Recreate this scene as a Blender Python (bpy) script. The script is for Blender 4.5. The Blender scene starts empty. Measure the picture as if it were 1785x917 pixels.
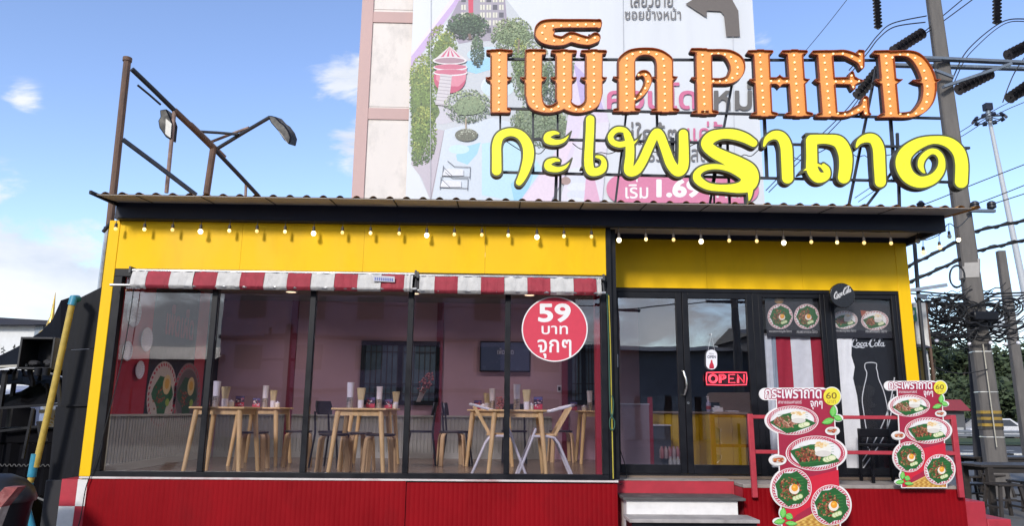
import bpy, bmesh, math, random, os
import numpy as np
from mathutils import Vector, Matrix
R = math.radians
PI = math.pi
SC = bpy.context.scene
COL = SC.collection

# ------------------------------------------------------------------ camera
F = 1277.1                      # focal length in pixels of the 1785 px wide photograph
PITCH, YAW, ROLL = 0.2001, 0.02224, 0.00969
CAM = Vector((0.0, -8.3, 1.6))
fw = Vector((math.sin(YAW)*math.cos(PITCH), math.cos(YAW)*math.cos(PITCH), math.sin(PITCH)))
rt = Vector((math.cos(YAW), -math.sin(YAW), 0))
up = rt.cross(fw)
RT = rt*math.cos(ROLL) + up*math.sin(ROLL)
UP = up*math.cos(ROLL) - rt*math.sin(ROLL)
cam = bpy.data.cameras.new('camera')
cam.sensor_width = 36.0
cam.lens = 36.0*F/1785.0
cam.clip_end = 3000
cam.clip_start = 0.05
camo = bpy.data.objects.new('camera', cam)
COL.objects.link(camo)
camo.matrix_world = Matrix(((RT.x, UP.x, -fw.x, CAM.x), (RT.y, UP.y, -fw.y, CAM.y), (RT.z, UP.z, -fw.z, CAM.z), (0, 0, 0, 1)))
SC.camera = camo

def ray(px, py):
    return (fw*F + RT*(px-892.5) - UP*(py-458.5)).normalized()
def at(px, py, Y):
    """point of the plane y = Y that stands where the survey of the photograph puts it"""
    d = ray(px, py)
    return CAM + d*((Y-CAM.y)/d.y)
def ground_at(px, py, z=0.0):
    d = ray(px, py)
    return CAM + d*((z-CAM.z)/d.z)
def atx(px, py, X):
    d = ray(px, py)
    return CAM + d*((X-CAM.x)/d.x)

# ------------------------------------------------------------------ world and sun
SUN_EL, SUN_AZ = R(27), R(-22)   # azimuth measured from straight behind the camera, minus = to its left
to_sun = Vector((math.sin(SUN_AZ)*math.cos(SUN_EL), -math.cos(SUN_AZ)*math.cos(SUN_EL), math.sin(SUN_EL)))
SKY_STRENGTH = 0.105
SUN_STRENGTH = 3.0
SUN_ANGLE = 9.0
EXPOSURE = 0.1
w = bpy.data.worlds.new('World'); SC.world = w; w.use_nodes = True
nt = w.node_tree; N = nt.nodes; L = nt.links
N.clear()
wo = N.new('ShaderNodeOutputWorld'); bg = N.new('ShaderNodeBackground'); bg.inputs['Strength'].default_value = SKY_STRENGTH
sky = N.new('ShaderNodeTexSky'); sky.sky_type = 'NISHITA'; sky.sun_disc = False
sky.sun_elevation = SUN_EL
sky.sun_rotation = math.atan2(to_sun.x, to_sun.y)
sky.air_density = 1.0; sky.dust_density = 0.35; sky.ozone_density = 2.2
tc = N.new('ShaderNodeTexCoord')
def wmath(op, a, b=None, c=None):
    n = N.new('ShaderNodeMath'); n.operation = op
    for i, v in enumerate((a, b, c)):
        if v is None: continue
        if isinstance(v, (int, float)): n.inputs[i].default_value = v
        else: L.new(v, n.inputs[i])
    return n.outputs[0]
mp = N.new('ShaderNodeMapping'); mp.inputs['Scale'].default_value = (1.0, 1.0, 2.2); L.new(tc.outputs['Generated'], mp.inputs[0])
nz = N.new('ShaderNodeTexNoise'); nz.inputs['Scale'].default_value = 8.0; nz.inputs['Detail'].default_value = 9; nz.inputs['Roughness'].default_value = 0.6; nz.inputs['Distortion'].default_value = 0.35
L.new(mp.outputs[0], nz.inputs['Vector'])
CLOUDS = [  # direction (photo px), angular radius, weight
    ((60, 470), 0.13, 1.0), ((150, 520), 0.11, 1.0), ((-60, 440), 0.14, 1.0),
    ((608, 130), 0.07, 0.6), ((614, 262), 0.07, 0.62), ((556, 184), 0.035, 0.5), ((630, 190), 0.06, 0.6),
    ((40, 170), 0.03, 0.5), ((1335, 75), 0.03, 0.5), ((1480, 620), 0.2, 0.6), ((1700, 640), 0.16, 0.7), ((1650, 590), 0.12, 0.35)]
acc = None
for (p, rad, wt) in CLOUDS:
    d = ray(*p)
    vd = N.new('ShaderNodeVectorMath'); vd.operation = 'DISTANCE'; L.new(tc.outputs['Generated'], vd.inputs[0]); vd.inputs[1].default_value = d
    m = N.new('ShaderNodeMapRange'); m.interpolation_type = 'SMOOTHSTEP'
    L.new(vd.outputs['Value'], m.inputs[0]); m.inputs[1].default_value = 0; m.inputs[2].default_value = rad; m.inputs[3].default_value = wt; m.inputs[4].default_value = 0
    acc = m.outputs[0] if acc is None else wmath('MAXIMUM', acc, m.outputs[0])
# the half of the sky behind the camera (seen in the glass) is fairly cloudy
sx = N.new('ShaderNodeSeparateXYZ'); L.new(tc.outputs['Generated'], sx.inputs[0])
mb = N.new('ShaderNodeMapRange'); L.new(sx.outputs['Y'], mb.inputs[0]); mb.inputs[1].default_value = 0.1; mb.inputs[2].default_value = -0.5; mb.inputs[3].default_value = 0; mb.inputs[4].default_value = 0.62
acc = wmath('MAXIMUM', acc, mb.outputs[0])
e = wmath('ADD', wmath('MULTIPLY', acc, 1.0), wmath('MULTIPLY', wmath('SUBTRACT', nz.outputs['Fac'], 0.5), 3.0))
mr = N.new('ShaderNodeMapRange'); mr.interpolation_type = 'SMOOTHSTEP'; L.new(e, mr.inputs[0])
mr.inputs[1].default_value = 0.30; mr.inputs[2].default_value = 0.85; mr.inputs[3].default_value = 0; mr.inputs[4].default_value = 1
gate = N.new('ShaderNodeMapRange'); L.new(acc, gate.inputs[0]); gate.inputs[1].default_value = 0.0; gate.inputs[2].default_value = 0.25
fac = wmath('MULTIPLY', wmath('MULTIPLY', mr.outputs[0], gate.outputs[0]), 0.92)
nz2 = N.new('ShaderNodeTexNoise'); nz2.inputs['Scale'].default_value = 9; nz2.inputs['Detail'].default_value = 6; L.new(mp.outputs[0], nz2.inputs['Vector'])
cr = N.new('ShaderNodeValToRGB'); L.new(nz2.outputs['Fac'], cr.inputs[0])
cr.color_ramp.elements[0].position = 0.3; cr.color_ramp.elements[0].color = (6.3, 6.9, 8.0, 1)
cr.color_ramp.elements[1].position = 0.62; cr.color_ramp.elements[1].color = (8.9, 9.1, 9.5, 1)
hs = N.new('ShaderNodeHueSaturation'); hs.inputs['Hue'].default_value = 0.511; hs.inputs['Saturation'].default_value = 1.02; hs.inputs['Value'].default_value = 2.35
L.new(sky.outputs[0], hs.inputs['Color'])
mx = N.new('ShaderNodeMix'); mx.data_type = 'RGBA'; L.new(fac, mx.inputs['Factor']); L.new(hs.outputs[0], mx.inputs['A']); L.new(cr.outputs[0], mx.inputs['B'])
L.new(mx.outputs['Result'], bg.inputs['Color']); L.new(bg.outputs[0], wo.inputs['Surface'])
SKYHS = hs
sl = bpy.data.lights.new('sun', 'SUN'); sl.energy = SUN_STRENGTH; sl.angle = R(SUN_ANGLE); sl.color = (1.0, 0.95, 0.87)
so = bpy.data.objects.new('sun', sl); COL.objects.link(so); so.location = (0, 0, 40)
so.rotation_euler = to_sun.to_track_quat('Z', 'Y').to_euler()
SC.view_settings.view_transform = 'Standard'; SC.view_settings.look = 'None'
SC.view_settings.exposure = EXPOSURE; SC.view_settings.gamma = 1.0
try: SC.view_settings.use_curve_mapping = False
except Exception: pass
SC.render.engine = 'CYCLES'
SC.cycles.max_bounces = 8; SC.cycles.transparent_max_bounces = 24
SC.cycles.use_denoising = True

# ------------------------------------------------------------------ materials
def S(r, g, b):
    f = lambda c: (c/255/12.92) if c/255 <= 0.04045 else ((c/255+0.055)/1.055)**2.4
    return (f(r), f(g), f(b))
MATS = {}
def mat(name, col, rough=0.6, metal=0.0, var=0.12, scale=8.0, bump=0.0, bscale=60.0, spec=0.5, emit=None, estr=0.0, stretch=None, dirt=0.0, dirtcol=(0.05, 0.045, 0.04), coat=0.0, rvar=0.12):
    if name in MATS: return MATS[name]
    m = bpy.data.materials.new(name); m.use_nodes = True
    nt = m.node_tree; n = nt.nodes; l = nt.links
    b = n['Principled BSDF']
    b.inputs['Roughness'].default_value = rough; b.inputs['Metallic'].default_value = metal
    b.inputs['Specular IOR Level'].default_value = spec; b.inputs['Coat Weight'].default_value = coat
    tc = n.new('ShaderNodeTexCoord'); src = tc.outputs['Object']
    if stretch:
        mp = n.new('ShaderNodeMapping'); mp.inputs['Scale'].default_value = stretch; l.new(src, mp.inputs[0]); src = mp.outputs[0]
    nz = n.new('ShaderNodeTexNoise'); nz.inputs['Scale'].default_value = scale; nz.inputs['Detail'].default_value = 7; nz.inputs['Roughness'].default_value = 0.62
    l.new(src, nz.inputs['Vector'])
    mr = n.new('ShaderNodeMapRange'); l.new(nz.outputs['Fac'], mr.inputs[0]); mr.inputs[1].default_value = 0.3; mr.inputs[2].default_value = 0.7
    mx = n.new('ShaderNodeMix'); mx.data_type = 'RGBA'; l.new(mr.outputs[0], mx.inputs['Factor'])
    mx.inputs['A'].default_value = tuple(max(0, c*(1-var)) for c in col)+(1,)
    mx.inputs['B'].default_value = tuple(min(1, c*(1+var)) for c in col)+(1,)
    out = mx.outputs['Result']
    if dirt > 0:
        n2 = n.new('ShaderNodeTexNoise'); n2.inputs['Scale'].default_value = scale*0.45+0.7; n2.inputs['Detail'].default_value = 10; n2.inputs['Roughness'].default_value = 0.72
        l.new(src, n2.inputs['Vector'])
        r2 = n.new('ShaderNodeMapRange'); l.new(n2.outputs['Fac'], r2.inputs[0]); r2.inputs[1].default_value = 0.5; r2.inputs[2].default_value = 0.78; r2.inputs[3].default_value = 0; r2.inputs[4].default_value = dirt
        m2 = n.new('ShaderNodeMix'); m2.data_type = 'RGBA'; l.new(r2.outputs[0], m2.inputs['Factor']); l.new(out, m2.inputs['A']); m2.inputs['B'].default_value = tuple(dirtcol)+(1,)
        out = m2.outputs['Result']
    l.new(out, b.inputs['Base Color'])
    rr = n.new('ShaderNodeMapRange'); l.new(nz.outputs['Fac'], rr.inputs[0]); rr.inputs[1].default_value = 0.3; rr.inputs[2].default_value = 0.7
    rr.inputs[3].default_value = max(0.03, rough-rvar); rr.inputs[4].default_value = min(1, rough+rvar); l.new(rr.outputs[0], b.inputs['Roughness'])
    if bump > 0:
        n3 = n.new('ShaderNodeTexNoise'); n3.inputs['Scale'].default_value = bscale; n3.inputs['Detail'].default_value = 6; l.new(src, n3.inputs['Vector'])
        bp = n.new('ShaderNodeBump'); bp.inputs['Strength'].default_value = bump; bp.inputs['Distance'].default_value = 0.01
        l.new(n3.outputs['Fac'], bp.inputs['Height']); l.new(bp.outputs[0], b.inputs['Normal'])
    if emit:
        b.inputs['Emission Color'].default_value = tuple(emit)+(1,); b.inputs['Emission Strength'].default_value = estr
    MATS[name] = m
    return m

def glass_mat(name, tint=(0.86, 0.87, 0.9), base=0.10, gain=0.9):
    """thin tinted shop glass: clear pane plus mirror reflection that grows towards grazing angles"""
    if name in MATS: return MATS[name]
    m = bpy.data.materials.new(name); m.use_nodes = True
    nt = m.node_tree; n = nt.nodes; l = nt.links; n.clear()
    o = n.new('ShaderNodeOutputMaterial'); t = n.new('ShaderNodeBsdfTransparent'); t.inputs[0].default_value = tuple(tint)+(1,)
    g = n.new('ShaderNodeBsdfGlossy'); g.inputs['Roughness'].default_value = 0.0; g.inputs[0].default_value = (1, 1, 1, 1)
    fr = n.new('ShaderNodeFresnel'); fr.inputs[0].default_value = 1.5
    ma = n.new('ShaderNodeMath'); ma.operation = 'MULTIPLY_ADD'; l.new(fr.outputs[0], ma.inputs[0]); ma.inputs[1].default_value = gain; ma.inputs[2].default_value = base; ma.use_clamp = True
    # slight waviness of float glass and faint dust
    tc = n.new('ShaderNodeTexCoord'); nz = n.new('ShaderNodeTexNoise'); nz.inputs['Scale'].default_value = 1.3; l.new(tc.outputs['Object'], nz.inputs['Vector'])
    bp = n.new('ShaderNodeBump'); bp.inputs['Strength'].default_value = 0.02; bp.inputs['Distance'].default_value = 0.05; l.new(nz.outputs['Fac'], bp.inputs['Height']); l.new(bp.outputs[0], g.inputs['Normal'])
    mx = n.new('ShaderNodeMixShader'); l.new(ma.outputs[0], mx.inputs[0]); l.new(t.outputs[0], mx.inputs[1]); l.new(g.outputs[0], mx.inputs[2]); l.new(mx.outputs[0], o.inputs[0])
    MATS[name] = m
    return m

def print_mat(name, rough=0.45, var=0.05, bump=0.0):
    """printed sheet: each face carries its ink colour"""
    if name in MATS: return MATS[name]
    m = bpy.data.materials.new(name); m.use_nodes = True
    n = m.node_tree.nodes; l = m.node_tree.links; b = n['Principled BSDF']
    a = n.new('ShaderNodeVertexColor'); a.layer_name = 'ink'
    tc = n.new('ShaderNodeTexCoord'); nz = n.new('ShaderNodeTexNoise'); nz.inputs['Scale'].default_value = 14; nz.inputs['Detail'].default_value = 6; l.new(tc.outputs['Object'], nz.inputs['Vector'])
    mr = n.new('ShaderNodeMapRange'); l.new(nz.outputs['Fac'], mr.inputs[0]); mr.inputs[1].default_value = 0.3; mr.inputs[2].default_value = 0.7; mr.inputs[3].default_value = 1-var*2; mr.inputs[4].default_value = 1.0
    mx = n.new('ShaderNodeMix'); mx.data_type = 'RGBA'; mx.blend_type = 'MULTIPLY'; mx.inputs['Factor'].default_value = 1.0
    l.new(a.outputs['Color'], mx.inputs['A']); l.new(mr.outputs[0], mx.inputs['B']); l.new(mx.outputs['Result'], b.inputs['Base Color'])
    b.inputs['Roughness'].default_value = rough
    if bump:
        mp = n.new('ShaderNodeMapping'); mp.inputs['Scale'].default_value = (1.0, 1.0, 0.35); l.new(tc.outputs['Object'], mp.inputs[0])
        n3 = n.new('ShaderNodeTexNoise'); n3.inputs['Scale'].default_value = 13; n3.inputs['Detail'].default_value = 4; n3.inputs['Distortion'].default_value = 1.2; l.new(mp.outputs[0], n3.inputs['Vector'])
        bp = n.new('ShaderNodeBump'); bp.inputs['Strength'].default_value = bump; bp.inputs['Distance'].default_value = 0.05; l.new(n3.outputs['Fac'], bp.inputs['Height']); l.new(bp.outputs[0], b.inputs['Normal'])
    MATS[name] = m
    return m

# ------------------------------------------------------------------ objects
def wloc(o):
    v = Vector((0, 0, 0))
    while o is not None:
        v += o.location; o = o.parent
    return v
def tag(o, label=None, cat=None, group=None, kind=None):
    if label: o['label'] = label
    if cat: o['category'] = cat
    if group: o['group'] = group
    if kind: o['kind'] = kind
    return o
def thing(name, label, cat, loc=(0, 0, 0), group=None):
    o = bpy.data.objects.new(name, None); COL.objects.link(o); o.location = loc; o.empty_display_size = 0.1
    return tag(o, label, cat, group)
def copy_tree(o, parent=None):
    c = o.copy(); COL.objects.link(c)
    if parent is not None:
        c.parent = parent
    for ch in [x for x in bpy.data.objects if x.parent == o]:
        copy_tree(ch, c)
    return c
def orth(d):
    d = d.normalized()
    a = Vector((0, 0, 1)) if abs(d.z) < 0.95 else Vector((1, 0, 0))
    u = d.cross(a).normalized(); v = d.cross(u).normalized()
    return u, v
class MB:
    def __init__(s): s.v = []; s.f = []; s.ink = []; s.c = None
    def add(s, vs, fs):
        n = len(s.v); s.v += [Vector(p) for p in vs]; s.f += [tuple(i+n for i in f) for f in fs]; s.ink += [s.c]*len(fs)
        return s
    def box(s, a, b):
        x0, x1 = sorted((a[0], b[0])); y0, y1 = sorted((a[1], b[1])); z0, z1 = sorted((a[2], b[2]))
        vs = [(x0, y0, z0), (x1, y0, z0), (x1, y1, z0), (x0, y1, z0), (x0, y0, z1), (x1, y0, z1), (x1, y1, z1), (x0, y1, z1)]
        return s.add(vs, [(0, 3, 2, 1), (4, 5, 6, 7), (0, 1, 5, 4), (1, 2, 6, 5), (2, 3, 7, 6), (3, 0, 4, 7)])
    def bar(s, p, q, wx, wy=None, upv=(0, 0, 1)):
        """rectangular bar from p to q"""
        p = Vector(p); q = Vector(q); wy = wy or wx; d = (q-p).normalized(); a = Vector(upv)
        if abs(d.dot(a)) > 0.97: a = Vector((0, 1, 0))
        u = d.cross(a).normalized(); v = u.cross(d).normalized()
        vs = []
        for c in (p, q):
            for (i, j) in ((-1, -1), (1, -1), (1, 1), (-1, 1)): vs.append(c+u*(i*wx/2)+v*(j*wy/2))
        return s.add(vs, [(3, 2, 1, 0), (4, 5, 6, 7), (0, 1, 5, 4), (1, 2, 6, 5), (2, 3, 7, 6), (3, 0, 4, 7)])
    def cyl(s, p, q, r, r2=None, n=12, cap=True):
        p = Vector(p); q = Vector(q); r2 = r if r2 is None else r2; u, v = orth(q-p)
        vs = [p+(u*math.cos(2*PI*i/n)+v*math.sin(2*PI*i/n))*r for i in range(n)]+[q+(u*math.cos(2*PI*i/n)+v*math.sin(2*PI*i/n))*r2 for i in range(n)]
        fs = [(i, i+n, (i+1) % n+n, (i+1) % n) for i in range(n)]
        if cap: fs += [tuple(range(n)), tuple(range(2*n-1, n-1, -1))]
        return s.add(vs, fs)
    def tube(s, pts, r, n=6, closed=False):
        pts = [Vector(p) for p in pts]; m = len(pts); vs = []; u = None
        for i, p in enumerate(pts):
            d = (pts[min(i+1, m-1)]-pts[max(i-1, 0)])
            if d.length < 1e-9: d = Vector((0, 0, 1))
            d.normalize()
            if u is None: u, v = orth(d)
            else:
                u = (u-d*u.dot(d))
                if u.length < 1e-6: u, v = orth(d)
                u.normalize(); v = d.cross(u)
            rr = r[i] if isinstance(r, (list, tuple)) else r
            vs += [p+(u*math.cos(2*PI*k/n)+v*math.sin(2*PI*k/n))*rr for k in range(n)]
        fs = [(i*n+k, i*n+(k+1) % n, (i+1)*n+(k+1) % n, (i+1)*n+k) for i in range(m-1) for k in range(n)]
        fs += [tuple(range(n-1, -1, -1)), tuple((m-1)*n+k for k in range(n))]
        return s.add(vs, fs)
    def lathe(s, c, prof, n=16):
        """profile of (radius, height) turned about the upright through c"""
        c = Vector(c); vs = []; fs = []
        for (r, z) in prof: vs += [c+Vector((r*math.cos(2*PI*k/n), r*math.sin(2*PI*k/n), z)) for k in range(n)]
        for i in range(len(prof)-1): fs += [(i*n+k, i*n+(k+1) % n, (i+1)*n+(k+1) % n, (i+1)*n+k) for k in range(n)]
        fs += [tuple(range(n-1, -1, -1)), tuple((len(prof)-1)*n+k for k in range(n))]
        return s.add(vs, fs)
    def ball(s, c, r, n=10, m=7, sc=(1, 1, 1)):
        c = Vector(c); prof = [(math.sin(PI*i/m), -math.cos(PI*i/m)) for i in range(m+1)]; vs = []; fs = []
        for (a, z) in prof: vs += [c+Vector((a*r*sc[0]*math.cos(2*PI*k/n), a*r*sc[1]*math.sin(2*PI*k/n), z*r*sc[2])) for k in range(n)]
        for i in range(m): fs += [(i*n+k, i*n+(k+1) % n, (i+1)*n+(k+1) % n, (i+1)*n+k) for k in range(n)]
        return s.add(vs, fs)
    def prism(s, pts, dv):
        """closed outline pts pushed along dv"""
        pts = [Vector(p) for p in pts]; dv = Vector(dv); n = len(pts)
        return s.add(pts+[p+dv for p in pts], [tuple(range(n)), tuple(range(2*n-1, n-1, -1))]+[(i, i+n, (i+1) % n+n, (i+1) % n) for i in range(n)])
    def sheet(s, rows, t=None):
        """grid of points; with t (a vector) a sheet of that thickness"""
        m = len(rows); n = len(rows[0]); vs = [Vector(p) for r_ in rows for p in r_]
        fs = [(i*n+j, i*n+j+1, (i+1)*n+j+1, (i+1)*n+j) for i in range(m-1) for j in range(n-1)]
        if t is None: return s.add(vs, fs)
        t = Vector(t); k = len(vs); vs += [p+t for p in vs]; fs += [tuple(x+k for x in reversed(f)) for f in fs]
        ring = [j for j in range(n)]+[i*n+n-1 for i in range(1, m)]+[(m-1)*n+j for j in range(n-2, -1, -1)]+[i*n for i in range(m-2, 0, -1)]
        fs += [(ring[i], ring[i]+k, ring[(i+1) % len(ring)]+k, ring[(i+1) % len(ring)]) for i in range(len(ring))]
        return s.add(vs, fs)
    def build(s, name, m, parent=None, base=None, smooth=True, bevel=0.0, fix=True):
        o0 = wloc(parent) if parent is not None else None
        if parent is None:
            if base is None:
                xs = [p.x for p in s.v]; ys = [p.y for p in s.v]; zs = [p.z for p in s.v]
                base = Vector(((min(xs)+max(xs))/2, (min(ys)+max(ys))/2, min(zs)))
            o0 = Vector(base)
        me = bpy.data.meshes.new(name); me.from_pydata([tuple(p-o0) for p in s.v], [], s.f)
        if fix:
            bm = bmesh.new(); bm.from_mesh(me); bmesh.ops.recalc_face_normals(bm, faces=bm.faces); bm.to_mesh(me); bm.free()
        if any(c is not None for c in s.ink):
            at_ = me.color_attributes.new('ink', 'FLOAT_COLOR', 'CORNER')
            arr = np.ones((len(me.loops), 4), dtype=np.float32)
            for p, c in zip(me.polygons, s.ink):
                if c is not None: arr[p.loop_start:p.loop_start+p.loop_total, :3] = c
            at_.data.foreach_set('color', arr.ravel())
        me.materials.append(m)
        if smooth:
            me.polygons.foreach_set('use_smooth', [True]*len(me.polygons)); me.set_sharp_from_angle(angle=R(38))
        o = bpy.data.objects.new(name, me); COL.objects.link(o)
        if parent is not None: o.parent = parent
        else: o.location = o0
        if bevel > 0:
            b = o.modifiers.new('edge', 'BEVEL'); b.width = bevel; b.segments = 2; b.limit_method = 'ANGLE'; b.angle_limit = R(50)
        return o

# ------------------------------------------------------------------ outlines by distance field
def catmull(pts, n=8):
    pts = [tuple(p) for p in pts]
    if len(pts) < 3: return pts
    P = [pts[0]]+pts+[pts[-1]]; out = []
    for i in range(1, len(P)-2):
        a, b, c, d = (np.array(P[j], float) for j in (i-1, i, i+1, i+2))
        for k in range(n):
            t = k/n; out.append(tuple(0.5*((2*b)+(c-a)*t+(2*a-5*b+4*c-d)*t*t+(3*b-a-3*c+d)*t**3)))
    out.append(pts[-1]); return out
class Field:
    """signed distance field of a union of shapes; loops(level) gives its outlines"""
    def __init__(s, x0, y0, x1, y1, step=0.7):
        s.x = np.arange(x0, x1+step, step); s.y = np.arange(y0, y1+step, step); s.step = step
        s.X, s.Y = np.meshgrid(s.x, s.y); s.d = np.full(s.X.shape, 1e6)
    def cap(s, a, b):
        ax, ay, ar = a; bx, by, br = b; dx, dy = bx-ax, by-ay; l2 = dx*dx+dy*dy+1e-9
        t = np.clip(((s.X-ax)*dx+(s.Y-ay)*dy)/l2, 0, 1)
        s.d = np.minimum(s.d, np.hypot(s.X-ax-t*dx, s.Y-ay-t*dy)-(ar+(br-ar)*t)); return s
    def stroke(s, pts, smooth=True, n=7):
        q = catmull(pts, n) if smooth else pts
        if len(q) == 1: q = [q[0], q[0]]
        for a, b in zip(q, q[1:]): s.cap(a, b)
        return s
    def ell(s, cx, cy, rx, ry):
        k = np.hypot((s.X-cx)/rx, (s.Y-cy)/ry); s.d = np.minimum(s.d, (k-1)*min(rx, ry)); return s
    def poly(s, *loops):
        """non-zero filled closed loops"""
        d = np.full(s.X.shape, 1e6); w = np.zeros(s.X.shape, int)
        for lp in loops:
            n = len(lp)
            for i in range(n):
                ax, ay = lp[i]; bx, by = lp[(i+1) % n]; dx, dy = bx-ax, by-ay; l2 = dx*dx+dy*dy
                if l2 < 1e-14: continue
                t = np.clip(((s.X-ax)*dx+(s.Y-ay)*dy)/l2, 0, 1); d = np.minimum(d, np.hypot(s.X-ax-t*dx, s.Y-ay-t*dy))
                side = dx*(s.Y-ay)-dy*(s.X-ax)
                w += ((ay <= s.Y) & (by > s.Y) & (side > 0)).astype(int)-((ay > s.Y) & (by <= s.Y) & (side < 0)).astype(int)
        s.d = np.minimum(s.d, np.where(w != 0, -d, d)); return s
    def loops(s, level=0.0):
        v = s.d-level; v = np.where(np.abs(v) < 1e-6, 1e-6, v); ins = v < 0
        ins[0, :] = ins[-1, :] = False; ins[:, 0] = ins[:, -1] = False
        v = np.where(ins, v, np.abs(v))
        code = ins[:-1, :-1]*1+ins[:-1, 1:]*2+ins[1:, 1:]*4+ins[1:, :-1]*8
        nxt = {}
        T = {1: [(3, 0)], 2: [(0, 1)], 3: [(3, 1)], 4: [(1, 2)], 5: [(3, 0), (1, 2)], 6: [(0, 2)], 7: [(3, 2)], 8: [(2, 3)], 9: [(2, 0)], 10: [(0, 1), (2, 3)], 11: [(2, 1)], 12: [(1, 3)], 13: [(1, 0)], 14: [(0, 3)]}
        pos = {}
        def ed(j, i, k):
            if k == 0: key = (j, i, 0); a = v[j, i]; b = v[j, i+1]; p = (s.x[i]+s.step*a/(a-b), s.y[j])
            elif k == 2: key = (j+1, i, 0); a = v[j+1, i]; b = v[j+1, i+1]; p = (s.x[i]+s.step*a/(a-b), s.y[j+1])
            elif k == 3: key = (j, i, 1); a = v[j, i]; b = v[j+1, i]; p = (s.x[i], s.y[j]+s.step*a/(a-b))
            else: key = (j, i+1, 1); a = v[j, i+1]; b = v[j+1, i+1]; p = (s.x[i+1], s.y[j]+s.step*a/(a-b))
            pos[key] = p; return key
        js, is_ = np.nonzero((code > 0) & (code < 15))
        for j, i in zip(js, is_):
            for (a, b) in T[int(code[j, i])]: nxt[ed(j, i, a)] = ed(j, i, b)
        out = []; seen = set()
        for k0 in list(nxt):
            if k0 in seen: continue
            lp = []; k = k0
            while k not in seen and k in nxt:
                seen.add(k); lp.append(pos[k]); k = nxt[k]
            if len(lp) > 3: out.append(simplify(lp, s.step*0.12))
        return [l_ for l_ in out if len(l_) > 2]
def simplify(lp, tol):
    """drops points of a closed loop that lie on the line of their neighbours"""
    lp = [np.array(p) for p in lp]
    for _ in range(3):
        keep = []; n = len(lp); skip = False
        for i in range(n):
            if skip: skip = False; keep.append(lp[i]); continue
            a = keep[-1] if keep else lp[i-1]; b = lp[i]; c = lp[(i+1) % n]; d = c-a; h = np.hypot(*d)
            if i and h > 1e-9 and abs(d[0]*(b-a)[1]-d[1]*(b-a)[0])/h < tol and n > 8: skip = True; continue
            keep.append(b)
        if len(keep) == n: break
        lp = keep
    return [tuple(p) for p in lp]
def fill(loops, extrude=0.0):
    """(verts, faces) of the area between nested loops; with extrude a slab from -extrude to extrude"""
    c = bpy.data.curves.new('outline', 'CURVE'); c.dimensions = '2D'; c.fill_mode = 'BOTH' if extrude else 'FRONT'; c.extrude = extrude
    for lp in loops:
        sp = c.splines.new('POLY'); sp.points.add(len(lp)-1); sp.use_cyclic_u = True
        for i, p in enumerate(lp): sp.points[i].co = (p[0], p[1], 0, 1)
    o = bpy.data.objects.new('outline', c); COL.objects.link(o)
    me = bpy.data.meshes.new_from_object(o.evaluated_get(bpy.context.evaluated_depsgraph_get()))
    vs = [tuple(v.co) for v in me.vertices]; fs = [tuple(p.vertices) for p in me.polygons]
    bpy.data.objects.remove(o); bpy.data.curves.remove(c); bpy.data.meshes.remove(me)
    return vs, fs
TEXTS = {}
def text_loops(body, bold=0.0, shear=0.0, spacing=1.0):
    """outlines of a line of writing, y up, em = 1"""
    k = (body, bold, shear, spacing)
    if k in TEXTS: return TEXTS[k]
    c = bpy.data.curves.new('writing', 'FONT'); c.body = body; c.size = 1; c.fill_mode = 'NONE'; c.shear = shear; c.resolution_u = 4; c.space_character = spacing
    o = bpy.data.objects.new('writing', c); COL.objects.link(o)
    me = bpy.data.meshes.new_from_object(o.evaluated_get(bpy.context.evaluated_depsgraph_get()))
    co = [(v.co.x, v.co.y) for v in me.vertices]; adj = {}
    for e_ in me.edges:
        a, b = e_.vertices; adj.setdefault(a, []).append(b); adj.setdefault(b, []).append(a)
    seen = set(); raw = []
    for a in range(len(co)):
        if a in seen or a not in adj: continue
        lp = [a]; seen.add(a); cur = a
        while True:
            nx = [b for b in adj[cur] if b not in seen]
            if not nx: break
            cur = min(nx) if len(lp) == 1 else nx[0]
            seen.add(cur); lp.append(cur)
        raw.append([co[i] for i in lp])
    bpy.data.objects.remove(o); bpy.data.curves.remove(c); bpy.data.meshes.remove(me)
    out = []
    # letter by letter: loops that overlap in x are one cluster
    raw = sorted([r_ for r_ in raw if len(r_) > 2], key=lambda r_: min(p[0] for p in r_))
    groups = []
    for r_ in raw:
        a = min(p[0] for p in r_); b = max(p[0] for p in r_)
        if groups and a < groups[-1][1]+0.004+2*bold: groups[-1][0].append(r_); groups[-1][1] = max(groups[-1][1], b)
        else: groups.append([[r_], b])
    for g, _ in groups:
        xs = [p[0] for r_ in g for p in r_]; ys = [p[1] for r_ in g for p in r_]; pad = 0.05+bold
        f = Field(min(xs)-pad, min(ys)-pad, max(xs)+pad, max(ys)+pad, 0.016)
        f.poly(*g); out += f.loops(bold)
    TEXTS[k] = out
    return out

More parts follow.
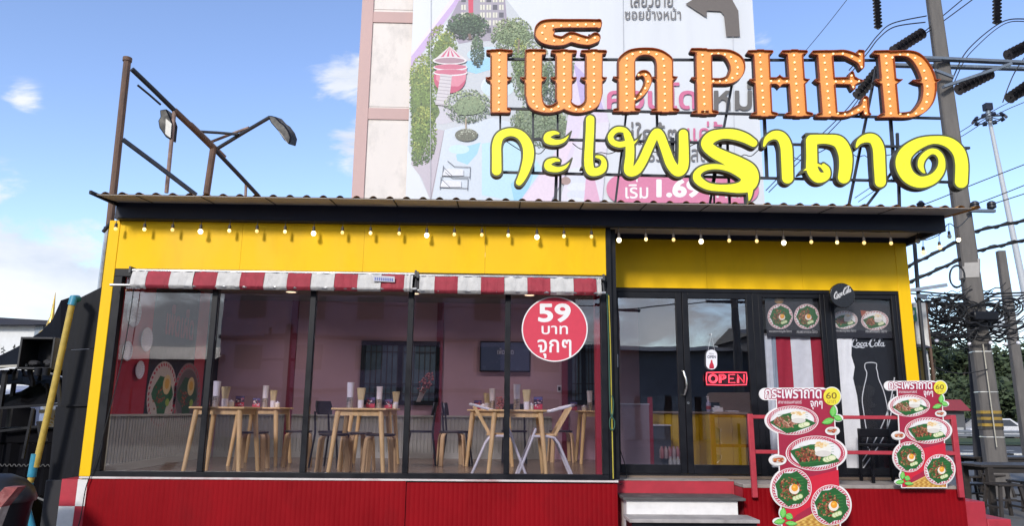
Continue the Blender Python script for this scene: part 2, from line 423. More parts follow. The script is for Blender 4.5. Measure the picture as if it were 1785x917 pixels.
class Print:
    """flat printed sheet drawn on an upright plane y = Y; coordinates in survey pixels"""
    def __init__(s, Y, step=0.0006, mapper=None):
        s.Y = Y; s.mb = MB(); s.n = 0; s.step = step; s.map = mapper or at
    def put(s, vs, fs, col, lay=None):
        if lay is None: s.n += 1; lay = s.n
        s.mb.c = col; s.mb.add([s.map(x, y, s.Y-s.step*lay) for (x, y) in vs], fs); s.n = max(s.n, lay) if lay == int(lay) else s.n
    def poly(s, pts, col, lay=None): s.put(pts, [tuple(range(len(pts)))], col, lay)
    def ell(s, cx, cy, rx, ry, col, lay=None, n=28, rot=0.0, a0=0.0, a1=2*PI):
        c, q = math.cos(rot), math.sin(rot); pts = []
        for i in range(n):
            t = a0+(a1-a0)*i/n; x, y = rx*math.cos(t), ry*math.sin(t); pts.append((cx+x*c-y*q, cy+x*q+y*c))
        s.poly(pts, col, lay)
    def loops(s, lps, col, lay=None):
        if not lps: return
        vs, fs = fill(lps); s.put([(v[0], v[1]) for v in vs], fs, col, lay)
    def text(s, body, x0, y0, x1, y1, col, lay=None, bold=0.0, shear=0.0, skew=0.0):
        lps = text_loops(body, bold, shear); xs = [p[0] for l_ in lps for p in l_]; ys = [p[1] for l_ in lps for p in l_]
        a, b, c, d = min(xs), max(xs), min(ys), max(ys); kx = (x1-x0)/(b-a); ky = (y1-y0)/(d-c)
        s.loops([[(x0+(p[0]-a)*kx, y1-(p[1]-c)*ky+skew*(p[0]-a)*kx) for p in l_] for l_ in lps], col, lay)
    def line(s, pts, wd, col, lay=None):
        if lay is None: s.n += 1; lay = s.n
        for (a, b) in zip(pts, pts[1:]):
            d = Vector((b[0]-a[0], b[1]-a[1])); h = d.length
            if h < 1e-6: continue
            d /= h; nx, ny = -d.y*wd/2, d.x*wd/2
            s.put([(a[0]+nx, a[1]+ny), (b[0]+nx, b[1]+ny), (b[0]-nx, b[1]-ny), (a[0]-nx, a[1]-ny)], [(0, 1, 2, 3)], col, lay)
    def build(s, name, parent=None, m=None):
        return s.mb.build(name, m or print_mat('printed_ink'), parent, smooth=False, fix=False)
# ------------------------------------------------------------------ ground, road
M_ground = mat('concrete_ground', (0.125, 0.12, 0.115), 0.85, var=0.18, scale=3, bump=0.3, bscale=90, dirt=0.5, dirtcol=(0.06, 0.058, 0.055))
M_road = mat('asphalt', (0.075, 0.075, 0.078), 0.85, var=0.2, scale=2.5, bump=0.3, bscale=150)
m = MB(); m.sheet([[(-900, -900, 0), (900, -900, 0)], [(-900, 900, 0), (900, 900, 0)]])
tag(m.build('ground', M_ground, base=(0, 0, 0)), kind='structure')
# the road beyond the shop on the right, running across, with its kerb
KY = 21.0
m = MB(); m.sheet([[(-40, KY+0.3, 0.004), (260, KY+0.3, 0.004)], [(-40, KY+11, 0.004), (260, KY+11, 0.004)]])
tag(m.build('road', M_road), kind='structure')
m = MB()
for i in range(40):
    m.c = (0.62, 0.62, 0.6) if i % 2 else (0.02, 0.02, 0.022)
    m.box((4+i*1.1, KY, 0), (5.1+i*1.1, KY+0.3, 0.16))
tag(m.build('kerb', print_mat('kerb_paint', 0.8, 0.2), smooth=False), kind='structure')
m = MB()
for i in range(16): m.box((2+i*5, KY+5.5, 0.004), (4.4+i*5, KY+5.65, 0.008))
tag(m.build('road_marking', mat('road_paint', (0.7, 0.7, 0.66), 0.7, dirt=0.5), smooth=False), kind='structure')
m = MB(); m.sheet([[(-40, KY+11.3, 0.06), (260, KY+11.3, 0.06)], [(-40, KY+15, 0.3), (260, KY+15, 0.3)]])
tag(m.build('verge', mat('verge_grass', (0.05, 0.075, 0.03), 0.95, var=0.4, scale=6, bump=0.6, bscale=40)), kind='structure')
# front street behind the camera (mirrored in the glass)
m = MB(); m.sheet([[(-120, -26, 0.004), (120, -26, 0.004)], [(-120, -15, 0.004), (120, -15, 0.004)]])
tag(m.build('front_street', M_road), kind='structure')

# ------------------------------------------------------------------ the shop
M_yel = mat('yellow_paint', (0.86, 0.515, 0.003), 0.55, spec=0.22, var=0.04, scale=1.6, bump=0.03, bscale=25, dirt=0.35, dirtcol=(0.50, 0.27, 0.006), stretch=(1.1, 1, 0.4))
M_red = mat('red_cladding', (0.235, 0.0018, 0.006), 0.55, spec=0.12, var=0.14, scale=2.2, dirt=0.5, dirtcol=(0.12, 0.004, 0.007), stretch=(1, 1, 0.5))
M_redp = mat('red_concrete_paint', (0.40, 0.022, 0.04), 0.6, var=0.15, scale=4, bump=0.15, bscale=40, dirt=0.55, dirtcol=(0.13, 0.03, 0.035))
M_blk = mat('black_aluminium', (0.006, 0.0065, 0.010), 0.42, var=0.2, scale=6, spec=0.28)
M_navy = mat('navy_steel', (0.012, 0.015, 0.032), 0.5, spec=0.3, var=0.25, scale=1.5, stretch=(0.4, 1, 2), dirt=0.4, dirtcol=(0.05, 0.05, 0.06))
M_roof = mat('rusty_roof', (0.50, 0.24, 0.07), 0.6, var=0.35, scale=4, dirt=0.7, dirtcol=(0.10, 0.05, 0.03))
M_soff = mat('soffit_grey', (0.42, 0.38, 0.35), 0.6, var=0.12, scale=3, dirt=0.3, dirtcol=(0.25, 0.2, 0.16))
M_pink = mat('pink_interior', (0.50, 0.335, 0.385), 0.7, var=0.05, scale=2)
M_inred = mat('red_interior', (0.42, 0.022, 0.045), 0.6, var=0.06, scale=2)
M_wains = mat('grey_green_panelling', (0.46, 0.48, 0.43), 0.6, var=0.06, scale=3)
M_floor = mat('interior_floor', (0.20, 0.15, 0.115), 0.25, var=0.08, scale=1.2, rvar=0.03)
M_ceil = mat('interior_ceiling', (0.22, 0.22, 0.24), 0.8)
M_glass = glass_mat('shop_glass', (0.87, 0.86, 0.91), 0.022, 0.85)
M_dglass = glass_mat('door_glass', (0.78, 0.78, 0.83), 0.13, 1.1)
M_white = mat('white_paint', (0.72, 0.70, 0.69), 0.55, var=0.06, scale=6, dirt=0.35, dirtcol=(0.36, 0.32, 0.29))
XL, XM, XR = -4.40, 1.28, 5.14      # left end, corner of the projecting window bay, right end
ZF, YR, YB = 0.875, 0.65, 3.4       # floor level, recessed front, back wall
ZT = 3.72
shop = thing('restaurant_building', 'small yellow and red restaurant with black framed shopfront and low metal roof', 'restaurant', (0.4, 1.6, 0))
def part(mb, name, m_, parent=None, **k): return mb.build(name, m_, parent or shop, **k)
# red base with fine vertical ribs
def ribbed(x0, x1, z0, z1, y, pitch=0.052, dep=0.0015):
    rows = []; xs = []; n = int((x1-x0)/pitch)
    for i in range(n+1):
        x = x0+(x1-x0)*i/n; p = (x1-x0)/n
        for (a, b) in ((0, 0), (0.70, 0), (0.78, dep), (0.92, dep)):
            if i < n: xs.append((x+a*p, y+b))
    xs.append((x1, y))
    return [[(a, b, z0) for a, b in xs], [(a, b, z1) for a, b in xs]]
m = MB(); m.sheet(ribbed(-4.36, -0.945, 0.0, 0.845, 0.0), (0, 0.03, 0)); part(m, 'base_cladding', M_red)
m = MB(); m.sheet(ribbed(-0.935, 1.36, 0.0, 0.83, 0.004), (0, 0.03, 0)); part(m, 'base_cladding', M_red)
XS = at(1296, 860, 0).x
m = MB(); m.sheet(ribbed(XS, 5.2, 0.0, 0.80, 0.0), (0, 0.03, 0)); part(m, 'base_cladding', M_red)
m = MB(); m.box((-4.36, 0.035, 0), (1.36, 3.5, 0.80)); part(m, 'base_slab', M_redp)
m = MB(); m.box((XS, 0.035, 0), (5.2, 3.5, 0.795)); m.box((1.365, 0.30, 0), (XS-0.005, 3.5, 0.84)); part(m, 'base_slab', M_redp)
m = MB(); m.box((-4.45, -0.012, 0.848), (1.37, 0.10, 0.868)); part(m, 'sill_strip', mat('chipped_white', (0.60, 0.54, 0.53), 0.6, dirt=0.95, scale=7, dirtcol=(0.3, 0.02, 0.03), stretch=(0.6, 1, 1)))
# chequered corner of the base on the left
for i, (z0, z1) in enumerate(((0.0, 0.28), (0.28, 0.56), (0.56, 0.84))):
    m = MB(); m.box((-4.64, 0.012, z0), (-4.47, 0.5, z1-0.002)); part(m, 'corner_block', M_white if i == 1 else M_redp)
    m = MB(); m.box((-4.468, 0.010, z0), (-4.365, 0.5, z1-0.002)); part(m, 'corner_block', M_redp if i == 1 else M_white)
# floor, walls, ceiling
m = MB(); m.box((-4.38, 0.11, 0.80), (1.3, 3.5, ZF)); m.box((1.301, YR-0.06, 0.842), (5.1, 3.5, ZF-0.003)); part(m, 'interior_floor', M_floor)
m = MB(); m.box((XS+0.002, 0.0, 0.80), (5.2, YR-0.065, 0.838)); m.box((1.37, 0.302, 0.841), (XS, YR-0.065, 0.852))
part(m, 'landing', mat('landing_concrete', (0.30, 0.27, 0.25), 0.75, var=0.2, dirt=0.5, dirtcol=(0.12, 0.1, 0.1)), bevel=0.008)
m = MB(); m.box((XL, YB, ZF), (2.3, YB+0.1, ZT)); part(m, 'back_wall', M_pink)
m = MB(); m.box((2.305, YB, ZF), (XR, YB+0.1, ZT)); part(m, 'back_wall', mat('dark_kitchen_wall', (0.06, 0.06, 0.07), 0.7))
m = MB(); m.box((XL, 0.06, ZF), (XL+0.06, YB-0.002, ZT)); part(m, 'side_wall', M_inred)
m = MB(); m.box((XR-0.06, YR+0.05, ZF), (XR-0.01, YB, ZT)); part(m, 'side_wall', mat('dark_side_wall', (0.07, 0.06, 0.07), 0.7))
m = MB(); m.box((XL-0.05, 0.03, 0.0), (XL-0.002, YB+0.1, ZT)); part(m, 'outer_wall', M_yel)
m = MB(); m.box((XR-0.006, YR+0.08, 0.80), (XR+0.03, YB+0.1, ZT)); part(m, 'outer_wall', M_yel)
m = MB(); m.box((XL, 0.06, 3.30), (1.3, YB, 3.36)); m.box((1.301, YR+0.06, 3.28), (XR-0.06, YB, 3.34)); part(m, 'ceiling', M_ceil)
# fluted wainscot round the room
m = MB(); n = 46
xs = []
for i in range(n):
    y = 0.09+(YB-0.12)*i/n; p = (YB-0.12)/n
    xs += [(XL+0.075, y), (XL+0.075, y+p*0.6), (XL+0.064, y+p*0.7), (XL+0.064, y+p*0.95)]
m.sheet([[(a, b, ZF) for a, b in xs], [(a, b, 1.50) for a, b in xs]], (-0.005, 0, 0))
m.box((XL+0.061, 0.09, 1.50), (XL+0.10, YB-0.03, 1.525)); m.box((XL+0.076, 0.09, ZF), (XL+0.088, YB-0.03, ZF+0.09))
part(m, 'wainscot', M_wains)
m = MB(); xs = []; n = 90
for i in range(n):
    x = XL+0.11+(5.2)*i/n; p = 5.2/n
    xs += [(x, YB-0.015), (x+p*0.6, YB-0.015), (x+p*0.7, YB-0.004), (x+p*0.95, YB-0.004)]
m.sheet([[(a, b, ZF) for a, b in xs], [(a, b, 1.50) for a, b in xs]], (0, 0.003, 0))
m.box((XL+0.11, YB-0.035, 1.50), (XL+5.3, YB-0.001, 1.525)); m.box((XL+0.11, YB-0.028, ZF), (XL+5.3, YB-0.016, ZF+0.09))
part(m, 'wainscot', M_wains)
# red pilasters on the back wall
for px in (507, 640, 765, 985):
    x = at(px, 650, YB-0.05).x
    if px == 640: continue
    m = MB(); m.box((x-0.05, YB-0.05, ZF), (x+0.05, YB-0.0005, 3.298)); part(m, 'pilaster', mat('dark_red_pilaster', (0.22, 0.025, 0.05), 0.6))
m = MB(); x = at(1044, 650, 0.35).x; m.box((x-0.045, 0.3, ZF), (x+0.045, 0.42, 3.298)); part(m, 'pilaster', M_inred)
# black end panel of the mural wall and mural with dishes
m = MB(); m.box((1.29, 0.07, ZF), (1.40, YR-0.003, ZT)); part(m, 'return_wall', M_blk)
# barred windows in the back wall
def barred_window(px0, py0, px1, py1, nb):
    a = at(px0, py1, YB); b = at(px1, py0, YB); x0, x1, z0, z1 = a.x, b.x, a.z, b.z; y = YB-0.03
    m = MB(); t = 0.07
    m.box((x0, y-0.02, z0), (x0+t, YB-0.001, z1)); m.box((x1-t, y-0.02, z0), (x1, YB-0.001, z1))
    m.box((x0+t, y-0.02, z0), (x1-t, YB-0.001, z0+t)); m.box((x0+t, y-0.02, z1-t), (x1-t, YB-0.001, z1)); m.box(((x0+x1)/2-0.035, y-0.018, z0+t), ((x0+x1)/2+0.035, YB-0.001, z1-t))
    fr = part(m, 'window', M_blk)
    m = MB(); m.box((x0+t, y+0.012, z0+t), (x1-t, y+0.016, z1-t)); m.build('pane', mat('back_window_pane', (0.10, 0.16, 0.20), 0.15, var=0.5, scale=1.4), fr)
    m = MB()
    for i in range(1, nb): x = x0+t+(x1-x0-2*t)*i/nb; m.box((x-0.008, y-0.012, z0+t), (x+0.008, y-0.002, z1-t))
    for k in (0.12, 0.3, 0.88): z = z0+t+(z1-z0-2*t)*k; m.box((x0+t, y-0.014, z-0.007), (x1-t, y-0.004, z+0.007))
    m.build('window_bars', mat('window_bar_steel', (0.03, 0.035, 0.04), 0.5), fr)
barred_window(626, 596, 768, 706, 13)
barred_window(989, 596, 1044, 706, 7)
# yellow front
def fascia(x0, x1, z0, z1, y, y2, nj):
    m = MB()
    for i in range(nj):
        a = x0+(x1-x0)*i/nj+0.0012; b = x0+(x1-x0)*(i+1)/nj-0.0012
        m.box((a, y, z0), (b, y2, z1))
    return m
part(fascia(-4.335, 1.275, 3.155, 3.715, 0.0, 0.06, 4), 'fascia', M_yel)
part(fascia(1.425, 5.05, 3.125, 3.745, YR, YR+0.06, 3), 'fascia', M_yel)
m = MB(); m.box((-4.46, -0.004, 0.87), (-4.338, 0.10, 3.72)); part(m, 'corner_post', M_yel, bevel=0.006)
m = MB(); m.box((5.045, YR-0.006, 0.84), (5.20, YR+0.10, 3.745)); part(m, 'corner_post', M_yel, bevel=0.006)
m = MB(); m.box((1.278, -0.006, 0.87), (1.335, 0.069, 3.74)); part(m, 'corner_post', M_blk, bevel=0.004)
m = MB(); m.box((1.30, 0.08, 0.87), (1.36, 0.62, 3.72)); m.box((1.361, YR-0.012, 0.86), (1.4, YR+0.06, 3.72)); part(m, 'corner_return', M_navy)
# window bay: frame, five panes
mull = [-4.33, -3.183, -2.075, -0.9625, 0.1437, 1.275]
m = MB(); m.box((-4.336, 0.0, 3.065), (1.276, 0.09, 3.153)); m.box((-4.336, -0.002, 0.869), (1.276, 0.09, 0.925))
m.box((-4.336, -0.001, 0.926), (-4.245, 0.088, 3.064)); m.box((1.205, -0.001, 0.926), (1.276, 0.088, 3.064))
wf = part(m, 'window_frame', M_blk, bevel=0.004)
for x in mull[1:-1]:
    m = MB(); m.box((x-0.032, 0.004, 0.926), (x+0.032, 0.084, 3.064)); part(m, 'mullion', M_blk, bevel=0.004)
for a, b in zip(mull, mull[1:]):
    m = MB(); m.box((max(a, -4.245)+0.033, 0.045, 0.925), (min(b, 1.237)-0.033, 0.051, 3.064)); part(m, 'window_pane', M_glass, smooth=False)
# recessed front: two glass doors and two window panels
def P65(px, py): return at(px, py, YR)
xs = [1.40]+[P65(px, 660).x for px in (1193, 1324, 1452)]+[5.045]
def leaf(x0, x1, z0, z1, y, t=0.075, dep=0.05):
    m = MB(); m.box((x0, y, z0), (x0+t, y+dep, z1)); m.box((x1-t, y, z0), (x1, y+dep, z1)); m.box((x0+t, y+0.001, z0), (x1-t, y+dep, z0+t+0.03)); m.box((x0+t, y+0.001, z1-t), (x1-t, y+dep, z1)); return m
m = MB(); m.box((1.402, YR+0.001, 3.075), (5.043, YR+0.09, 3.122)); m.box((1.402, YR, 0.866), (1.436, YR+0.09, 3.074)); m.box((5.0, YR, 0.866), (5.043, YR+0.09, 3.074))
for x in (xs[2], xs[3]): m.box((x-0.04, YR, 0.866), (x+0.04, YR+0.09, 3.074))
m.box((1.437, YR+0.002, 0.866), (4.999, YR+0.088, 0.888))
part(m, 'door_frame', M_blk, bevel=0.004)
M_steel = mat('brushed_steel', (0.62, 0.60, 0.56), 0.25, 1.0, var=0.1)
for i, (a, b) in enumerate(((1.44, xs[1]-0.003), (xs[1]+0.003, xs[2]-0.043))):
    d = part(leaf(a, b, 0.892, 3.072, YR-0.008), 'door', M_blk, bevel=0.004)
    m = MB(); m.box((a+0.074, YR+0.014, 0.996), (b-0.074, YR+0.020, 2.998)); m.build('door_pane', M_dglass, d, smooth=False)
    if i == 0:
        hx = b-0.02; zt, zb = P65(1191, 647).z, P65(1191, 690).z
        m = MB(); m.tube([(hx, YR-0.008, zt), (hx, YR-0.06, zt-0.01), (hx+0.02, YR-0.075, (zt+zb)/2+0.05), (hx+0.025, YR-0.075, (zt+zb)/2-0.05), (hx, YR-0.06, zb+0.01), (hx, YR-0.008, zb)], 0.014, 8); m.build('handle', M_steel, d)
    else:
        m = MB(); zc = P65(1205, 703).z; m.cyl((a+0.03, YR-0.02, zc), (a+0.03, YR-0.005, zc), 0.016); m.build('lock', M_steel, d)
for a, b in ((xs[2]+0.04, xs[3]-0.04), (xs[3]+0.04, 5.0)):
    d = part(leaf(a, b, 0.892, 3.072, YR+0.006, 0.05), 'fixed_window', M_blk, bevel=0.004)
    m = MB(); m.box((a+0.049, YR+0.032, 0.97), (b-0.049, YR+0.038, 3.023)); m.build('pane', glass_mat('clear_glass', (0.93, 0.93, 0.94), 0.0, 0.42), d, smooth=False)
# beams, soffit, roof
m = MB(); m.box((-4.36, -0.10, 3.715), (5.26, -0.01, 3.915)); part(m, 'front_beam', M_navy, bevel=0.006)
m = MB(); m.box((-4.36, -0.009, 3.722), (1.33, 0.05, 3.90)); m.box((1.40, YR-0.05, 3.75), (5.2, YR+0.04, 3.90)); part(m, 'wall_beam', M_navy)
m = MB(); m.box((5.20, -0.008, 3.72), (5.26, 3.5, 3.90)); part(m, 'side_beam', M_navy)
m = MB(); m.box((1.335, -0.009, 3.80), (5.2, YR-0.052, 3.82)); part(m, 'porch_soffit', M_soff)
def rz(y): return 3.885+0.085*(y+0.5)
prof = []; x = -4.37; pitch = 0.182
while x < 5.30:
    prof += [(x, 0), (x+0.055, 0), (x+0.078, 0.02), (x+0.10, 0.026), (x+0.122, 0.02), (x+0.145, 0)]; x += pitch
rows = [[(a, y, rz(y)+b) for a, b in prof] for y in (-0.52, 3.9)]
m = MB(); m.sheet(rows); roof = part(m, 'roof', M_roof)
m = MB(); m.sheet([[(-4.36, y, rz(y)-0.004), (5.31, y, rz(y)-0.004)] for y in (-0.515, 3.9)], (0, 0, -0.006)); m.build('soffit', M_soff, roof)
for i in range(1, 14):
    x = -4.6+i*0.70
    m = MB(); m.bar((x-0.04, -0.51, rz(-0.51)-0.012), (x-0.04, -0.105, rz(-0.105)-0.012), 0.012, 0.006); m.build('soffit_joint', M_blk, roof)
m = MB(); m.bar((-4.41, -0.56, rz(-0.56)+0.01), (-4.34, -0.02, rz(-0.02)-0.04), 0.025, 0.04); m.build('edge_angle', M_blk, roof)
# steps up to the door
xa, xb = 1.375, XS-0.01
zt1 = at(1180, 868, -0.12).z
s1 = MB(); s1.box((xa+0.02, -0.16, zt1-0.03), (xb-0.02, 0.299, zt1)); tr = part(s1, 'step', mat('step_tread', (0.07, 0.065, 0.065), 0.7, dirt=0.6, dirtcol=(0.34, 0.30, 0.29)), bevel=0.005)
m = MB(); m.box((xa+0.06, -0.12, 0.36), (xb-0.10, 0.28, zt1-0.031)); m.build('riser', M_white, tr)
zt2 = at(1180, 905, -0.44).z
s2 = MB(); s2.box((xa+0.02, -0.50, zt2-0.035), (xb-0.0, -0.121, zt2)); tr = part(s2, 'step', mat('step_grey', (0.36, 0.33, 0.32), 0.7, var=0.2, dirt=0.6, dirtcol=(0.12, 0.11, 0.1)), bevel=0.005)
m = MB(); m.box((xa+0.05, -0.46, 0.0), (xb-0.02, -0.13, zt2-0.036)); m.build('riser', M_blk, tr)
# red side block right of the landing
a = at(1690, 872, 0.3); b = at(1740, 892, 0.3)
m = MB(); m.box((5.21, 0.05, 0.0), (5.45, 0.9, at(1700, 875, 0.05).z)); part(m, 'side_step', M_redp, bevel=0.01)
m = MB(); m.box((5.455, 0.05, 0.0), (5.72, 0.9, at(1740, 906, 0.05).z)); part(m, 'side_step', M_redp, bevel=0.01)

# ------------------------------------------------------------------ awnings
M_fab = print_mat('awning_fabric', 0.75, 0.10, 0.35)
M_galv = mat('galvanised_pipe', (0.45, 0.46, 0.48), 0.35, 0.8)
def awning(px0, px1, py0, py1, stripes0, first_white, label):
    a = at(px0, py0, -0.05); b = at(px1, py1, -0.05); ztop = (a.z+b.z)/2
    root = thing('awning', label, 'awning', (a.x, -0.05, ztop-0.3), 'rolled striped awnings over the windows')
    m = MB(); wdt = 0.262; x = a.x; k = 0 if first_white else 1; rng = random.Random(int(px0))
    xe = a.x+stripes0
    while x < b.x-1e-4:
        e_ = min(xe, b.x); white = k % 2 == 0
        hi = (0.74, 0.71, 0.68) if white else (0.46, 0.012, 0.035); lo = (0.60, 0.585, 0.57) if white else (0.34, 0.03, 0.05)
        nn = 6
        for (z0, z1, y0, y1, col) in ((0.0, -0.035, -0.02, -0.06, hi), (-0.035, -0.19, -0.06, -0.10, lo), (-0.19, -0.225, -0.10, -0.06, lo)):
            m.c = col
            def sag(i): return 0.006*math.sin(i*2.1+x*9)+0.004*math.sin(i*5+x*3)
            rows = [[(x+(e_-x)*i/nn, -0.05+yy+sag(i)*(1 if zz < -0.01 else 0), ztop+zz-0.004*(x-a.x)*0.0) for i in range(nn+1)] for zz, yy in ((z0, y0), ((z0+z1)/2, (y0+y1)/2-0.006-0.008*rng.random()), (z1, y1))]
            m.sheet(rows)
        x = e_; xe = x+wdt; k += 1
    m.c = (0.30, 0.05, 0.07)
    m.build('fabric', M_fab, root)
    m = MB(); m.cyl((a.x-0.03, -0.09, ztop-0.02), (b.x+0.03, -0.09, ztop-0.02), 0.022); m.build('roller', M_galv, root)
    m = MB(); m.cyl((a.x-0.22 if px0 < 300 else a.x-0.02, -0.125, ztop-0.195), (b.x+0.05, -0.125, ztop-0.195), 0.017); m.build('front_bar', M_galv, root)
    for x in (a.x-0.035, b.x+0.02):
        m = MB(); m.box((x, -0.13, ztop-0.05), (x+0.022, -0.008, ztop+0.02)); m.bar((x+0.011, -0.02, ztop-0.02), (x+0.011, -0.12, ztop-0.19), 0.018, 0.02); m.build('bracket', mat('awning_bracket', (0.05, 0.05, 0.055), 0.5), root)
    return root
aw = awning(236, 721, 470, 476, 0.17, True, 'longer striped red and white awning rolled up above the left window panes')
awning(733, 1046, 479, 483, 0.17, True, 'shorter striped red and white awning rolled up above the round price sign')
p = Print(-0.168); p.poly([(650, 480), (688, 482), (688, 492), (650, 490)], (0.5, 0.5, 0.55))
for k in range(9): p.poly([(653+k*3.7, 483.5+k*0.2), (655.4+k*3.7, 483.6+k*0.2), (655.4+k*3.7, 488.6+k*0.2), (653+k*3.7, 488.5+k*0.2)], (0.10, 0.14, 0.42))
p.build('maker_tag', aw)

# ------------------------------------------------------------------ string lights along the beam
sl_root = thing('string_lights', 'string of glowing warm bulbs hanging under the dark roof beam', 'string lights', at(892, 400, -0.13))
M_cab = mat('black_cable', (0.012, 0.012, 0.013), 0.6)
M_b1 = mat('bulb_bright', (0.9, 0.85, 0.7), 0.3, emit=(1.0, 0.86, 0.55), estr=3.2)
M_b2 = mat('bulb_dim', (0.75, 0.5, 0.2), 0.3, emit=(1.0, 0.66, 0.22), estr=1.1)
M_b3 = mat('bulb_warm', (0.8, 0.6, 0.25), 0.3, emit=(1.0, 0.72, 0.30), estr=1.9)
M_sock = mat('bulb_socket', (0.05, 0.04, 0.035), 0.6)
bx = [202, 252, 301, 350, 400, 448, 497, 547, 597, 646, 696, 744, 792, 840, 886, 936, 983, 1031, 1079, 1126, 1174, 1222, 1271, 1319, 1366, 1414, 1459, 1506, 1553]
big = {350, 547, 744, 936, 1079, 1222, 1366}
cab = []
for i, x in enumerate(bx):
    y0 = 396+(x-202)*0.0165+(3 if x > 1060 else 0)
    pt = at(x, y0, -0.125); top = Vector((pt.x, -0.115, at(x, y0-17, -0.115).z)); bigb = x in big
    cab.append(top); 
    if i < len(bx)-1: nx = at((x+bx[i+1])/2, y0-17+1.2, -0.115); cab.append(nx)
    r = 0.028 if bigb else 0.020
    m = MB(); m.ball(pt-Vector((0, 0, 0.035 if bigb else 0.02)), r, 12, 8, (1, 1, 1.12))
    b = m.build('bulb', M_b1 if bigb else (M_b3 if i % 5 in (1, 4) else M_b2), sl_root)
    m = MB(); m.cyl(pt+Vector((0, 0, -0.01 if bigb else 0)), pt+Vector((0, 0, 0.045)), 0.018, 0.015, 10); m.cyl(pt+Vector((0, 0, 0.045)), top, 0.004, n=5); m.build('socket', M_sock, b)
m = MB(); m.tube(cab, 0.005, 5); m.build('cable', M_cab, sl_root)
# the rest of the string, round the right corner of the roof
s2 = thing('string_lights', 'short string of bulbs looped from the right end of the roof', 'string lights', (5.4, 0.5, 3.4))
pts = []
for i, (x, y, Y, mm) in enumerate(((1600, 420, 0.3, None), (1610, 440, 0.9, M_b3), (1638, 431, 1.4, M_b3), (1655, 412, 1.8, None), (1671, 418, 2.2, M_b1))):
    pt = at(x, y, Y); top = at(x-1, y-22, Y); pts.append(top)
    m = MB(); m.ball(pt, 0.03, 10, 7, (1, 1, 1.15)); b = m.build('bulb', mm or mat('bulb_off', (0.5, 0.48, 0.42), 0.2), s2)
    m = MB(); m.cyl(pt+Vector((0, 0, 0.02)), pt+Vector((0, 0, 0.075)), 0.022, 0.018, 10); m.cyl(pt+Vector((0, 0, 0.07)), top, 0.005, n=5); m.build('socket', M_sock, b)
m = MB(); m.tube([Vector(q) for q in catmull([tuple(at(1560, 400, 0.0))]+[tuple(q) for q in pts]+[tuple(at(1692, 375, 2.6))])], 0.007, 5); m.build('cable', M_cab, s2)
# ------------------------------------------------------------------ rooftop letters
YS = 0.75                                # plane of the letter fronts
M_oface = mat('orange_letter_face', (0.82, 0.325, 0.075), 0.5, var=0.06, scale=3, dirt=0.15, dirtcol=(0.38, 0.12, 0.03))
M_oret = mat('rust_brown_return', (0.25, 0.05, 0.012), 0.55, var=0.2, scale=6)
M_oback = mat('dark_letter_side', (0.022, 0.014, 0.018), 0.6)
M_yface = mat('acid_yellow_acrylic', (0.80, 0.80, 0.022), 0.3, var=0.02, scale=2, emit=(0.9, 0.95, 0.02), estr=0.10)  # weak emission added to the face colour to lift the yellow
M_ytrim = mat('olive_trim', (0.07, 0.075, 0.035), 0.5)
M_yside = mat('navy_letter_side', (0.018, 0.02, 0.03), 0.5)
M_lbulb = mat('letter_bulb', (0.85, 0.75, 0.45), 0.3, emit=(1.0, 0.82, 0.42), estr=0.9)
M_fsteel = mat('painted_frame_steel', (0.02, 0.024, 0.035), 0.5, var=0.3)
def slab(lps, y0, y1, name, m_, parent, bev=0):
    """outline lps (survey pixels on the letter plane) made solid between depths y0 and y1"""
    vs, fs = fill(lps, 1.0); mb = MB()
    mb.add([Vector((q.x, y0 if v[2] < 0 else y1, q.z)) for v, q in ((v, at(v[0], v[1], YS)) for v in vs)], fs)
    return mb.build(name, m_, parent, smooth=True)
BULBMESH = None
def bulb_at(px, py, parent, y):
    global BULBMESH
    p = at(px, py, YS)
    if BULBMESH is None:
        b = MB().ball((p.x, y, p.z), 0.0145, 8, 6).build('bulb', M_lbulb, parent); BULBMESH = b.data
        # keep the mesh centred on its own object
        off = Vector((p.x, y, p.z))-wloc(parent)
        for v in b.data.vertices: v.co -= off
        b.location = off
        return b
    b = bpy.data.objects.new('bulb', BULBMESH); COL.objects.link(b); b.parent = parent; b.location = Vector((p.x, y, p.z))-wloc(parent)
    return b
def along(pts, n):
    q = catmull(pts, 12); q = [(a[0], a[1]) for a in q]
    d = [0]
    for a, b in zip(q, q[1:]): d.append(d[-1]+math.hypot(b[0]-a[0], b[1]-a[1]))
    out = []
    for i in range(n):
        t = d[-1]*i/(n-1) if n > 1 else d[-1]/2; k = max(j for j in range(len(d)) if d[j] <= t+1e-9); k = min(k, len(q)-2)
        f = (t-d[k])/max(1e-9, d[k+1]-d[k]); out.append((q[k][0]+(q[k+1][0]-q[k][0])*f, q[k][1]+(q[k+1][1]-q[k][1])*f))
    return out
GO = 'orange marquee letters of the rooftop sign'
def orange(label, conv, strokes, bulbs, box):
    T = lambda p: (conv[0]+p[0]/conv[2], conv[1]+p[1]/conv[2])+((p[2]/conv[2],) if len(p) > 2 else ())
    x0, y0 = T(box[:2]); x1, y1 = T(box[2:])
    f = Field(x0-4, y0-4, x1+4, y1+4, 0.6)
    for s in strokes: f.stroke([T(p) for p in s[1:]], smooth=s[0])
    c = at((x0+x1)/2, y1, YS)
    root = thing('marquee_letter', label, 'sign letter', (c.x, YS+0.06, c.z), GO)
    L0 = f.loops(0.0)
    slab(L0, YS+0.035, YS+0.10, 'letter_back', M_oback, root)
    slab(f.loops(-0.5), YS+0.026, YS+0.034, 'letter_face', M_oface, root)
    slab(L0+f.loops(-1.1), YS-0.012, YS+0.0345, 'letter_rim', M_oret, root)
    for b in bulbs:
        for (x, y) in along([T(p) for p in b[1:]], b[0]): bulb_at(x, y, root, YS+0.012)
    return root
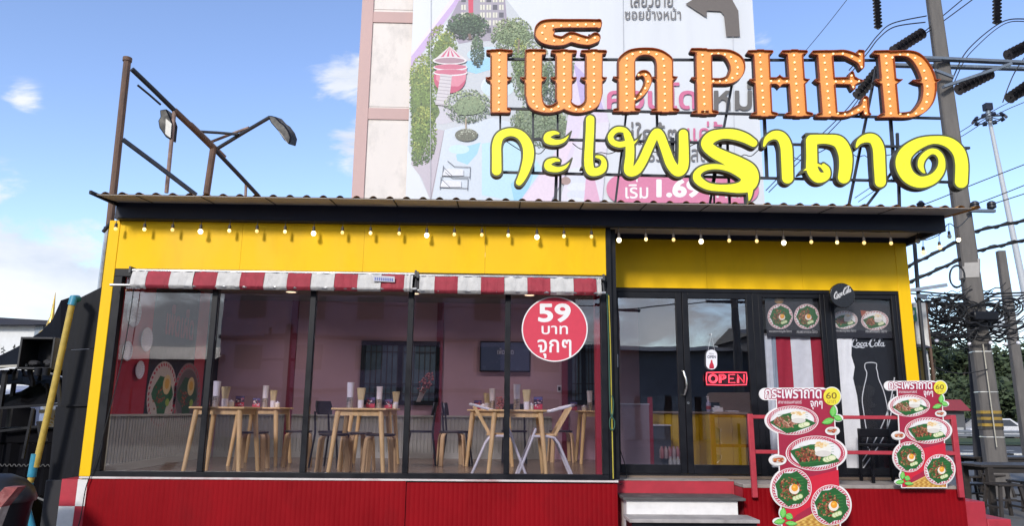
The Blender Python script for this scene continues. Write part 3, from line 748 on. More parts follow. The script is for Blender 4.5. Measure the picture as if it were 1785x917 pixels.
def serif(x0, x1, y, top=True, r=20):
    """scalloped slab serif"""
    s = -1 if top else 1; xm = (x0+x1)/2; w_ = (x1-x0)
    return [(False, (x0+r*0.6, y, r*0.75), (x0+w_*0.3, y-s*6, r*1.15)), (False, (x1-r*0.6, y, r*0.75), (x1-w_*0.3, y-s*6, r*1.15)), (False, (xm-w_*0.1, y+s*2, r), (xm+w_*0.1, y+s*2, r))]
def spur(x, y, dx, r=26): return [(False, (x, y, r), (x+dx*0.55, y-2, r*0.55), (x+dx, y-r*0.45, 5))]
def stem(x0, y0, x1, y1, h):
    """upright with square ends, h = half width"""
    n = int(h/6)+2; out = []
    for k in range(n):
        t = k/(n-1); o = (-h+12)+(2*h-24)*t; out.append((False, (x0+o, y0+10, 13), (x1+o, y1-10, 13)))
    return out
A = (840, 20, 4.827); B = (1040, 70, 6.155); C3 = (1300, 70, 4.958)
orange('leftmost orange bulb-lit letter, a single upright bar with foot', A,
       stem(143, 320, 143, 850, 72)+serif(38, 258, 336)+spur(80, 568, -44)+spur(206, 568, 42)+[(False, (150, 828, 24), (222, 832, 22))],
       [(9, (148, 345), (142, 820))], (25, 300, 265, 865))
orange('orange bulb-lit letter with three stems joined by two round bowls', A,
       stem(435, 322, 432, 700, 72)+stem(690, 335, 690, 740, 70)+stem(943, 335, 943, 700, 72)
       + [(False, (400, 345, 30), (520, 340, 24))]+serif(582, 798, 338)+serif(833, 1050, 338)
       + spur(380, 568, -54)+spur(500, 568, 40)+spur(632, 568, -48)+spur(748, 568, 46)+spur(884, 568, -50)+spur(1002, 568, 46)
       + [(True, (434, 690, 71), (450, 760, 66), (500, 806, 42), (562, 822, 32), (628, 806, 38), (676, 770, 50), (690, 700, 66)),
          (True, (690, 700, 66), (706, 770, 50), (752, 808, 38), (815, 822, 32), (880, 800, 44), (928, 755, 64), (943, 690, 71)), (False, (690, 760, 40), (690, 780, 24))],
       [(8, (437, 345), (434, 752)), (8, (692, 345), (692, 752)), (8, (943, 345), (945, 752)), (4, (463, 795), (520, 818), (586, 820), (645, 795)), (4, (738, 795), (792, 820), (854, 818), (912, 797))], (310, 295, 1060, 870))
orange('orange bulb-lit hook mark floating above the other orange letters', A,
       [(True, (975, 100, 36), (850, 100, 38), (700, 100, 38), (590, 105, 44), (520, 130, 58), (500, 172, 60), (530, 212, 58), (600, 240, 48), (680, 245, 40), (750, 215, 45), (830, 235, 42), (900, 245, 38), (955, 218, 44)),
        (False, (985, 85, 24), (985, 118, 24)), (False, (560, 170, 40), (580, 170, 34))],
       [(7, (945, 100), (530, 118)), (1, (508, 172), (508, 173)), (7, (538, 226), (608, 240), (684, 236), (750, 208), (820, 226), (890, 236), (952, 216))], (430, 40, 1030, 300))
orange('orange bulb-lit arched letter with a curl hanging inside', B,
       stem(320, 200, 322, 750, 93)+stem(727, 200, 732, 750, 92)
       + [(True, (318, 230, 92), (365, 165, 66), (440, 128, 46), (525, 118, 40), (610, 130, 48), (680, 168, 66), (728, 230, 92)),
          (True, (452, 372, 24), (485, 352, 30), (530, 365, 40), (555, 420, 42), (530, 500, 40), (480, 575, 34), (420, 628, 24))]
       + serif(178, 468, 750, False, 22)+serif(590, 885, 752, False, 22)+spur(246, 405, -66)+spur(812, 405, 54)+spur(648, 405, -48, 22),
       [(8, (328, 190), (320, 265), (322, 490), (326, 720)), (8, (716, 195), (726, 265), (732, 490), (736, 720)), (4, (388, 142), (473, 120), (563, 122), (645, 143)), (6, (452, 364), (528, 362), (553, 432), (526, 507), (481, 570), (413, 622))], (165, 65, 900, 800))
orange('orange bulb-lit letter P in old west lettering', B,
       stem(1148, 125, 1160, 760, 88)+[(True, (1150, 128, 34), (1240, 126, 32), (1345, 128, 34), (1430, 160, 56), (1495, 225, 80), (1512, 290, 82), (1490, 355, 76), (1430, 415, 52), (1340, 438, 34), (1235, 436, 32))]
       + [(False, (1025, 105, 22), (1120, 112, 30)), (False, (1110, 108, 22), (1170, 108, 24))]+serif(1025, 1305, 775, False, 22)+spur(1085, 412, -66),
       [(9, (1138, 150), (1163, 755)), (11, (1240, 142), (1335, 138), (1420, 160), (1486, 204), (1516, 280), (1510, 356), (1440, 410), (1355, 433), (1255, 433))], (985, 65, 1605, 815))
orange('orange bulb-lit letter H in old west lettering', C3,
       stem(135, 95, 160, 635, 68)+stem(425, 95, 460, 635, 68)+serif(15, 235, 100)+serif(308, 532, 100)+serif(50, 275, 640, False)+serif(345, 578, 640, False)
       + [(False, (200, 350, 30), (380, 350, 30)), (False, (292, 300, 4), (292, 350, 42)), (False, (292, 350, 42), (292, 404, 4))]+spur(90, 350, -55)+spur(500, 350, 48),
       [(9, (125, 125), (160, 614)), (9, (420, 125), (459, 616)), (3, (222, 348), (358, 350))], (0, 70, 590, 670))
orange('orange bulb-lit letter E with a star on its middle arm', C3,
       stem(685, 100, 725, 640, 66)+[(False, (585, 105, 18), (700, 112, 28)), (True, (680, 112, 26), (770, 108, 24), (850, 110, 28), (925, 138, 34), (985, 175, 32), (1003, 235, 16)), (False, (985, 105, 26), (1012, 95, 12)), (False, (1000, 110, 24), (1006, 225, 18)),
          (True, (715, 630, 26), (800, 642, 24), (880, 636, 26), (960, 600, 34), (1020, 560, 34), (1035, 505, 24)), (False, (1030, 520, 28), (1042, 625, 28)), (False, (1045, 630, 26), (1075, 640, 8)),
          (False, (760, 350, 30), (940, 350, 34)), (False, (920, 350, 36), (1015, 350, 5)), (False, (920, 350, 36), (916, 285, 18)), (False, (920, 350, 36), (932, 415, 14)), (False, (625, 648, 18), (720, 640, 28))]
       + spur(650, 350, -52),
       [(9, (680, 128), (730, 620)), (3, (760, 112), (840, 110), (922, 135)), (3, (988, 118), (988, 172), (1004, 226)), (4, (800, 627), (862, 636), (922, 628), (978, 600)), (3, (1030, 514), (1026, 570), (1040, 628)), (4, (782, 352), (982, 350)), (1, (918, 300), (918, 301)), (1, (932, 400), (932, 401))], (555, 70, 1095, 670))
orange('rightmost orange bulb-lit letter D in old west lettering', C3,
       stem(1215, 105, 1262, 645, 64)+[(False, (1115, 105, 18), (1230, 112, 28)), (False, (1160, 655, 16), (1260, 640, 30)), (True, (1230, 118, 26), (1320, 112, 24), (1410, 118, 32), (1480, 155, 48), (1540, 235, 58), (1578, 330, 62), (1588, 420, 60), (1572, 510, 56), (1520, 585, 48), (1440, 636, 30), (1340, 648, 24), (1240, 640, 26))]
       + spur(1170, 352, -48)+spur(1290, 352, 60)+spur(1535, 355, -92, 24)+spur(1610, 352, 66),
       [(9, (1214, 132), (1258, 628)), (14, (1272, 144), (1338, 120), (1408, 120), (1472, 150), (1516, 200), (1546, 258), (1560, 320), (1572, 388), (1576, 458), (1570, 520), (1540, 576), (1492, 622), (1420, 640), (1340, 632))], (1080, 70, 1695, 675))
GY = 'yellow script letters of the rooftop sign'
D4 = (840, 190, 4.354); D5 = (1200, 190, 3.57)
def yellow(label, conv, strokes):
    T = lambda p: (conv[0]+p[0]/conv[2], conv[1]+p[1]/conv[2], p[2]/conv[2])
    ss = [[T(p) for p in s] for s in strokes]
    xs = [p[0]-p[2] for s in ss for p in s]+[p[0]+p[2] for s in ss for p in s]; ys = [p[1]-p[2] for s in ss for p in s]+[p[1]+p[2] for s in ss for p in s]
    f = Field(min(xs)-4, min(ys)-4, max(xs)+4, max(ys)+4, 0.6)
    for s in ss: f.stroke(s, True, 9)
    c = at((min(xs)+max(xs))/2, max(ys), YS)
    root = thing('script_letter', label, 'sign letter', (c.x, YS+0.06, c.z), GY)
    slab(f.loops(0.4), YS-0.018, YS+0.085, 'letter_side', M_yside, root)
    slab(f.loops(0.3), YS-0.024, YS-0.0185, 'letter_trim', M_ytrim, root)
    slab(f.loops(-2.9), YS-0.030, YS-0.0245, 'letter_face', M_yface, root)
yellow('leftmost yellow letter, a tall arch with a hooked right leg', D4, [[(112, 470, 49), (112, 380, 48), (114, 270, 47), (145, 205, 44), (220, 180, 42), (295, 205, 46), (345, 280, 52), (352, 370, 53), (330, 460, 48), (300, 530, 41), (282, 560, 36)]])
yellow('upper of two small yellow curls after the first yellow letter', D4, [[(580, 190, 20), (545, 185, 28), (500, 205, 36), (500, 240, 40), (560, 258, 32), (615, 245, 26), (650, 215, 17), (678, 172, 4)]])
yellow('lower of two small yellow curls after the first yellow letter', D4, [[(585, 396, 20), (550, 391, 28), (505, 411, 36), (505, 446, 40), (565, 464, 32), (620, 451, 26), (655, 421, 17), (684, 376, 4)]])
yellow('tall yellow letter with a small loop at its foot', D4, [[(820, 84, 44), (818, 170, 44), (812, 280, 44), (808, 400, 46), (822, 470, 46), (865, 482, 42), (912, 460, 40), (925, 410, 32), (905, 375, 27), (868, 366, 22)], [(805, 420, 28), (775, 436, 14), (750, 450, 4)]])
yellow('wide zigzag yellow letter with a loop at its start', D4, [[(1110, 200, 32), (1075, 165, 32), (1015, 165, 33), (975, 210, 33), (990, 255, 34), (1045, 275, 34), (1110, 260, 34)], [(1095, 190, 36), (1118, 260, 44), (1120, 360, 46), (1112, 470, 48), (1165, 470, 48), (1215, 400, 47), (1265, 290, 46), (1312, 195, 45), (1345, 200, 46), (1385, 300, 47), (1430, 420, 50), (1482, 476, 52), (1522, 440, 52), (1528, 330, 50), (1525, 195, 47)], [(1150, 262, 22), (1182, 232, 13), (1208, 192, 4)]])
yellow('large swirling yellow letter with a double loop and a tail', D5, [[(400, 215, 34), (350, 185, 40), (280, 163, 42), (205, 160, 40), (140, 180, 46), (110, 222, 45), (150, 268, 46), (230, 310, 50), (310, 350, 56), (370, 400, 66), (372, 460, 62), (320, 492, 44), (220, 496, 32), (120, 485, 32), (58, 445, 36), (52, 405, 32), (95, 372, 28), (170, 362, 26), (250, 378, 26), (320, 415, 28), (370, 460, 28)], [(372, 470, 40), (380, 520, 26), (376, 560, 17), (366, 588, 6)]])
yellow('first hooked yellow upright, right of the swirling letter', D5, [[(466, 232, 17), (485, 190, 27), (530, 166, 36), (575, 180, 42), (602, 235, 46), (608, 320, 46), (612, 432, 45)]])
yellow('yellow letter shaped like a doorway with a curl at lower left', D5, [[(842, 385, 20), (822, 362, 18), (800, 352, 18)], [(760, 200, 44), (762, 300, 44), (765, 380, 46), (800, 428, 44), (848, 420, 36), (858, 380, 26), (835, 352, 20)], [(760, 196, 42), (850, 192, 38), (930, 210, 48), (968, 280, 52), (972, 360, 50), (962, 428, 48)], [(745, 372, 22), (715, 385, 13), (688, 405, 4)], [(728, 160, 8), (800, 162, 10)]])
yellow('second hooked yellow upright, right of the doorway-shaped letter', D5, [[(1040, 238, 16), (1060, 205, 27), (1105, 185, 36), (1150, 196, 42), (1176, 250, 46), (1182, 340, 46), (1188, 456, 44)]])
yellow('rightmost yellow letter, a spiral with a long right leg', D5, [[(1690, 455, 50), (1692, 340, 50), (1670, 265, 48), (1610, 212, 42), (1520, 196, 34), (1425, 220, 44), (1350, 275, 52), (1328, 345, 56), (1360, 420, 52), (1430, 458, 46), (1510, 440, 42), (1560, 385, 36), (1568, 320, 30), (1540, 275, 28), (1495, 270, 28), (1450, 310, 30), (1438, 355, 28), (1452, 390, 20), (1468, 404, 10)]])
# steel frame behind the letters
fr = thing('sign_frame', 'dark steel frame on the roof carrying the orange and yellow letters', 'sign frame', (at(1250, 352, 0.9).x, 0.95, 3.98))
def fbar(x0, y0, x1, y1, w_=0.035, Y=YS+0.16, name='frame_bar'):
    m = MB(); m.bar(at(x0, y0, Y), at(x1, y1, Y), w_, 0.03); return m.build(name, M_fsteel, fr)
fbar(880, 103, 1640, 105, 0.032); fbar(880, 189, 1640, 206, 0.032)
fbar(868, 241, 1690, 258, 0.035); fbar(868, 300, 1680, 318, 0.035)
rb = lambda x: 347+(x-892)*0.0215
for (x, y, xe) in ((872, 190, 872), (929, 190, 930), (972, 185, 972), (1037, 210, 1035), (945, 70, 944), (1027, 60, 1026)):
    ye = 300 if y > 150 else 106
    fbar(x, y, xe, ye, 0.026)
for (x, y, xe, ye, wd) in ((970, 300, 968, 356, 0.04), (977, 300, 976, 356, 0.03), (1092, 195, 1072, 358, 0.026), (1145, 198, 1146, 250, 0.03), (1278, 135, 1236, 362, 0.03), (1268, 250, 1272, 362, 0.03), (1332, 200, 1337, 312, 0.04), (1527, 120, 1478, 366, 0.032), (1552, 205, 1560, 312, 0.04), (1564, 232, 1568, 366, 0.034), (1585, 260, 1505, 366, 0.034), (1258, 235, 1240, 330, 0.03), (1243, 250, 1245, 362, 0.02), (1172, 240, 1172, 270, 0.05)):
    fbar(x, y, xe, ye, wd, YS+0.20)
m = MB()
rng = random.Random(5)
for k in range(7):
    x = 880+k*118; pts = []
    for i in range(9): t = i/8; pts.append(at(x+t*100, 244+(x-880)*0.02+26*math.sin(PI*t)*(0.5+0.5*rng.random())+k % 2*3, YS+0.135))
    m.tube([Vector(q) for q in catmull([tuple(q) for q in pts], 3)], 0.006, 4)
wr = m.build('wiring', M_cab, fr); wr['kind'] = 'stuff'

# ------------------------------------------------------------------ scaffold and floodlights at the left end of the roof
M_rust = mat('rusty_pipe', (0.13, 0.075, 0.05), 0.7, var=0.45, scale=9, bump=0.4, bscale=60, dirt=0.8, dirtcol=(0.06, 0.035, 0.03), stretch=(1, 1, 0.4))
M_rustp = mat('faded_rusty_pipe', (0.26, 0.18, 0.15), 0.7, var=0.35, scale=12, dirt=0.7, dirtcol=(0.10, 0.05, 0.04))
sc_ = thing('scaffold_frame', 'old rusty pipe frame sticking up at the left end of the roof', 'pipe frame', (at(185, 500, 0.3).x, 0.3, 0))
def pipe(p, q, r, m_=M_rust, name='pipe'): return MB().tube([p, (Vector(p)+Vector(q))/2+Vector((0, 0, 0.004)), q], r, 9).build(name, m_, sc_)
p0 = at(222, 104, 0.45); p1 = at(183, 470, 0.45); dwn = p1+(p1-p0)*((p1.z-0.0)/(p0.z-p1.z))
pipe(p0, dwn, 0.045, M_rust, 'post'); MB().cyl(p0-Vector((0, 0, 0.02)), p0+Vector((0, 0, 0.03)), 0.055).build('post_cap', M_rust, sc_)
pipe(at(188, 395, 0.40), (at(188, 395, 0.40).x-0.02, 0.40, 0), 0.03, M_galv, 'post')
pA = at(230, 120, 0.35); pB = at(304, 192, 0.9); pC = at(372, 258, 1.45); pD = at(452, 343, 2.2)
pipe(pA, pB, 0.032, M_fsteel, 'rail'); pipe(pB, pC, 0.042, M_rust, 'rail'); pipe(pC, pD, 0.03, M_fsteel, 'rail')
pipe(at(240, 148, 0.4), at(280, 182, 0.7), 0.014, M_fsteel, 'brace'); pipe(at(332, 215, 1.15), at(392, 274, 1.62), 0.03, M_rustp, 'brace')
pipe(at(214, 243, 0.35), at(342, 340, 0.7), 0.03, M_fsteel, 'rail')
pipe(pB+Vector((0, 0, 0.02)), at(290, 336, 0.9), 0.026, M_rustp, 'upright'); pipe(pC+Vector((0, 0, 0.02)), at(360, 338, 1.45), 0.045, M_rust, 'upright'); pipe(at(429, 318, 2.0), at(428, 342, 2.0), 0.02, M_rustp, 'upright')
pipe(at(380, 258, 1.45), at(470, 204, 1.3), 0.026, M_fsteel, 'lamp_arm'); pipe(at(346, 229, 1.3), at(415, 234, 1.35), 0.02, M_fsteel, 'lamp_arm'); pipe(at(368, 247, 1.45), at(434, 222, 1.35), 0.02, M_rustp, 'lamp_arm')
for i, (x, y, xe, ye, n_) in enumerate(((183, 398, 205, 388, 'tarp_tie'), (180, 404, 196, 386, 'tarp_tie'))):
    pipe(at(x, y, 0.2), at(xe, ye, 0.15), 0.022, M_fsteel, n_)
def flood(label, px, py, Y, lens_pts, body_pts, dv):
    c = at(px, py, Y); root = thing('floodlight', label, 'floodlight', c, 'floodlights on the rusty pipe frame')
    P_ = [at(x, y, Y) for x, y in body_pts]; m = MB(); m.prism(P_, dv); m.build('housing', M_blk, root, bevel=0.015)
    Q = [at(x, y, Y-0.012) for x, y in lens_pts]; m = MB(); m.prism(Q, Vector((0, 0.01, 0))); m.build('lens', mat('frosted_lens' if 'tipped' in label else 'dark_lens', (0.30, 0.30, 0.29) if 'tipped' in label else (0.05, 0.05, 0.055), 0.3), root, smooth=False)
    return root
flood('floodlight tipped over behind the rusty upright, pale lens facing right', 290, 215, 0.86, [(289, 206), (299, 215), (297, 240), (288, 233)], [(278, 191), (290, 189), (297, 205), (300, 214), (297, 243), (288, 238), (277, 222), (275, 210), (279, 203)], Vector((0.02, 0.14, 0.0)))
flood('black floodlight at the end of its arm, pointing down to the right', 487, 225, 1.3, [(483, 224), (490, 232), (503, 251), (501, 249)], [(465, 201), (472, 201), (480, 203), (488, 212), (495, 217), (503, 228), (507, 239), (504, 252), (494, 243), (485, 229), (472, 214)], Vector((0.05, 0.16, 0.03)))

# ------------------------------------------------------------------ tower block with billboard behind the shop
YT = 15.0
M_tpink = mat('faded_pink_render', (0.52, 0.36, 0.34), 0.85, var=0.08, scale=0.5, dirt=0.25, dirtcol=(0.36, 0.25, 0.22), stretch=(1, 1, 0.3))
M_tcream = mat('cream_render', (0.70, 0.645, 0.61), 0.85, var=0.05, scale=0.6, dirt=0.6, dirtcol=(0.30, 0.29, 0.28), stretch=(1, 1, 0.6))
tw = thing('tower_block', 'pink and cream tower block rising behind the shop roof', 'building', (at(960, 300, YT).x, YT+4, 0))
xl = at(624, 170, YT).x; xr = at(1322, 170, YT).x; zt = at(900, -420, YT).z
m = MB(); m.box((xl+0.001, YT+0.06, 0), (xr, YT+9, zt)); m.build('wall', M_tcream, tw)
xb_ = at(712, 170, YT).x
for i, y in enumerate((-150, 28, 197, 372, 560)):
    m = MB(); z = at(650, y, YT).z; m.box((xl-0.03, YT+0.02, z-0.2), (xb_+0.4, YT+0.059, z+0.20)); m.build('floor_band', M_tpink, tw)
m = MB(); m.box((xl-0.035, YT, 0), (xl+0.36, YT+9.05, zt)); m.build('corner_pier', M_tpink, tw)
xp = xl+0.36
for (ya, yb_) in ((45, 182), (214, 350), (-120, 12)):
    za, zb = at(660, ya, YT).z, at(660, yb_, YT).z
    m = MB(); m.box((xp+0.03, YT+0.045, zb-0.05), (xb_+0.3, YT+0.063, za+0.02)); m.build('recessed_panel', M_tcream, tw)
# billboard
YBB = YT-0.25
bb = thing('billboard', 'huge condominium advertising billboard on the pink tower block', 'billboard', (at(1020, 340, YBB).x, YBB, 4.5))
x0, x1 = at(714, 170, YBB).x, at(1322, 170, YBB).x; z0, z1 = at(1000, 380, YBB).z, at(1000, -330, YBB).z
m = MB(); m.box((x0, YBB+0.005, z0), (x1, YBB+0.15, z1)); m.build('panel', mat('billboard_vinyl', (0.60, 0.62, 0.66), 0.5, var=0.05, scale=0.35, stretch=(3, 1, 0.3)), bb)
p = Print(YBB, 0.0002); rng = random.Random(11)
def clip(pt): return pt
p.poly([(805, -8), (717, 104), (712, 262), (750, 349), (905, 352), (1000, 352), (1062, 215), (985, 130), (878, -8)], (0.50, 0.52, 0.56))
p.poly([(795, -8), (717, 98), (716, 120), (808, -8)], (0.50, 0.36, 0.60)); p.poly([(717, 92), (716, 99), (799, -8), (790, -8)], (0.68, 0.62, 0.74))
p.poly([(812, -8), (740, 92), (760, 80), (880, -8)], (0.62, 0.64, 0.72))
p.poly([(800, 0), (880, -8), (886, 60), (800, 76), (780, 40)], (0.30, 0.26, 0.34)); p.poly([(810, -8), (876, -8), (882, 40), (885, 70), (812, 72)], (0.33, 0.30, 0.36))
p.poly([(816, -8), (825, -8), (825, 27), (817, 27)], (0.55, 0.06, 0.12))
for r_ in range(5):
    for c_ in range(7):
        x = 804+c_*11; y = -6+r_*13.5
        if 812 < x < 828: continue
        p.poly([(x, y), (x+8, y), (x+8, y+9), (x, y+9)], (0.62, 0.60, 0.52) if (r_*3+c_) % 4 else (0.10, 0.10, 0.13), 12)
        p.line([(x+4, y), (x+4, y+9)], 0.9, (0.10, 0.09, 0.11), 13)
# water and paths
p.ell(850, 95, 36, 14, (0.45, 0.60, 0.72)); p.poly([(812, 106), (856, 100), (858, 120), (830, 128), (815, 124)], (0.30, 0.55, 0.75))
p.ell(768, 196, 34, 20, (0.52, 0.50, 0.56)); p.poly([(716, 285), (750, 222), (778, 228), (751, 350), (735, 310)], (0.47, 0.42, 0.48)); p.line([(775, 226), (751, 346)], 1.3, (0.28, 0.24, 0.28))
p.poly([(775, 226), (860, 205), (1000, 240), (985, 300), (905, 352), (752, 352)], (0.55, 0.60, 0.67))
p.poly([(795, 270), (812, 255), (838, 248), (832, 268), (815, 287), (797, 280)], (0.32, 0.56, 0.72)); p.ell(800, 260, 18, 8, (0.50, 0.66, 0.76))
p.poly([(840, 250), (905, 240), (950, 300), (905, 352), (840, 340)], (0.44, 0.64, 0.78)); p.poly([(890, 320), (935, 290), (915, 348), (896, 350)], (0.30, 0.55, 0.74))
p.ell(868, 150, 30, 20, (0.62, 0.66, 0.70)); p.ell(868, 153, 28, 17, (0.52, 0.62, 0.66))
def bush(cx, cy, rx, ry, n, cols, s0=2.2, lay0=30):
    """clump of printed leaves"""
    for k in range(n):
        a = rng.random()*2*PI; q = math.sqrt(rng.random()); x = cx+rx*q*math.cos(a); y = cy+ry*q*math.sin(a)
        if x < 714 and y > 0: continue
        h = s0*(0.6+0.9*rng.random()); b = rng.random()*PI; c_ = cols[min(len(cols)-1, int(len(cols)*(0.5+0.42*(y-cy)/max(ry, 1)*0.8+0.35*(rng.random()-0.5))))]
        j = rng.choice((0.45, 0.7, 0.95, 1.15, 1.45))
        p.poly([(x+h*math.cos(b), y+h*math.sin(b)), (x-h*0.5*math.sin(b), y+h*0.5*math.cos(b)), (x-h*math.cos(b), y-h*math.sin(b)), (x+h*0.6*math.sin(b), y-h*0.6*math.cos(b))], tuple(v*j*0.72 for v in c_), lay0+k*0.02)
G1 = [(0.40, 0.46, 0.12), (0.20, 0.30, 0.08), (0.08, 0.15, 0.05)]; G2 = [(0.16, 0.24, 0.14), (0.09, 0.15, 0.10), (0.04, 0.07, 0.06)]; G3 = [(0.40, 0.46, 0.26), (0.25, 0.33, 0.19), (0.15, 0.21, 0.13)]
def mass(pts, col, lay):
    mx_, my_ = sum(a_[0] for a_ in pts)/len(pts), sum(a_[1] for a_ in pts)/len(pts); q_ = catmull([(mx_+(x-mx_)*0.86+rng.uniform(-3, 3), my_+(y-my_)*0.8+rng.uniform(-3, 3)) for x, y in pts]+[pts[0]], 4)[:-1]; p.poly([(max(715, x), y) for x, y in q_], col, lay)
mass([(716, 112), (735, 92), (756, 110), (758, 160), (770, 192), (756, 225), (745, 268), (734, 288), (722, 285), (714, 250)], (0.12, 0.18, 0.06), 28)
mass([(752, 95), (768, 58), (785, 52), (795, 75), (790, 90), (770, 105), (755, 130)], (0.13, 0.19, 0.08), 28.2)
mass([(780, 40), (800, 26), (830, 24), (848, 42), (842, 60), (815, 66), (788, 62)], (0.05, 0.08, 0.06), 28.4)
mass([(866, 50), (890, 32), (912, 40), (925, 66), (915, 86), (880, 84), (864, 72)], (0.20, 0.26, 0.14), 28.5)
mass([(900, 85), (930, 75), (955, 110), (960, 150), (940, 190), (915, 180), (895, 130)], (0.20, 0.26, 0.15), 28.6)
mass([(900, 190), (930, 180), (985, 195), (990, 235), (960, 255), (915, 245), (895, 220)], (0.20, 0.25, 0.17), 28.7)
mass([(970, 110), (1000, 100), (1020, 140), (1010, 185), (980, 190), (965, 150)], (0.17, 0.22, 0.15), 28.8)
bush(737, 165, 27, 72, 1400, G1, 1.9); bush(770, 88, 27, 46, 800, G1, 1.8, lay0=56); bush(738, 235, 23, 52, 1100, G1, 1.7, 64); bush(726, 268, 9, 22, 260, G1, 1.6, 78)
bush(815, 45, 37, 24, 700, G2, 1.8, lay0=84); bush(832, 90, 12, 28, 420, G2, 1.6, 97); bush(893, 62, 37, 33, 800, G3, 1.8, lay0=106); bush(928, 130, 37, 58, 800, G3, 1.8, lay0=120); bush(905, 100, 14, 34, 260, G1, 1.6, lay0=134)
p.line([(905, 68), (903, 92)], 3, (0.2, 0.16, 0.12), 140); p.line([(818, 58), (820, 68)], 5, (0.16, 0.11, 0.10), 140)
bush(943, 217, 54, 40, 950, G3, 1.8, 141); bush(995, 148, 34, 50, 480, G3, 1.8, lay0=160); bush(962, 150, 18, 40, 320, G2, 1.7, lay0=169)
BASE_ = p.step*120; p.Y -= BASE_
# small play tower with a conical canopy and steps
pc = (0.55, 0.10, 0.20)
p.ell(784, 136, 28, 26, (0.48, 0.08, 0.16), 70); p.poly([(762, 118), (814, 118), (812, 138), (800, 150), (772, 150), (760, 138)], (0.62, 0.22, 0.30), 71)
p.poly([(784, 80), (814, 104), (756, 104)], (0.62, 0.56, 0.58), 72)
for k in range(4): p.poly([(784, 81), (762+k*14, 106), (768+k*14, 107)], pc, 73+k)
p.ell(784, 105, 30, 7, (0.66, 0.62, 0.64), 78); p.ell(784, 105, 26, 5, (0.35, 0.22, 0.27), 79)
for k in range(2): p.ell(785, 117+k*9, 30, 6, (0.68, 0.66, 0.68), 80+2*k); p.ell(785, 116+k*9, 28, 4.6, (0.52, 0.14, 0.22), 81+2*k)
p.poly([(768, 128), (788, 130), (782, 184), (759, 182)], (0.56, 0.52, 0.55), 86)
for k in range(9): p.line([(767-k*0.9, 132+k*6), (787-k*0.7, 134+k*6)], 1.3, (0.36, 0.32, 0.36), 87)
mass([(785, 180), (800, 165), (830, 163), (848, 185), (835, 203), (800, 205)], (0.20, 0.26, 0.15), 87.5); bush(815, 185, 42, 30, 620, G3, 1.7, 88); p.line([(812, 205), (812, 226)], 2.4, (0.38, 0.30, 0.22), 98); p.ell(813, 235, 20, 11, (0.13, 0.13, 0.10), 99); bush(813, 234, 20, 10, 120, [(0.5, 0.52, 0.42), (0.18, 0.2, 0.15)], 1.3, 100)
for (x, y) in ((770, 294), (766, 314)):
    p.poly([(x+6, y), (x+38, y+1), (x+38, y+12), (x, y+12)], (0.66, 0.66, 0.70), 104)
    for q in ([(x, y+12), (x+50, y+14)], [(x+4, y-2), (x+18, y+12)], [(x+3, y-6), (x+1, y+16)], [(x+10, y-14), (x+22, y-4)], [(x+22, y-4), (x+50, y-3)], [(x+50, y-3), (x+49, y+18)]): p.line(q, 1.0, (0.10, 0.10, 0.12), 105)
# ribbons and sleeve on the right of the picture
p.poly([(1005, 90), (1030, 80), (1062, 215), (1018, 245), (960, 352), (905, 352), (985, 240)], (0.64, 0.56, 0.68), 110); p.poly([(985, 250), (1005, 232), (960, 352), (908, 352)], (0.70, 0.58, 0.68), 111)
p.poly([(1000, 110), (1040, 150), (1052, 190), (1012, 180)], (0.46, 0.38, 0.62), 112); p.poly([(1015, 215), (1062, 212), (1050, 350), (975, 352)], (0.66, 0.62, 0.70), 113)
for k in range(5): p.ell(1008-k*1, 300+k*13, 17, 8, (0.66-0.05*(k % 2), 0.68-0.05*(k % 2), 0.74), 114+k)
p.ell(986, 315, 9, 7, (0.35, 0.24, 0.22), 120); p.poly([(1022, 300), (1034, 300), (1046, 352), (1018, 352)], (0.66, 0.38, 0.52), 121)
# seams and writing
for x in (751, 1086, 1277): p.line([(x, -8), (x-1 if x < 900 else x+4, 356)], 0.8, (0.42, 0.43, 0.47), 130)
p.text('เลี้ยวซ้าย', 1099, -18, 1173, 11, (0.16, 0.15, 0.15), 131, bold=0.008); p.text('ซอยข้างหน้า', 1089, 12, 1187, 33, (0.16, 0.15, 0.15), 131, bold=0.008)
p.poly([(1195, 6), (1232, 30), (1232, 18), (1256, 19), (1262, 26), (1266, 63), (1290, 63), (1287, 18), (1276, -2), (1258, -8), (1231, -8), (1231, -16)], (0.135, 0.115, 0.105), 131)
p.text('คอนโด', 1058, 143, 1214, 190, (0.58, 0.15, 0.28), 131, bold=0.02); p.text('ใหม่', 1222, 140, 1311, 192, (0.13, 0.12, 0.115), 131, bold=0.02)
p.text('อยู่ใกล้ๆ', 1066, 212, 1180, 262, (0.16, 0.15, 0.15), 131, bold=0.006); p.text('แค่รั้ว', 1198, 211, 1274, 246, (0.58, 0.15, 0.28), 131, bold=0.006)
p.text('ม.ธรรมศาสตร์', 1092, 252, 1250, 281, (0.17, 0.16, 0.16), 131)
pill = [(1082+math.cos(a)*25, 329+math.sin(a)*24) for a in [PI/2+PI*i/14 for i in range(15)]]+[(1298+math.cos(a)*25, 331+math.sin(a)*23) for a in [-PI/2+PI*i/14 for i in range(15)]]
p.poly(pill, (0.62, 0.20, 0.33), 131)
p.text('เริม', 1090, 321, 1130, 346, (0.78, 0.76, 0.77), 132, bold=0.012); p.poly([(1109, 311), (1111.5, 311), (1111.5, 317), (1109, 317)], (0.78, 0.76, 0.77), 132)
p.text('1.69', 1144, 312, 1222, 344, (0.80, 0.78, 0.79), 132, bold=0.045); p.text('ล้าน', 1236, 316, 1290, 345, (0.78, 0.76, 0.77), 132, bold=0.01)
p.build('printed_picture', bb, print_mat('billboard_ink', 0.5, 0.04))
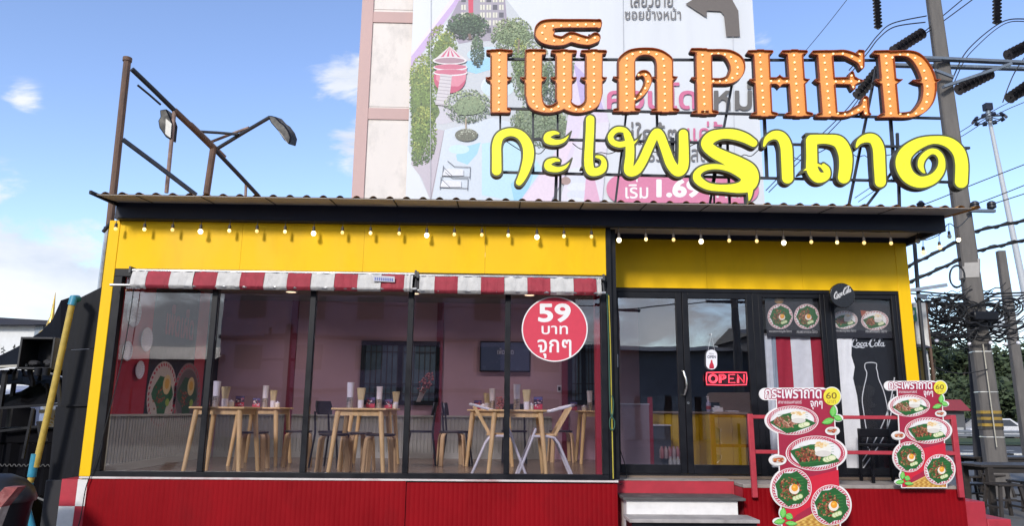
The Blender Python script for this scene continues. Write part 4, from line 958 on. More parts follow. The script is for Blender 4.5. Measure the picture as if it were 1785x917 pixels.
# ------------------------------------------------------------------ inside the dining room
M_pine = mat('pine_wood', (0.78, 0.54, 0.24), 0.5, var=0.18, scale=5, stretch=(6, 6, 0.6))
M_pined = mat('bent_birch', (0.60, 0.42, 0.22), 0.5, var=0.2, scale=6, stretch=(5, 5, 0.7))
M_dseat = mat('dark_seat', (0.035, 0.03, 0.03), 0.45)
M_plast = mat('black_chair', (0.016, 0.018, 0.026), 0.4)
M_wmet = mat('white_tube', (0.74, 0.74, 0.76), 0.3)
M_cup = mat('white_cup', (0.78, 0.78, 0.84), 0.35, var=0.03)
M_stl = mat('cup_steel', (0.42, 0.43, 0.47), 0.3, 0.7)
M_kraft = mat('kraft_napkins', (0.55, 0.46, 0.26), 0.8, stretch=(8, 8, 0.5))
M_pot = mat('cream_pot', (0.75, 0.72, 0.62), 0.35)
TBL = []
def table(label, x, y, w_=0.62, d=0.66, h=0.745):
    root = thing('dining_table', label, 'table', (x, y, ZF), 'pale wooden dining tables')
    z = ZF
    m = MB(); m.box((x-w_/2, y-d/2, z+h-0.022), (x+w_/2, y+d/2, z+h)); m.build('tabletop', M_pine, root, bevel=0.006)
    m = MB(); a = w_/2-0.07; b = d/2-0.06
    for (p0, p1) in (((-a, -b), (a, -b)), ((-a, b), (a, b)), ((-a, -b), (-a, b)), ((a, -b), (a, b))): m.bar((x+p0[0], y+p0[1], z+h-0.055), (x+p1[0], y+p1[1], z+h-0.055), 0.022, 0.06)
    m.build('apron', M_pine, root)
    for sx in (-1, 1):
        for sy in (-1, 1):
            m = MB(); m.cyl((x+sx*(w_/2-0.005), y+sy*(d/2+0.005), z), (x+sx*a, y+sy*b, z+h-0.023), 0.022, 0.031, 10); m.build('leg', M_pine, root)
    return root
T1 = (-3.11, 0.48); T2 = (-1.52, 0.47); T3 = (0.27, 0.48)
table('pale wooden table in the left corner beside the mural wall', T1[0], T1[1])
table('pale wooden table behind the middle window pane', T2[0], T2[1])
table('pale wooden table with white tube armchairs on both sides', T3[0], T3[1], 0.66)
T4 = (-3.10, 1.85); T5 = (-1.62, 1.85); T6 = (-0.05, 2.1); T7 = (1.55, 2.75)
table('second-row wooden table behind the table in the left corner', *T4)
table('second-row wooden table in front of the barred window', *T5)
table('second-row wooden table below the wall screen', *T6)
table('back wooden table beside the narrow barred window', *T7)
# bentwood stools
def stool(label, x, y, rot):
    root = thing('bentwood_stool', label, 'stool', (x, y, ZF), 'bentwood stools with dark round seats')
    m = MB(); m.lathe((x, y, ZF+0.43), [(0.0, 0.0), (0.165, 0.0), (0.175, 0.008), (0.175, 0.018), (0.168, 0.024), (0.0, 0.025)], 24); m.build('seat', M_dseat, root)
    for k in range(4):
        a = rot+k*PI/2+PI/4; d = Vector((math.cos(a), math.sin(a), 0)); t = Vector((-d.y, d.x, 0))
        pts = [(0.06, 0.425), (0.13, 0.425), (0.165, 0.41), (0.185, 0.37), (0.20, 0.2), (0.215, 0.0)]
        pts = catmull(pts, 4); m = MB(); rows = []
        for (r, z) in pts:
            c = Vector((x, y, ZF+z))+d*r; rows.append([c-t*0.028, c+t*0.028])
        m.sheet(rows, d*0.024+Vector((0, 0, 0.002))); m.build('leg', M_pined, root)
    return root
ST = [('stool tucked under the left side of the corner table', T1[0]+0.16, T1[1]+0.55, 0.1), 
      ('stool right of the second-row table in the left corner', T4[0]+0.55, T4[1]-0.25, 0.2),
      ('stool at the left front of the middle-pane table', T2[0]-0.34, T2[1]+0.05, 0.15), ('stool half hidden behind the middle-pane table', T2[0]-0.16, T2[1]+0.58, 0.6), ('stool at the right front of the middle-pane table', T2[0]+0.20, T2[1]+0.06, 0.0), 
      ('stool left of the second-row table below the screen', T6[0]-0.52, T6[1]-0.15, 0.2), ('stool beside the back table near the narrow window', T7[0]-0.55, T7[1]+0.1, 0.1)]
for a in ST: stool(*a)
def chair(label, x, y, rot):
    root = thing('black_chair', label, 'chair', (x, y, ZF), 'black chairs with round backs')
    c, s = math.cos(rot), math.sin(rot)
    def W(u, v, z): return Vector((x+u*c-v*s, y+u*s+v*c, ZF+z))
    m = MB(); m.prism([W(0.19*math.cos(t), 0.19*math.sin(t), 0.43) for t in [2*PI*i/20 for i in range(20)]], (0, 0, 0.025)); m.build('seat', M_plast, root)
    rows = []
    for k in range(6):
        z = 0.66+k*0.035; rows.append([W(0.20*math.sin(t)*(1-0.02*abs(k-2.5)**2), 0.18+0.05*(math.cos(t)-1)*1.6+0.006*k, z) for t in [-1.1+2.2*i/10 for i in range(11)]])
    m = MB(); m.sheet(rows, (0.0, 0.0, 0.0) if False else tuple(W(0, 0.016, 0)-W(0, 0, 0))); m.build('backrest', M_plast, root)
    for u in (-1, 1):
        m = MB(); m.tube([W(u*0.17, 0.22, 0.0), W(u*0.155, 0.165, 0.43), W(u*0.15, 0.19, 0.70)], 0.013, 8); m.build('leg', M_plast, root)
        m = MB(); m.tube([W(u*0.17, -0.2, 0.0), W(u*0.14, -0.14, 0.43)], 0.013, 8); m.build('leg', M_plast, root)
for a in (('black chair behind the left edge of the middle-pane table', T2[0]-0.55, 1.45, 1.2), ('black chair at the right end of the table below the barred window', T5[0]+0.62, 2.0, -1.5), ('black chair left of the table below the screen', T6[0]-0.45, 2.0, 1.5), ('black chair between the two rows behind the white armchairs', T6[0]+0.35, 2.6, 0.0)): chair(*a)
# white tube armchairs at the right-hand table
def armchair(label, x, y, sx):
    root = thing('tube_armchair', label, 'armchair', (x, y, ZF), 'white tube armchairs at the right-hand table')
    q = lambda u, v, z: Vector((x+sx*u, y+v, ZF+z))
    for v in (-0.2, 0.2):
        m = MB(); m.tube([q(-0.32, v, 0.0), q(-0.16, v, 0.40), q(-0.11, v, 0.54)], 0.015, 8); m.build('leg', M_wmet, root)
        m = MB(); m.tube([q(0.31, v, 0.0), q(0.15, v, 0.37), q(0.10, v, 0.435), q(0.02, v, 0.45), q(-0.14, v, 0.45)], 0.015, 8); m.build('leg', M_wmet, root)
        m = MB(); m.bar(q(0.10, v, 0.46), q(0.29, v, 0.78), 0.02, 0.032); m.build('arm_post', M_pine, root) if v < 0 else m.build('arm_post', M_pine, root)
        m = MB(); m.tube([q(-0.12, v, 0.70), q(0.08, v, 0.735), q(0.28, v, 0.79)], 0.016, 8); m.build('armrest', M_wmet, root)
    m = MB(); m.tube([q(0.28, -0.2, 0.79), q(0.33, -0.1, 0.80), q(0.34, 0, 0.80), q(0.33, 0.1, 0.80), q(0.28, 0.2, 0.79)], 0.016, 8); m.build('backrest', M_wmet, root)
    m = MB(); rows = [[q(u, v, 0.455) for v in (-0.19, 0.19)] for u in (-0.14, 0.14)]; m.sheet(rows, (0, 0, 0.02)); m.build('seat', M_pine, root)
armchair('white tube armchair with wooden arm post, left of the right-hand table', T3[0]-0.21, T3[1]-0.06, -1)
armchair('white tube armchair with wooden arm post, right of the right-hand table', T3[0]+0.32, T3[1]-0.06, 1)
# things on the tables
ZTB = ZF+0.7455
def cups(where, x, y, big=1.0):
    root = thing('cup_stack', 'tall stack of white cups in a steel holder on '+where, 'cup stack', (x, y, ZTB), 'stacks of white cups')
    m = MB(); m.lathe((x, y, ZTB), [(0.034, 0), (0.036, 0.01), (0.04, 0.115), (0.042, 0.12), (0.0, 0.121)], 18); m.build('holder', M_stl, root)
    m = MB(); m.lathe((x, y, ZTB+0.1212), [(0.0, 0), (0.036, 0.0), (0.042, 0.165*big), (0.044, 0.17*big), (0.0, 0.171*big)], 18); m.build('cups', M_cup, root)
def napkins(where, x, y):
    root = thing('napkin_cup', 'white cup of upright brown napkins on '+where, 'napkin cup', (x, y, ZTB), 'cups of brown napkins')
    m = MB(); m.lathe((x, y, ZTB), [(0.0, 0), (0.032, 0), (0.036, 0.088), (0.034, 0.09), (0.0, 0.0902)], 16); m.build('cup', M_cup, root)
    m = MB(); rng = random.Random(int(x*100))
    rows = []
    for z, r in ((0.0905, 0.030), (0.16, 0.040), (0.225, 0.048)):
        rows.append([(x+r*math.cos(t)*1.1, y+r*0.6*math.sin(t), ZTB+z+(0.006*rng.random() if z > 0.2 else 0)) for t in [2*PI*i/20 for i in range(20)]])
    vs = [p for r_ in rows for p in r_]; fs = [(i*20+j, i*20+(j+1) % 20, (i+1)*20+(j+1) % 20, (i+1)*20+j) for i in range(2) for j in range(20)]+[tuple(range(19, -1, -1)), tuple(range(40, 60))]
    m.add(vs, fs); m.build('napkins', M_kraft, root)
def pot(where, x, y):
    root = thing('sugar_pot', 'small cream pot with lid on '+where, 'pot', (x, y, ZTB), 'small cream pots')
    m = MB(); m.lathe((x, y, ZTB), [(0.0, 0), (0.028, 0), (0.033, 0.012), (0.033, 0.05), (0.03, 0.055), (0.0, 0.0552)], 14); m.build('body', M_pot, root)
    m = MB(); m.lathe((x, y, ZTB+0.0554), [(0.0, 0), (0.034, 0), (0.032, 0.01), (0.008, 0.016), (0.007, 0.026), (0.0, 0.03)], 14); m.build('lid', M_cup, root)
def menu(where, x, y, seed, h=0.125):
    root = thing('menu_card', 'small standing menu card with food pictures on '+where, 'menu card', (x, y, ZTB), 'standing menu cards')
    m = MB(); m.box((x-0.052, y, ZTB), (x+0.052, y+0.004, ZTB+h)); m.build('card', mat('card_dark', (0.05, 0.03, 0.07), 0.4), root, smooth=False)
    q = Print(y-0.0004, 0.0002, mapper=lambda a, b, c: Vector((x+a, c, ZTB+b))); rng = random.Random(seed)
    q.poly([(-0.05, 0.004), (0.05, 0.004), (0.05, h*0.45), (-0.05, h*0.35)], (0.55, 0.05, 0.10)); q.poly([(-0.05, h*0.8), (0.05, h*0.72), (0.05, h-0.004), (-0.05, h-0.004)], (0.10, 0.09, 0.25))
    for k in range(16):
        a, b = -0.04+0.08*rng.random(), 0.02+0.08*rng.random(); q.ell(a, b*h/0.125, 0.004+0.008*rng.random(), 0.004+0.006*rng.random(), rng.choice([(0.7, 0.65, 0.62), (0.6, 0.12, 0.14), (0.55, 0.35, 0.4), (0.3, 0.05, 0.08), (0.65, 0.6, 0.7)]), n=10)
    q.build('picture', root)
W1, W2, W3 = 'the table in the left corner', 'the middle-pane table', 'the table between the white armchairs'
def setpx(px, t, dy): return at(px, 700, t[1]+dy).x
cups(W1, setpx(376, T1, -0.1), T1[1]-0.1); napkins(W1, setpx(392, T1, -0.12), T1[1]-0.12); pot(W1, setpx(403, T1, -0.05), T1[1]-0.05); menu(W1, setpx(418, T1, 0.05), T1[1]+0.05, 3)
cups(W2, setpx(610, T2, -0.1), T2[1]-0.1); napkins(W2, setpx(629, T2, -0.12), T2[1]-0.12); menu(W2, setpx(646, T2, 0.0), T2[1], 5)
cups(W3, setpx(901, T3, -0.1), T3[1]-0.1); napkins(W3, setpx(918, T3, -0.12), T3[1]-0.12); pot(W3, setpx(926, T3, -0.05), T3[1]-0.05); menu(W3, setpx(938, T3, -0.1), T3[1]-0.1, 7, 0.15)
W4, W5, W6, W7 = 'the table behind the corner table', 'the table before the barred window', 'the table below the screen', 'the table by the narrow window'
cups(W4, setpx(462, T4, 0), T4[1]); napkins(W4, setpx(476, T4, 0), T4[1]); pot(W4, setpx(484, T4, -0.1), T4[1]-0.1); menu(W4, setpx(447, T4, 0), T4[1], 9)
cups(W5, setpx(661, T5, -0.1), T5[1]-0.1); menu(W5, setpx(677, T5, 0), T5[1], 11); napkins(W5, setpx(690, T5, 0.1), T5[1]+0.1); pot(W5, setpx(689, T5, -0.15), T5[1]-0.15)
cups(W6, setpx(858, T6, 0), T6[1]); napkins(W6, setpx(849, T6, 0.1), T6[1]+0.1); menu(W6, setpx(833, T6, 0), T6[1], 13); pot(W6, setpx(842, T6, -0.1), T6[1]-0.1)
cups(W7, setpx(1028, T7, 0), T7[1]); pot(W7, setpx(1018, T7, -0.1), T7[1]-0.1); menu(W7, setpx(1000, T7, 0), T7[1], 15)
# dried flowers
def flowers(label, px, py, Y, n, r, tilt, zb):
    c = at(px, py, Y); root = thing('flower_bunch', label, 'flowers', (c.x-tilt*0.3, Y, zb)); rng = random.Random(n)
    m = MB()
    for k in range(n):
        a = Vector((rng.gauss(0, 1), rng.gauss(0, 1), rng.gauss(0, 1))).normalized()*r*rng.random()**0.5; a.z *= 1.7; a.x += tilt*a.z
        m.ball(c+a, r*(0.12+0.1*rng.random()), 6, 4)
    m.build('blossoms', mat('dried_red_blossom', (0.34, 0.13, 0.14), 0.8, var=0.6, scale=30), root)
    m = MB()
    for k in range(5): m.tube([(c.x+0.03*(k-2)*0.4-tilt*0.3, Y+0.01*k, zb), c+Vector((0.02*(k-2), 0.01*k, -r*0.4))], 0.006, 5)
    m.build('stems', mat('paper_wrap', (0.6, 0.56, 0.55), 0.8), root)
flowers('bunch of dried reddish flowers standing before the barred window', 742, 668, YB-0.28, 60, 0.10, 0.35, at(730, 695, YB-0.3).z-0.05)
flowers('bunch of dried brownish flowers on the table below the screen', 873, 705, T6[1]-0.05, 50, 0.08, 0.1, ZTB)
# wall screen
a, b = at(836, 648, YB-0.07), at(925, 596, YB-0.07)
tv = thing('wall_screen', 'dark wall screen showing small writing on the pink back wall', 'screen', ((a.x+b.x)/2, YB-0.05, a.z))
m = MB(); m.box((a.x, YB-0.07, a.z), (b.x, YB-0.001, b.z)); m.build('casing', M_blk, tv, bevel=0.008)
m = MB(); m.box((a.x+0.02, YB-0.073, a.z+0.02), (b.x-0.02, YB-0.0705, b.z-0.02)); m.build('display', mat('screen_navy', (0.02, 0.025, 0.045), 0.2, emit=(0.08, 0.10, 0.16), estr=0.25), tv, smooth=False)
p = Print(YB-0.0735, 0.0003); p.text('เพ็ด เผ็ด', 867, 607, 895, 618, (0.55, 0.55, 0.6), bold=0.01); p.build('display_text', tv)
# wall socket
c = at(975, 678, YB-0.012); sk = thing('wall_socket', 'small pale electric socket on the pink back wall', 'socket', c)
m = MB(); m.box((c.x-0.035, YB-0.014, c.z-0.055), (c.x+0.035, YB-0.001, c.z+0.055)); m.build('plate', M_cup, sk, bevel=0.004)
m = MB(); m.box((c.x-0.02, YB-0.02, c.z-0.03), (c.x+0.02, YB-0.0145, c.z+0.03)); m.build('outlet', M_blk, sk)
# plates on the red left wall and the mural
XW = XL+0.066
def Wp(x, y, X): return atx(x, y, X)
for (lab, px, py, r) in (('largest patterned plate, topmost on the red side wall', 230, 545, 0.17), ('patterned plate second largest, lower right of the topmost on the red wall', 252, 592, 0.15), ('small patterned plate hung leftmost on the red side wall', 218, 612, 0.115), ('lowest small patterned plate on the red side wall', 240, 645, 0.11)):
    c = Wp(px, py, XW); root = thing('wall_plate', lab, 'plate', c, 'patterned plates on the red side wall')
    m = MB(); pr = [(0.0, 0.012), (0.55, 0.012), (0.7, 0.02), (1.0, 0.032), (1.0, 0.028), (0.7, 0.004), (0.0, 0.002)]
    vs = []; fs = []; n = 28
    for (q, dx) in pr: vs += [(XW+dx, c.y+q*r*math.cos(2*PI*k/n), c.z+q*r*math.sin(2*PI*k/n)) for k in range(n)]
    for i in range(len(pr)-1): fs += [(i*n+k, i*n+(k+1) % n, (i+1)*n+(k+1) % n, (i+1)*n+k) for k in range(n)]
    m.add(vs, fs); m.build('plate_body', M_cup, root)
    q = Print(0, 0.0004, mapper=lambda a_, b_, Y, c=c, r=r: Vector((XW+0.014-Y+0.02*max(0, (math.hypot(a_, b_)-0.55)/0.45), c.y+a_*r, c.z+b_*r)))
    for rr_, nn in ((0.92, 22), (0.74, 18), (0.42, 12), (0.2, 7)):
        for k in range(nn): t = 2*PI*k/nn; q.ell(rr_*math.cos(t), rr_*math.sin(t), 0.055, 0.035, (0.22, 0.24, 0.34), rot=t, n=8, lay=1)
    q.build('painted_pattern', root)
# mural panel on the side wall, black with two dishes
mu = thing('wall_mural', 'black mural with painted dishes and a pink stripe on the red side wall', 'mural', (XL+0.07, 1.6, 1.53))
y0, y1 = Wp(259, 640, XL+0.064).y, Wp(345, 640, XL+0.064).y
m = MB(); m.box((XL+0.0605, y0, 1.527), (XL+0.0635, y1+1.0, 3.295)); m.build('mural_panel', mat('mural_black', (0.016, 0.018, 0.028), 0.5), mu, smooth=False)
m = MB(); yp0, yp1 = Wp(338, 640, XL+0.066).y, Wp(356, 640, XL+0.066).y; m.box((XL+0.0638, yp0, 1.527), (XL+0.0655, yp1, 3.295)); m.build('mural_stripe', mat('mural_pink', (0.55, 0.10, 0.13), 0.5), mu, smooth=False)
def dish_mural(px, py, r, green):
    c = Wp(px, py, XL+0.067)
    q = Print(0, 0.0005, mapper=lambda a_, b_, Y, c=c: Vector((XL+0.0665-Y, c.y+a_, c.z+b_)))
    q.ell(0, 0, r, r, (0.62, 0.56, 0.52) if px < 300 else (0.30, 0.22, 0.22), lay=1); rng = random.Random(int(px))
    for k in range(34): t = 2*PI*k/34; q.ell(r*0.9*math.cos(t), r*0.9*math.sin(t), 0.03, 0.018, (0.5, 0.04, 0.08), rot=t+0.8, lay=2, n=8)
    q.ell(0, 0, r*0.8, r*0.8, (0.60, 0.56, 0.50) if px < 300 else (0.16, 0.13, 0.13), lay=3)
    q.poly([(r*0.75*math.cos(t)*(0.8+0.2*math.cos(4*t)), r*0.75*math.sin(t)*(0.85+0.15*math.sin(3*t))) for t in [2*PI*i/24 for i in range(24)]], green, 4)
    for k in range(30): q.ell(-0.08+rng.gauss(0, 0.07), -0.04+rng.gauss(0, 0.07), 0.02, 0.016, rng.choice([(0.28, 0.07, 0.03), (0.16, 0.04, 0.02), (0.4, 0.12, 0.05)]), lay=5+k*0.05, n=8)
    q.ell(0.1, 0.13, 0.12, 0.13, (0.75, 0.6, 0.3), lay=7); q.ell(0.1, 0.14, 0.07, 0.07, (0.75, 0.45, 0.08), lay=8)
    q.ell(0.16, -0.1, 0.06, 0.05, (0.35, 0.5, 0.08), lay=7)
    q.build('painted_dish', mu)
dish_mural(283, 688, 0.43, (0.02, 0.14, 0.05)); dish_mural(326, 690, 0.46, (0.03, 0.10, 0.05))
q = Print(0, 0.0005, mapper=lambda a_, b_, Y: Vector((XL+0.068-Y, y0+0.25+a_, 2.55+b_))); q.text('เพ็ดเผ็ด', 0.1, 0.42, 1.0, 0.0, (0.35, 0.04, 0.05), bold=0.03)
q.mb.v = [Vector((v.x, v.y, 5.52-v.z)) for v in q.mb.v] if False else q.mb.v
q.build('mural_writing', mu)
# ceiling downlights; all but the first are added to brighten the interior
for i, (x, y) in enumerate(((-3.0, 1.0), (-1.2, 1.0), (0.5, 1.0), (-3.0, 2.4), (-1.2, 2.4), (0.5, 2.4), (2.7, 1.3))):
    root = thing('ceiling_downlight', ('lit round ceiling downlight behind the second window pane' if i == 0 else 'added ceiling downlight above the yellow counter' if i == 6 else 'added round ceiling downlight of the dining room, row %s' % ('by the windows' if i < 3 else 'by the back wall')), 'ceiling light', (x, y, 3.28), 'round ceiling downlights')
    m = MB(); m.lathe((x, y, 3.285), [(0.0, 0.0), (0.07, 0.0), (0.075, 0.014), (0.0, 0.0145)], 18); m.build('diffuser', mat('downlight_glow', (0.9, 0.8, 0.6), 0.4, emit=(1.0, 0.75, 0.45), estr=2.0), root)
    m = MB(); m.lathe((x, y, 3.287), [(0.076, 0.0), (0.095, 0.0), (0.095, 0.0125), (0.076, 0.0125)], 18); m.build('trim_ring', M_cup, root)
    l_ = bpy.data.lights.new('downlight', 'SPOT'); l_.energy = 46; l_.spot_size = R(150); l_.spot_blend = 1.0; l_.color = (1.0, 0.86, 0.78); l_.shadow_soft_size = 0.07
    lo = bpy.data.objects.new('downlight_lamp', l_); COL.objects.link(lo); lo.parent = root; lo.location = (0, 0, -0.03)
# ---- behind the doors: counter, partition, packs
M_ctr = mat('yellow_counter', (0.72, 0.48, 0.03), 0.5, var=0.08, scale=2)
def pY(px, py, Y): return at(px, py, Y)
yc = 2.2
a = pY(1138, 824, yc); b = pY(1312, 719, yc)
ctr = thing('service_counter', 'yellow boarded service counter behind the glass doors', 'counter', ((a.x+b.x)/2, yc+0.3, ZF))
m = MB(); n = 14
x0, x1 = a.x, pY(1318, 719, yc-0.4).x
for i in range(n):
    xa_ = x0+(x1-x0)*i/n; m.box((xa_+0.004, yc+0.012*(i % 2), ZF), (x0+(x1-x0)*(i+1)/n-0.004, yc+0.05, b.z-0.03))
m.box((x0, yc+0.03, ZF), (x1, yc+0.45, b.z-0.031)); m.build('front_boards', M_ctr, ctr)
m = MB(); m.box((x0-0.03, yc-0.03, b.z-0.03), (x1+0.02, yc+0.5, b.z)); m.build('worktop', mat('counter_top', (0.30, 0.24, 0.20), 0.4), ctr, bevel=0.006)
xa_ = pY(1231, 770, yc-0.35).x; xb2 = pY(1300, 770, yc-0.35).x
m = MB()
for i in range(3): m.box((xa_+(xb2-xa_)*i/3+0.004, yc-0.36+0.004*i, ZF), (xa_+(xb2-xa_)*(i+1)/3-0.004, yc-0.34, b.z-0.04))
m.box((xa_, yc-0.339, ZF), (xb2, yc-0.031, b.z-0.042)); m.build('end_boards', mat('bright_yellow_boards', (0.72, 0.47, 0.012), 0.45, var=0.05), ctr)
zc = b.z+0.0005
bo = thing('sanitiser_bottle', 'clear and red sanitiser bottle standing on the yellow counter', 'bottle', pY(1237, 715, yc))
x, y = pY(1237, 715, yc).x, yc+0.05
m = MB(); m.lathe((x, y, zc), [(0, 0), (0.032, 0), (0.034, 0.02), (0.034, 0.12), (0.015, 0.15), (0.013, 0.17), (0, 0.171)], 14); m.build('body', mat('bottle_violet', (0.42, 0.38, 0.55), 0.2), bo)
m = MB(); m.lathe((x, y, zc+0.035), [(0.0345, 0), (0.0352, 0.001), (0.0352, 0.045), (0.0345, 0.046)], 14); m.build('label_band', mat('bottle_red', (0.5, 0.04, 0.05), 0.4), bo)
m = MB(); m.lathe((x, y, zc+0.172), [(0, 0), (0.012, 0), (0.012, 0.02), (0.005, 0.022), (0.005, 0.045), (0, 0.046)], 10); m.box((x-0.03, y-0.006, zc+0.205), (x+0.01, y+0.006, zc+0.217)); m.build('pump', M_cup, bo)
x0_, x1_ = pY(1243, 712, yc).x, pY(1261, 712, yc).x
tb = thing('tissue_box', 'small white box beside the bottle on the counter', 'box', ((x0_+x1_)/2, yc+0.06, zc)); m = MB(); m.box((x0_, yc+0.02, zc), (x1_, yc+0.12, zc+0.06)); m.build('carton', M_cup, tb, bevel=0.004)
m = MB(); m.sheet([[(x0_+0.04, yc+0.05, zc+0.0602), (x1_-0.04, yc+0.05, zc+0.0602)], [(x0_+0.03, yc+0.07, zc+0.085), (x1_-0.03, yc+0.075, zc+0.08)]], (0, 0.003, 0)); m.build('tissue', M_cup, tb)
tr = thing('paper_tray', 'flat pale paper tray near the right end of the counter', 'tray', (pY(1278, 713, yc).x, yc+0.06, zc)); xx = pY(1278, 713, yc).x
m = MB(); m.box((xx-0.09, yc+0.0, zc), (xx+0.09, yc+0.14, zc+0.008)); m.build('tray_base', M_stl, tr); m = MB(); m.box((xx-0.075, yc+0.01, zc+0.0085), (xx+0.08, yc+0.13, zc+0.018)); m.build('papers', M_cup, tr)
a, b = pY(1069, 800, 1.6), pY(1131, 706, 1.6)
pa = thing('low_partition', 'low pale pink partition wall just inside the left door', 'partition', ((a.x+b.x)/2, 1.6, ZF))
m = MB(); m.box((a.x, 1.6, ZF), (b.x, 1.68, b.z)); m.build('panel', mat('pale_pink_panel', (0.48, 0.36, 0.40), 0.6, var=0.04), pa, smooth=False); m = MB(); m.box((a.x-0.005, 1.592, b.z), (b.x+0.006, 1.688, b.z+0.016)); m.build('cap_rail', M_cup, pa)
m = MB(); m.box((b.x+0.001, 1.605, ZF), (b.x+0.05, 1.69, b.z+0.1)); m.build('red_post', M_inred, pa)
a, b = pY(1134, 795, 1.62), pY(1169, 743, 1.62)
cb = thing('grey_cabinet', 'low dark grey cabinet standing in front of the yellow counter', 'cabinet', ((a.x+b.x)/2, 1.8, ZF))
m = MB(); m.box((a.x+0.02, 1.62, ZF+0.03), (b.x, 2.0, b.z)); m.build('carcass', mat('cabinet_grey', (0.09, 0.09, 0.10), 0.5), cb, bevel=0.005); m = MB(); m.box((a.x+0.01, 1.61, b.z), (b.x+0.01, 2.01, b.z+0.015)); m.build('cabinet_top', M_cup, cb)
m = MB(); m.box((a.x+0.03, 1.63, ZF), (b.x-0.01, 1.98, ZF+0.03)); m.build('plinth', M_blk, cb)
def pack(label, px0, px1, py0, py1, Y, cols, nb):
    a, b = pY(px0, py1, Y), pY(px1, py0, Y); root = thing('drinks_pack', label, 'pack', ((a.x+b.x)/2, Y+0.1, a.z), 'shrink-wrapped packs on the floor inside the door')
    w_ = (b.x-a.x)/nb; r = w_*0.47; h = b.z-a.z
    for i in range(nb):
        for j in range(2):
            m = MB(); c = (a.x+w_*(i+0.5), Y+r+j*w_, a.z); m.lathe(c, [(0, 0), (r*0.9, 0), (r, h*0.06), (r, h*0.7), (r*0.4, h*0.88), (r*0.4, h), (0, h+0.0005)], 10); m.build('bottle', cols[(i+j) % len(cols)], root)
pack('shrink-wrapped pack of clear bottles on the floor inside the door', 1168, 1193, 797, 822, 1.15, [mat('clear_bottle', (0.55, 0.55, 0.52), 0.2)], 4)
pack('shrink-wrapped pack of reddish bottles behind the clear bottles', 1152, 1186, 779, 800, 1.45, [mat('red_bottle', (0.45, 0.16, 0.16), 0.3), mat('pale_bottle', (0.5, 0.38, 0.36), 0.3)], 5)
# ------------------------------------------------------------------ things on and before the front
INK_R = (0.62, 0.035, 0.075); INK_W = (0.80, 0.78, 0.78); INK_D = (0.30, 0.012, 0.035)
def disc_print(px, py, rx, ry, Y): pass
# round price sticker
st = thing('price_sticker', 'round red price sticker reading 59 on the right window panes', 'sticker', at(967, 630, -0.004))
p = Print(-0.0035, 0.0005); p.ell(967, 574, 57.5, 57, INK_W, n=64); p.ell(967, 574, 55.5, 55, INK_R, n=64)
p.text('59', 938, 529, 995, 562, INK_W, 3, bold=0.03); p.text('บาท', 944, 568, 990, 583, INK_W, 3, bold=0.012); p.text('จุกๆ', 937, 592, 996, 625, INK_W, 3, bold=0.012)
p.build('printed_sheet', st, print_mat('sticker_ink', 0.6, 0.04))
m = MB(); m.prism([at(967+57.6*math.cos(t), 574+57*math.sin(t), -0.0012) for t in [2*PI*i/64 for i in range(64)]], (0, -0.002, 0)); m.build('backing', M_cup, st, smooth=False)
# script brand lettering drawn as strokes, unit box 7.5 x 2.5
def script(conv):
    def ring(x, y, r, sl=0.12): return [(x+r*math.cos(t)*0.8-sl*r*math.sin(t), y+r*math.sin(t), 0.1) for t in [2*PI*i/10 for i in range(11)]]
    ss = [[(1.15, .85, .1), (1.15, .5, .13), (.85, .35, .1), (.45, .7, .15), (.15, 1.3, .17), (.25, 1.9, .15), (.6, 2.1, .1), (1.05, 1.85, .06)], ring(1.5, 1.6, .38), [(2.55, 1.35, .1), (2.3, 1.2, .08), (2.05, 1.55, .13), (2.2, 1.95, .12), (2.6, 1.75, .05)], ring(3.0, 1.6, .36), [(3.38, 1.2, .1), (3.28, 1.8, .12), (3.45, 1.98, .1), (3.65, 1.8, .05)], [(3.72, 1.5, .09), (4.05, 1.45, .09)],
          [(5.1, .75, .12), (5.1, .4, .13), (4.8, .25, .1), (4.4, .65, .15), (4.1, 1.3, .18), (4.25, 1.95, .15), (4.65, 2.1, .1), (5.05, 1.85, .06)], ring(5.5, 1.6, .38), [(6.0, 1.6, .07), (6.35, .8, .08), (6.4, .35, .09), (6.2, .45, .1), (6.02, 1.3, .12), (6.05, 1.9, .12), (6.3, 1.85, .06)], ring(6.75, 1.6, .36), [(7.13, 1.2, .1), (7.03, 1.8, .12), (7.2, 1.98, .1), (7.45, 1.75, .05)],
          [(.6, 2.1, .08), (1.1, 2.3, .1), (1.8, 2.15, .12), (2.5, 2.3, .13), (3.0, 2.2, .04)], [(5.05, .4, .08), (5.6, .25, .1), (6.2, .2, .1), (6.9, .5, .04)]]
    x0, y0, kx, ky, sk = conv; ss = [[(x0+a*kx, y0+b*ky+sk*a*kx, r*ky) for a, b, r in s] for s in ss]
    f = Field(x0-3, y0-3-abs(sk)*kx*8, x0+kx*7.6+3, y0+ky*2.6+3+abs(sk)*kx*8, 0.25)
    for s in ss: f.stroke(s, True, 4)
    return f.loops(0.0)
YC = YR-0.22
cs = thing('round_sign', 'round black hanging sign with white script above the right window', 'sign', at(1469, 538, YC))
c = at(1469, 515, YC); r = abs(at(1490, 515, YC).x-c.x)
m = MB(); m.cyl((c.x, YC, c.z), (c.x, YC+0.05, c.z), r*1.03, n=48); m.build('disc', mat('gloss_black', (0.012, 0.012, 0.015), 0.25), cs, bevel=0.006)
p = Print(YC-0.0005, 0.0005); p.loops(script((1454, 508, 4.0, 6.4, -0.42)), (0.6, 0.6, 0.62)); p.build('script_lettering', cs)
m = MB(); m.cyl((c.x+0.02, YC+0.05, c.z), (c.x+0.02, YR-0.001, c.z), 0.012); m.build('bracket', M_blk, cs)
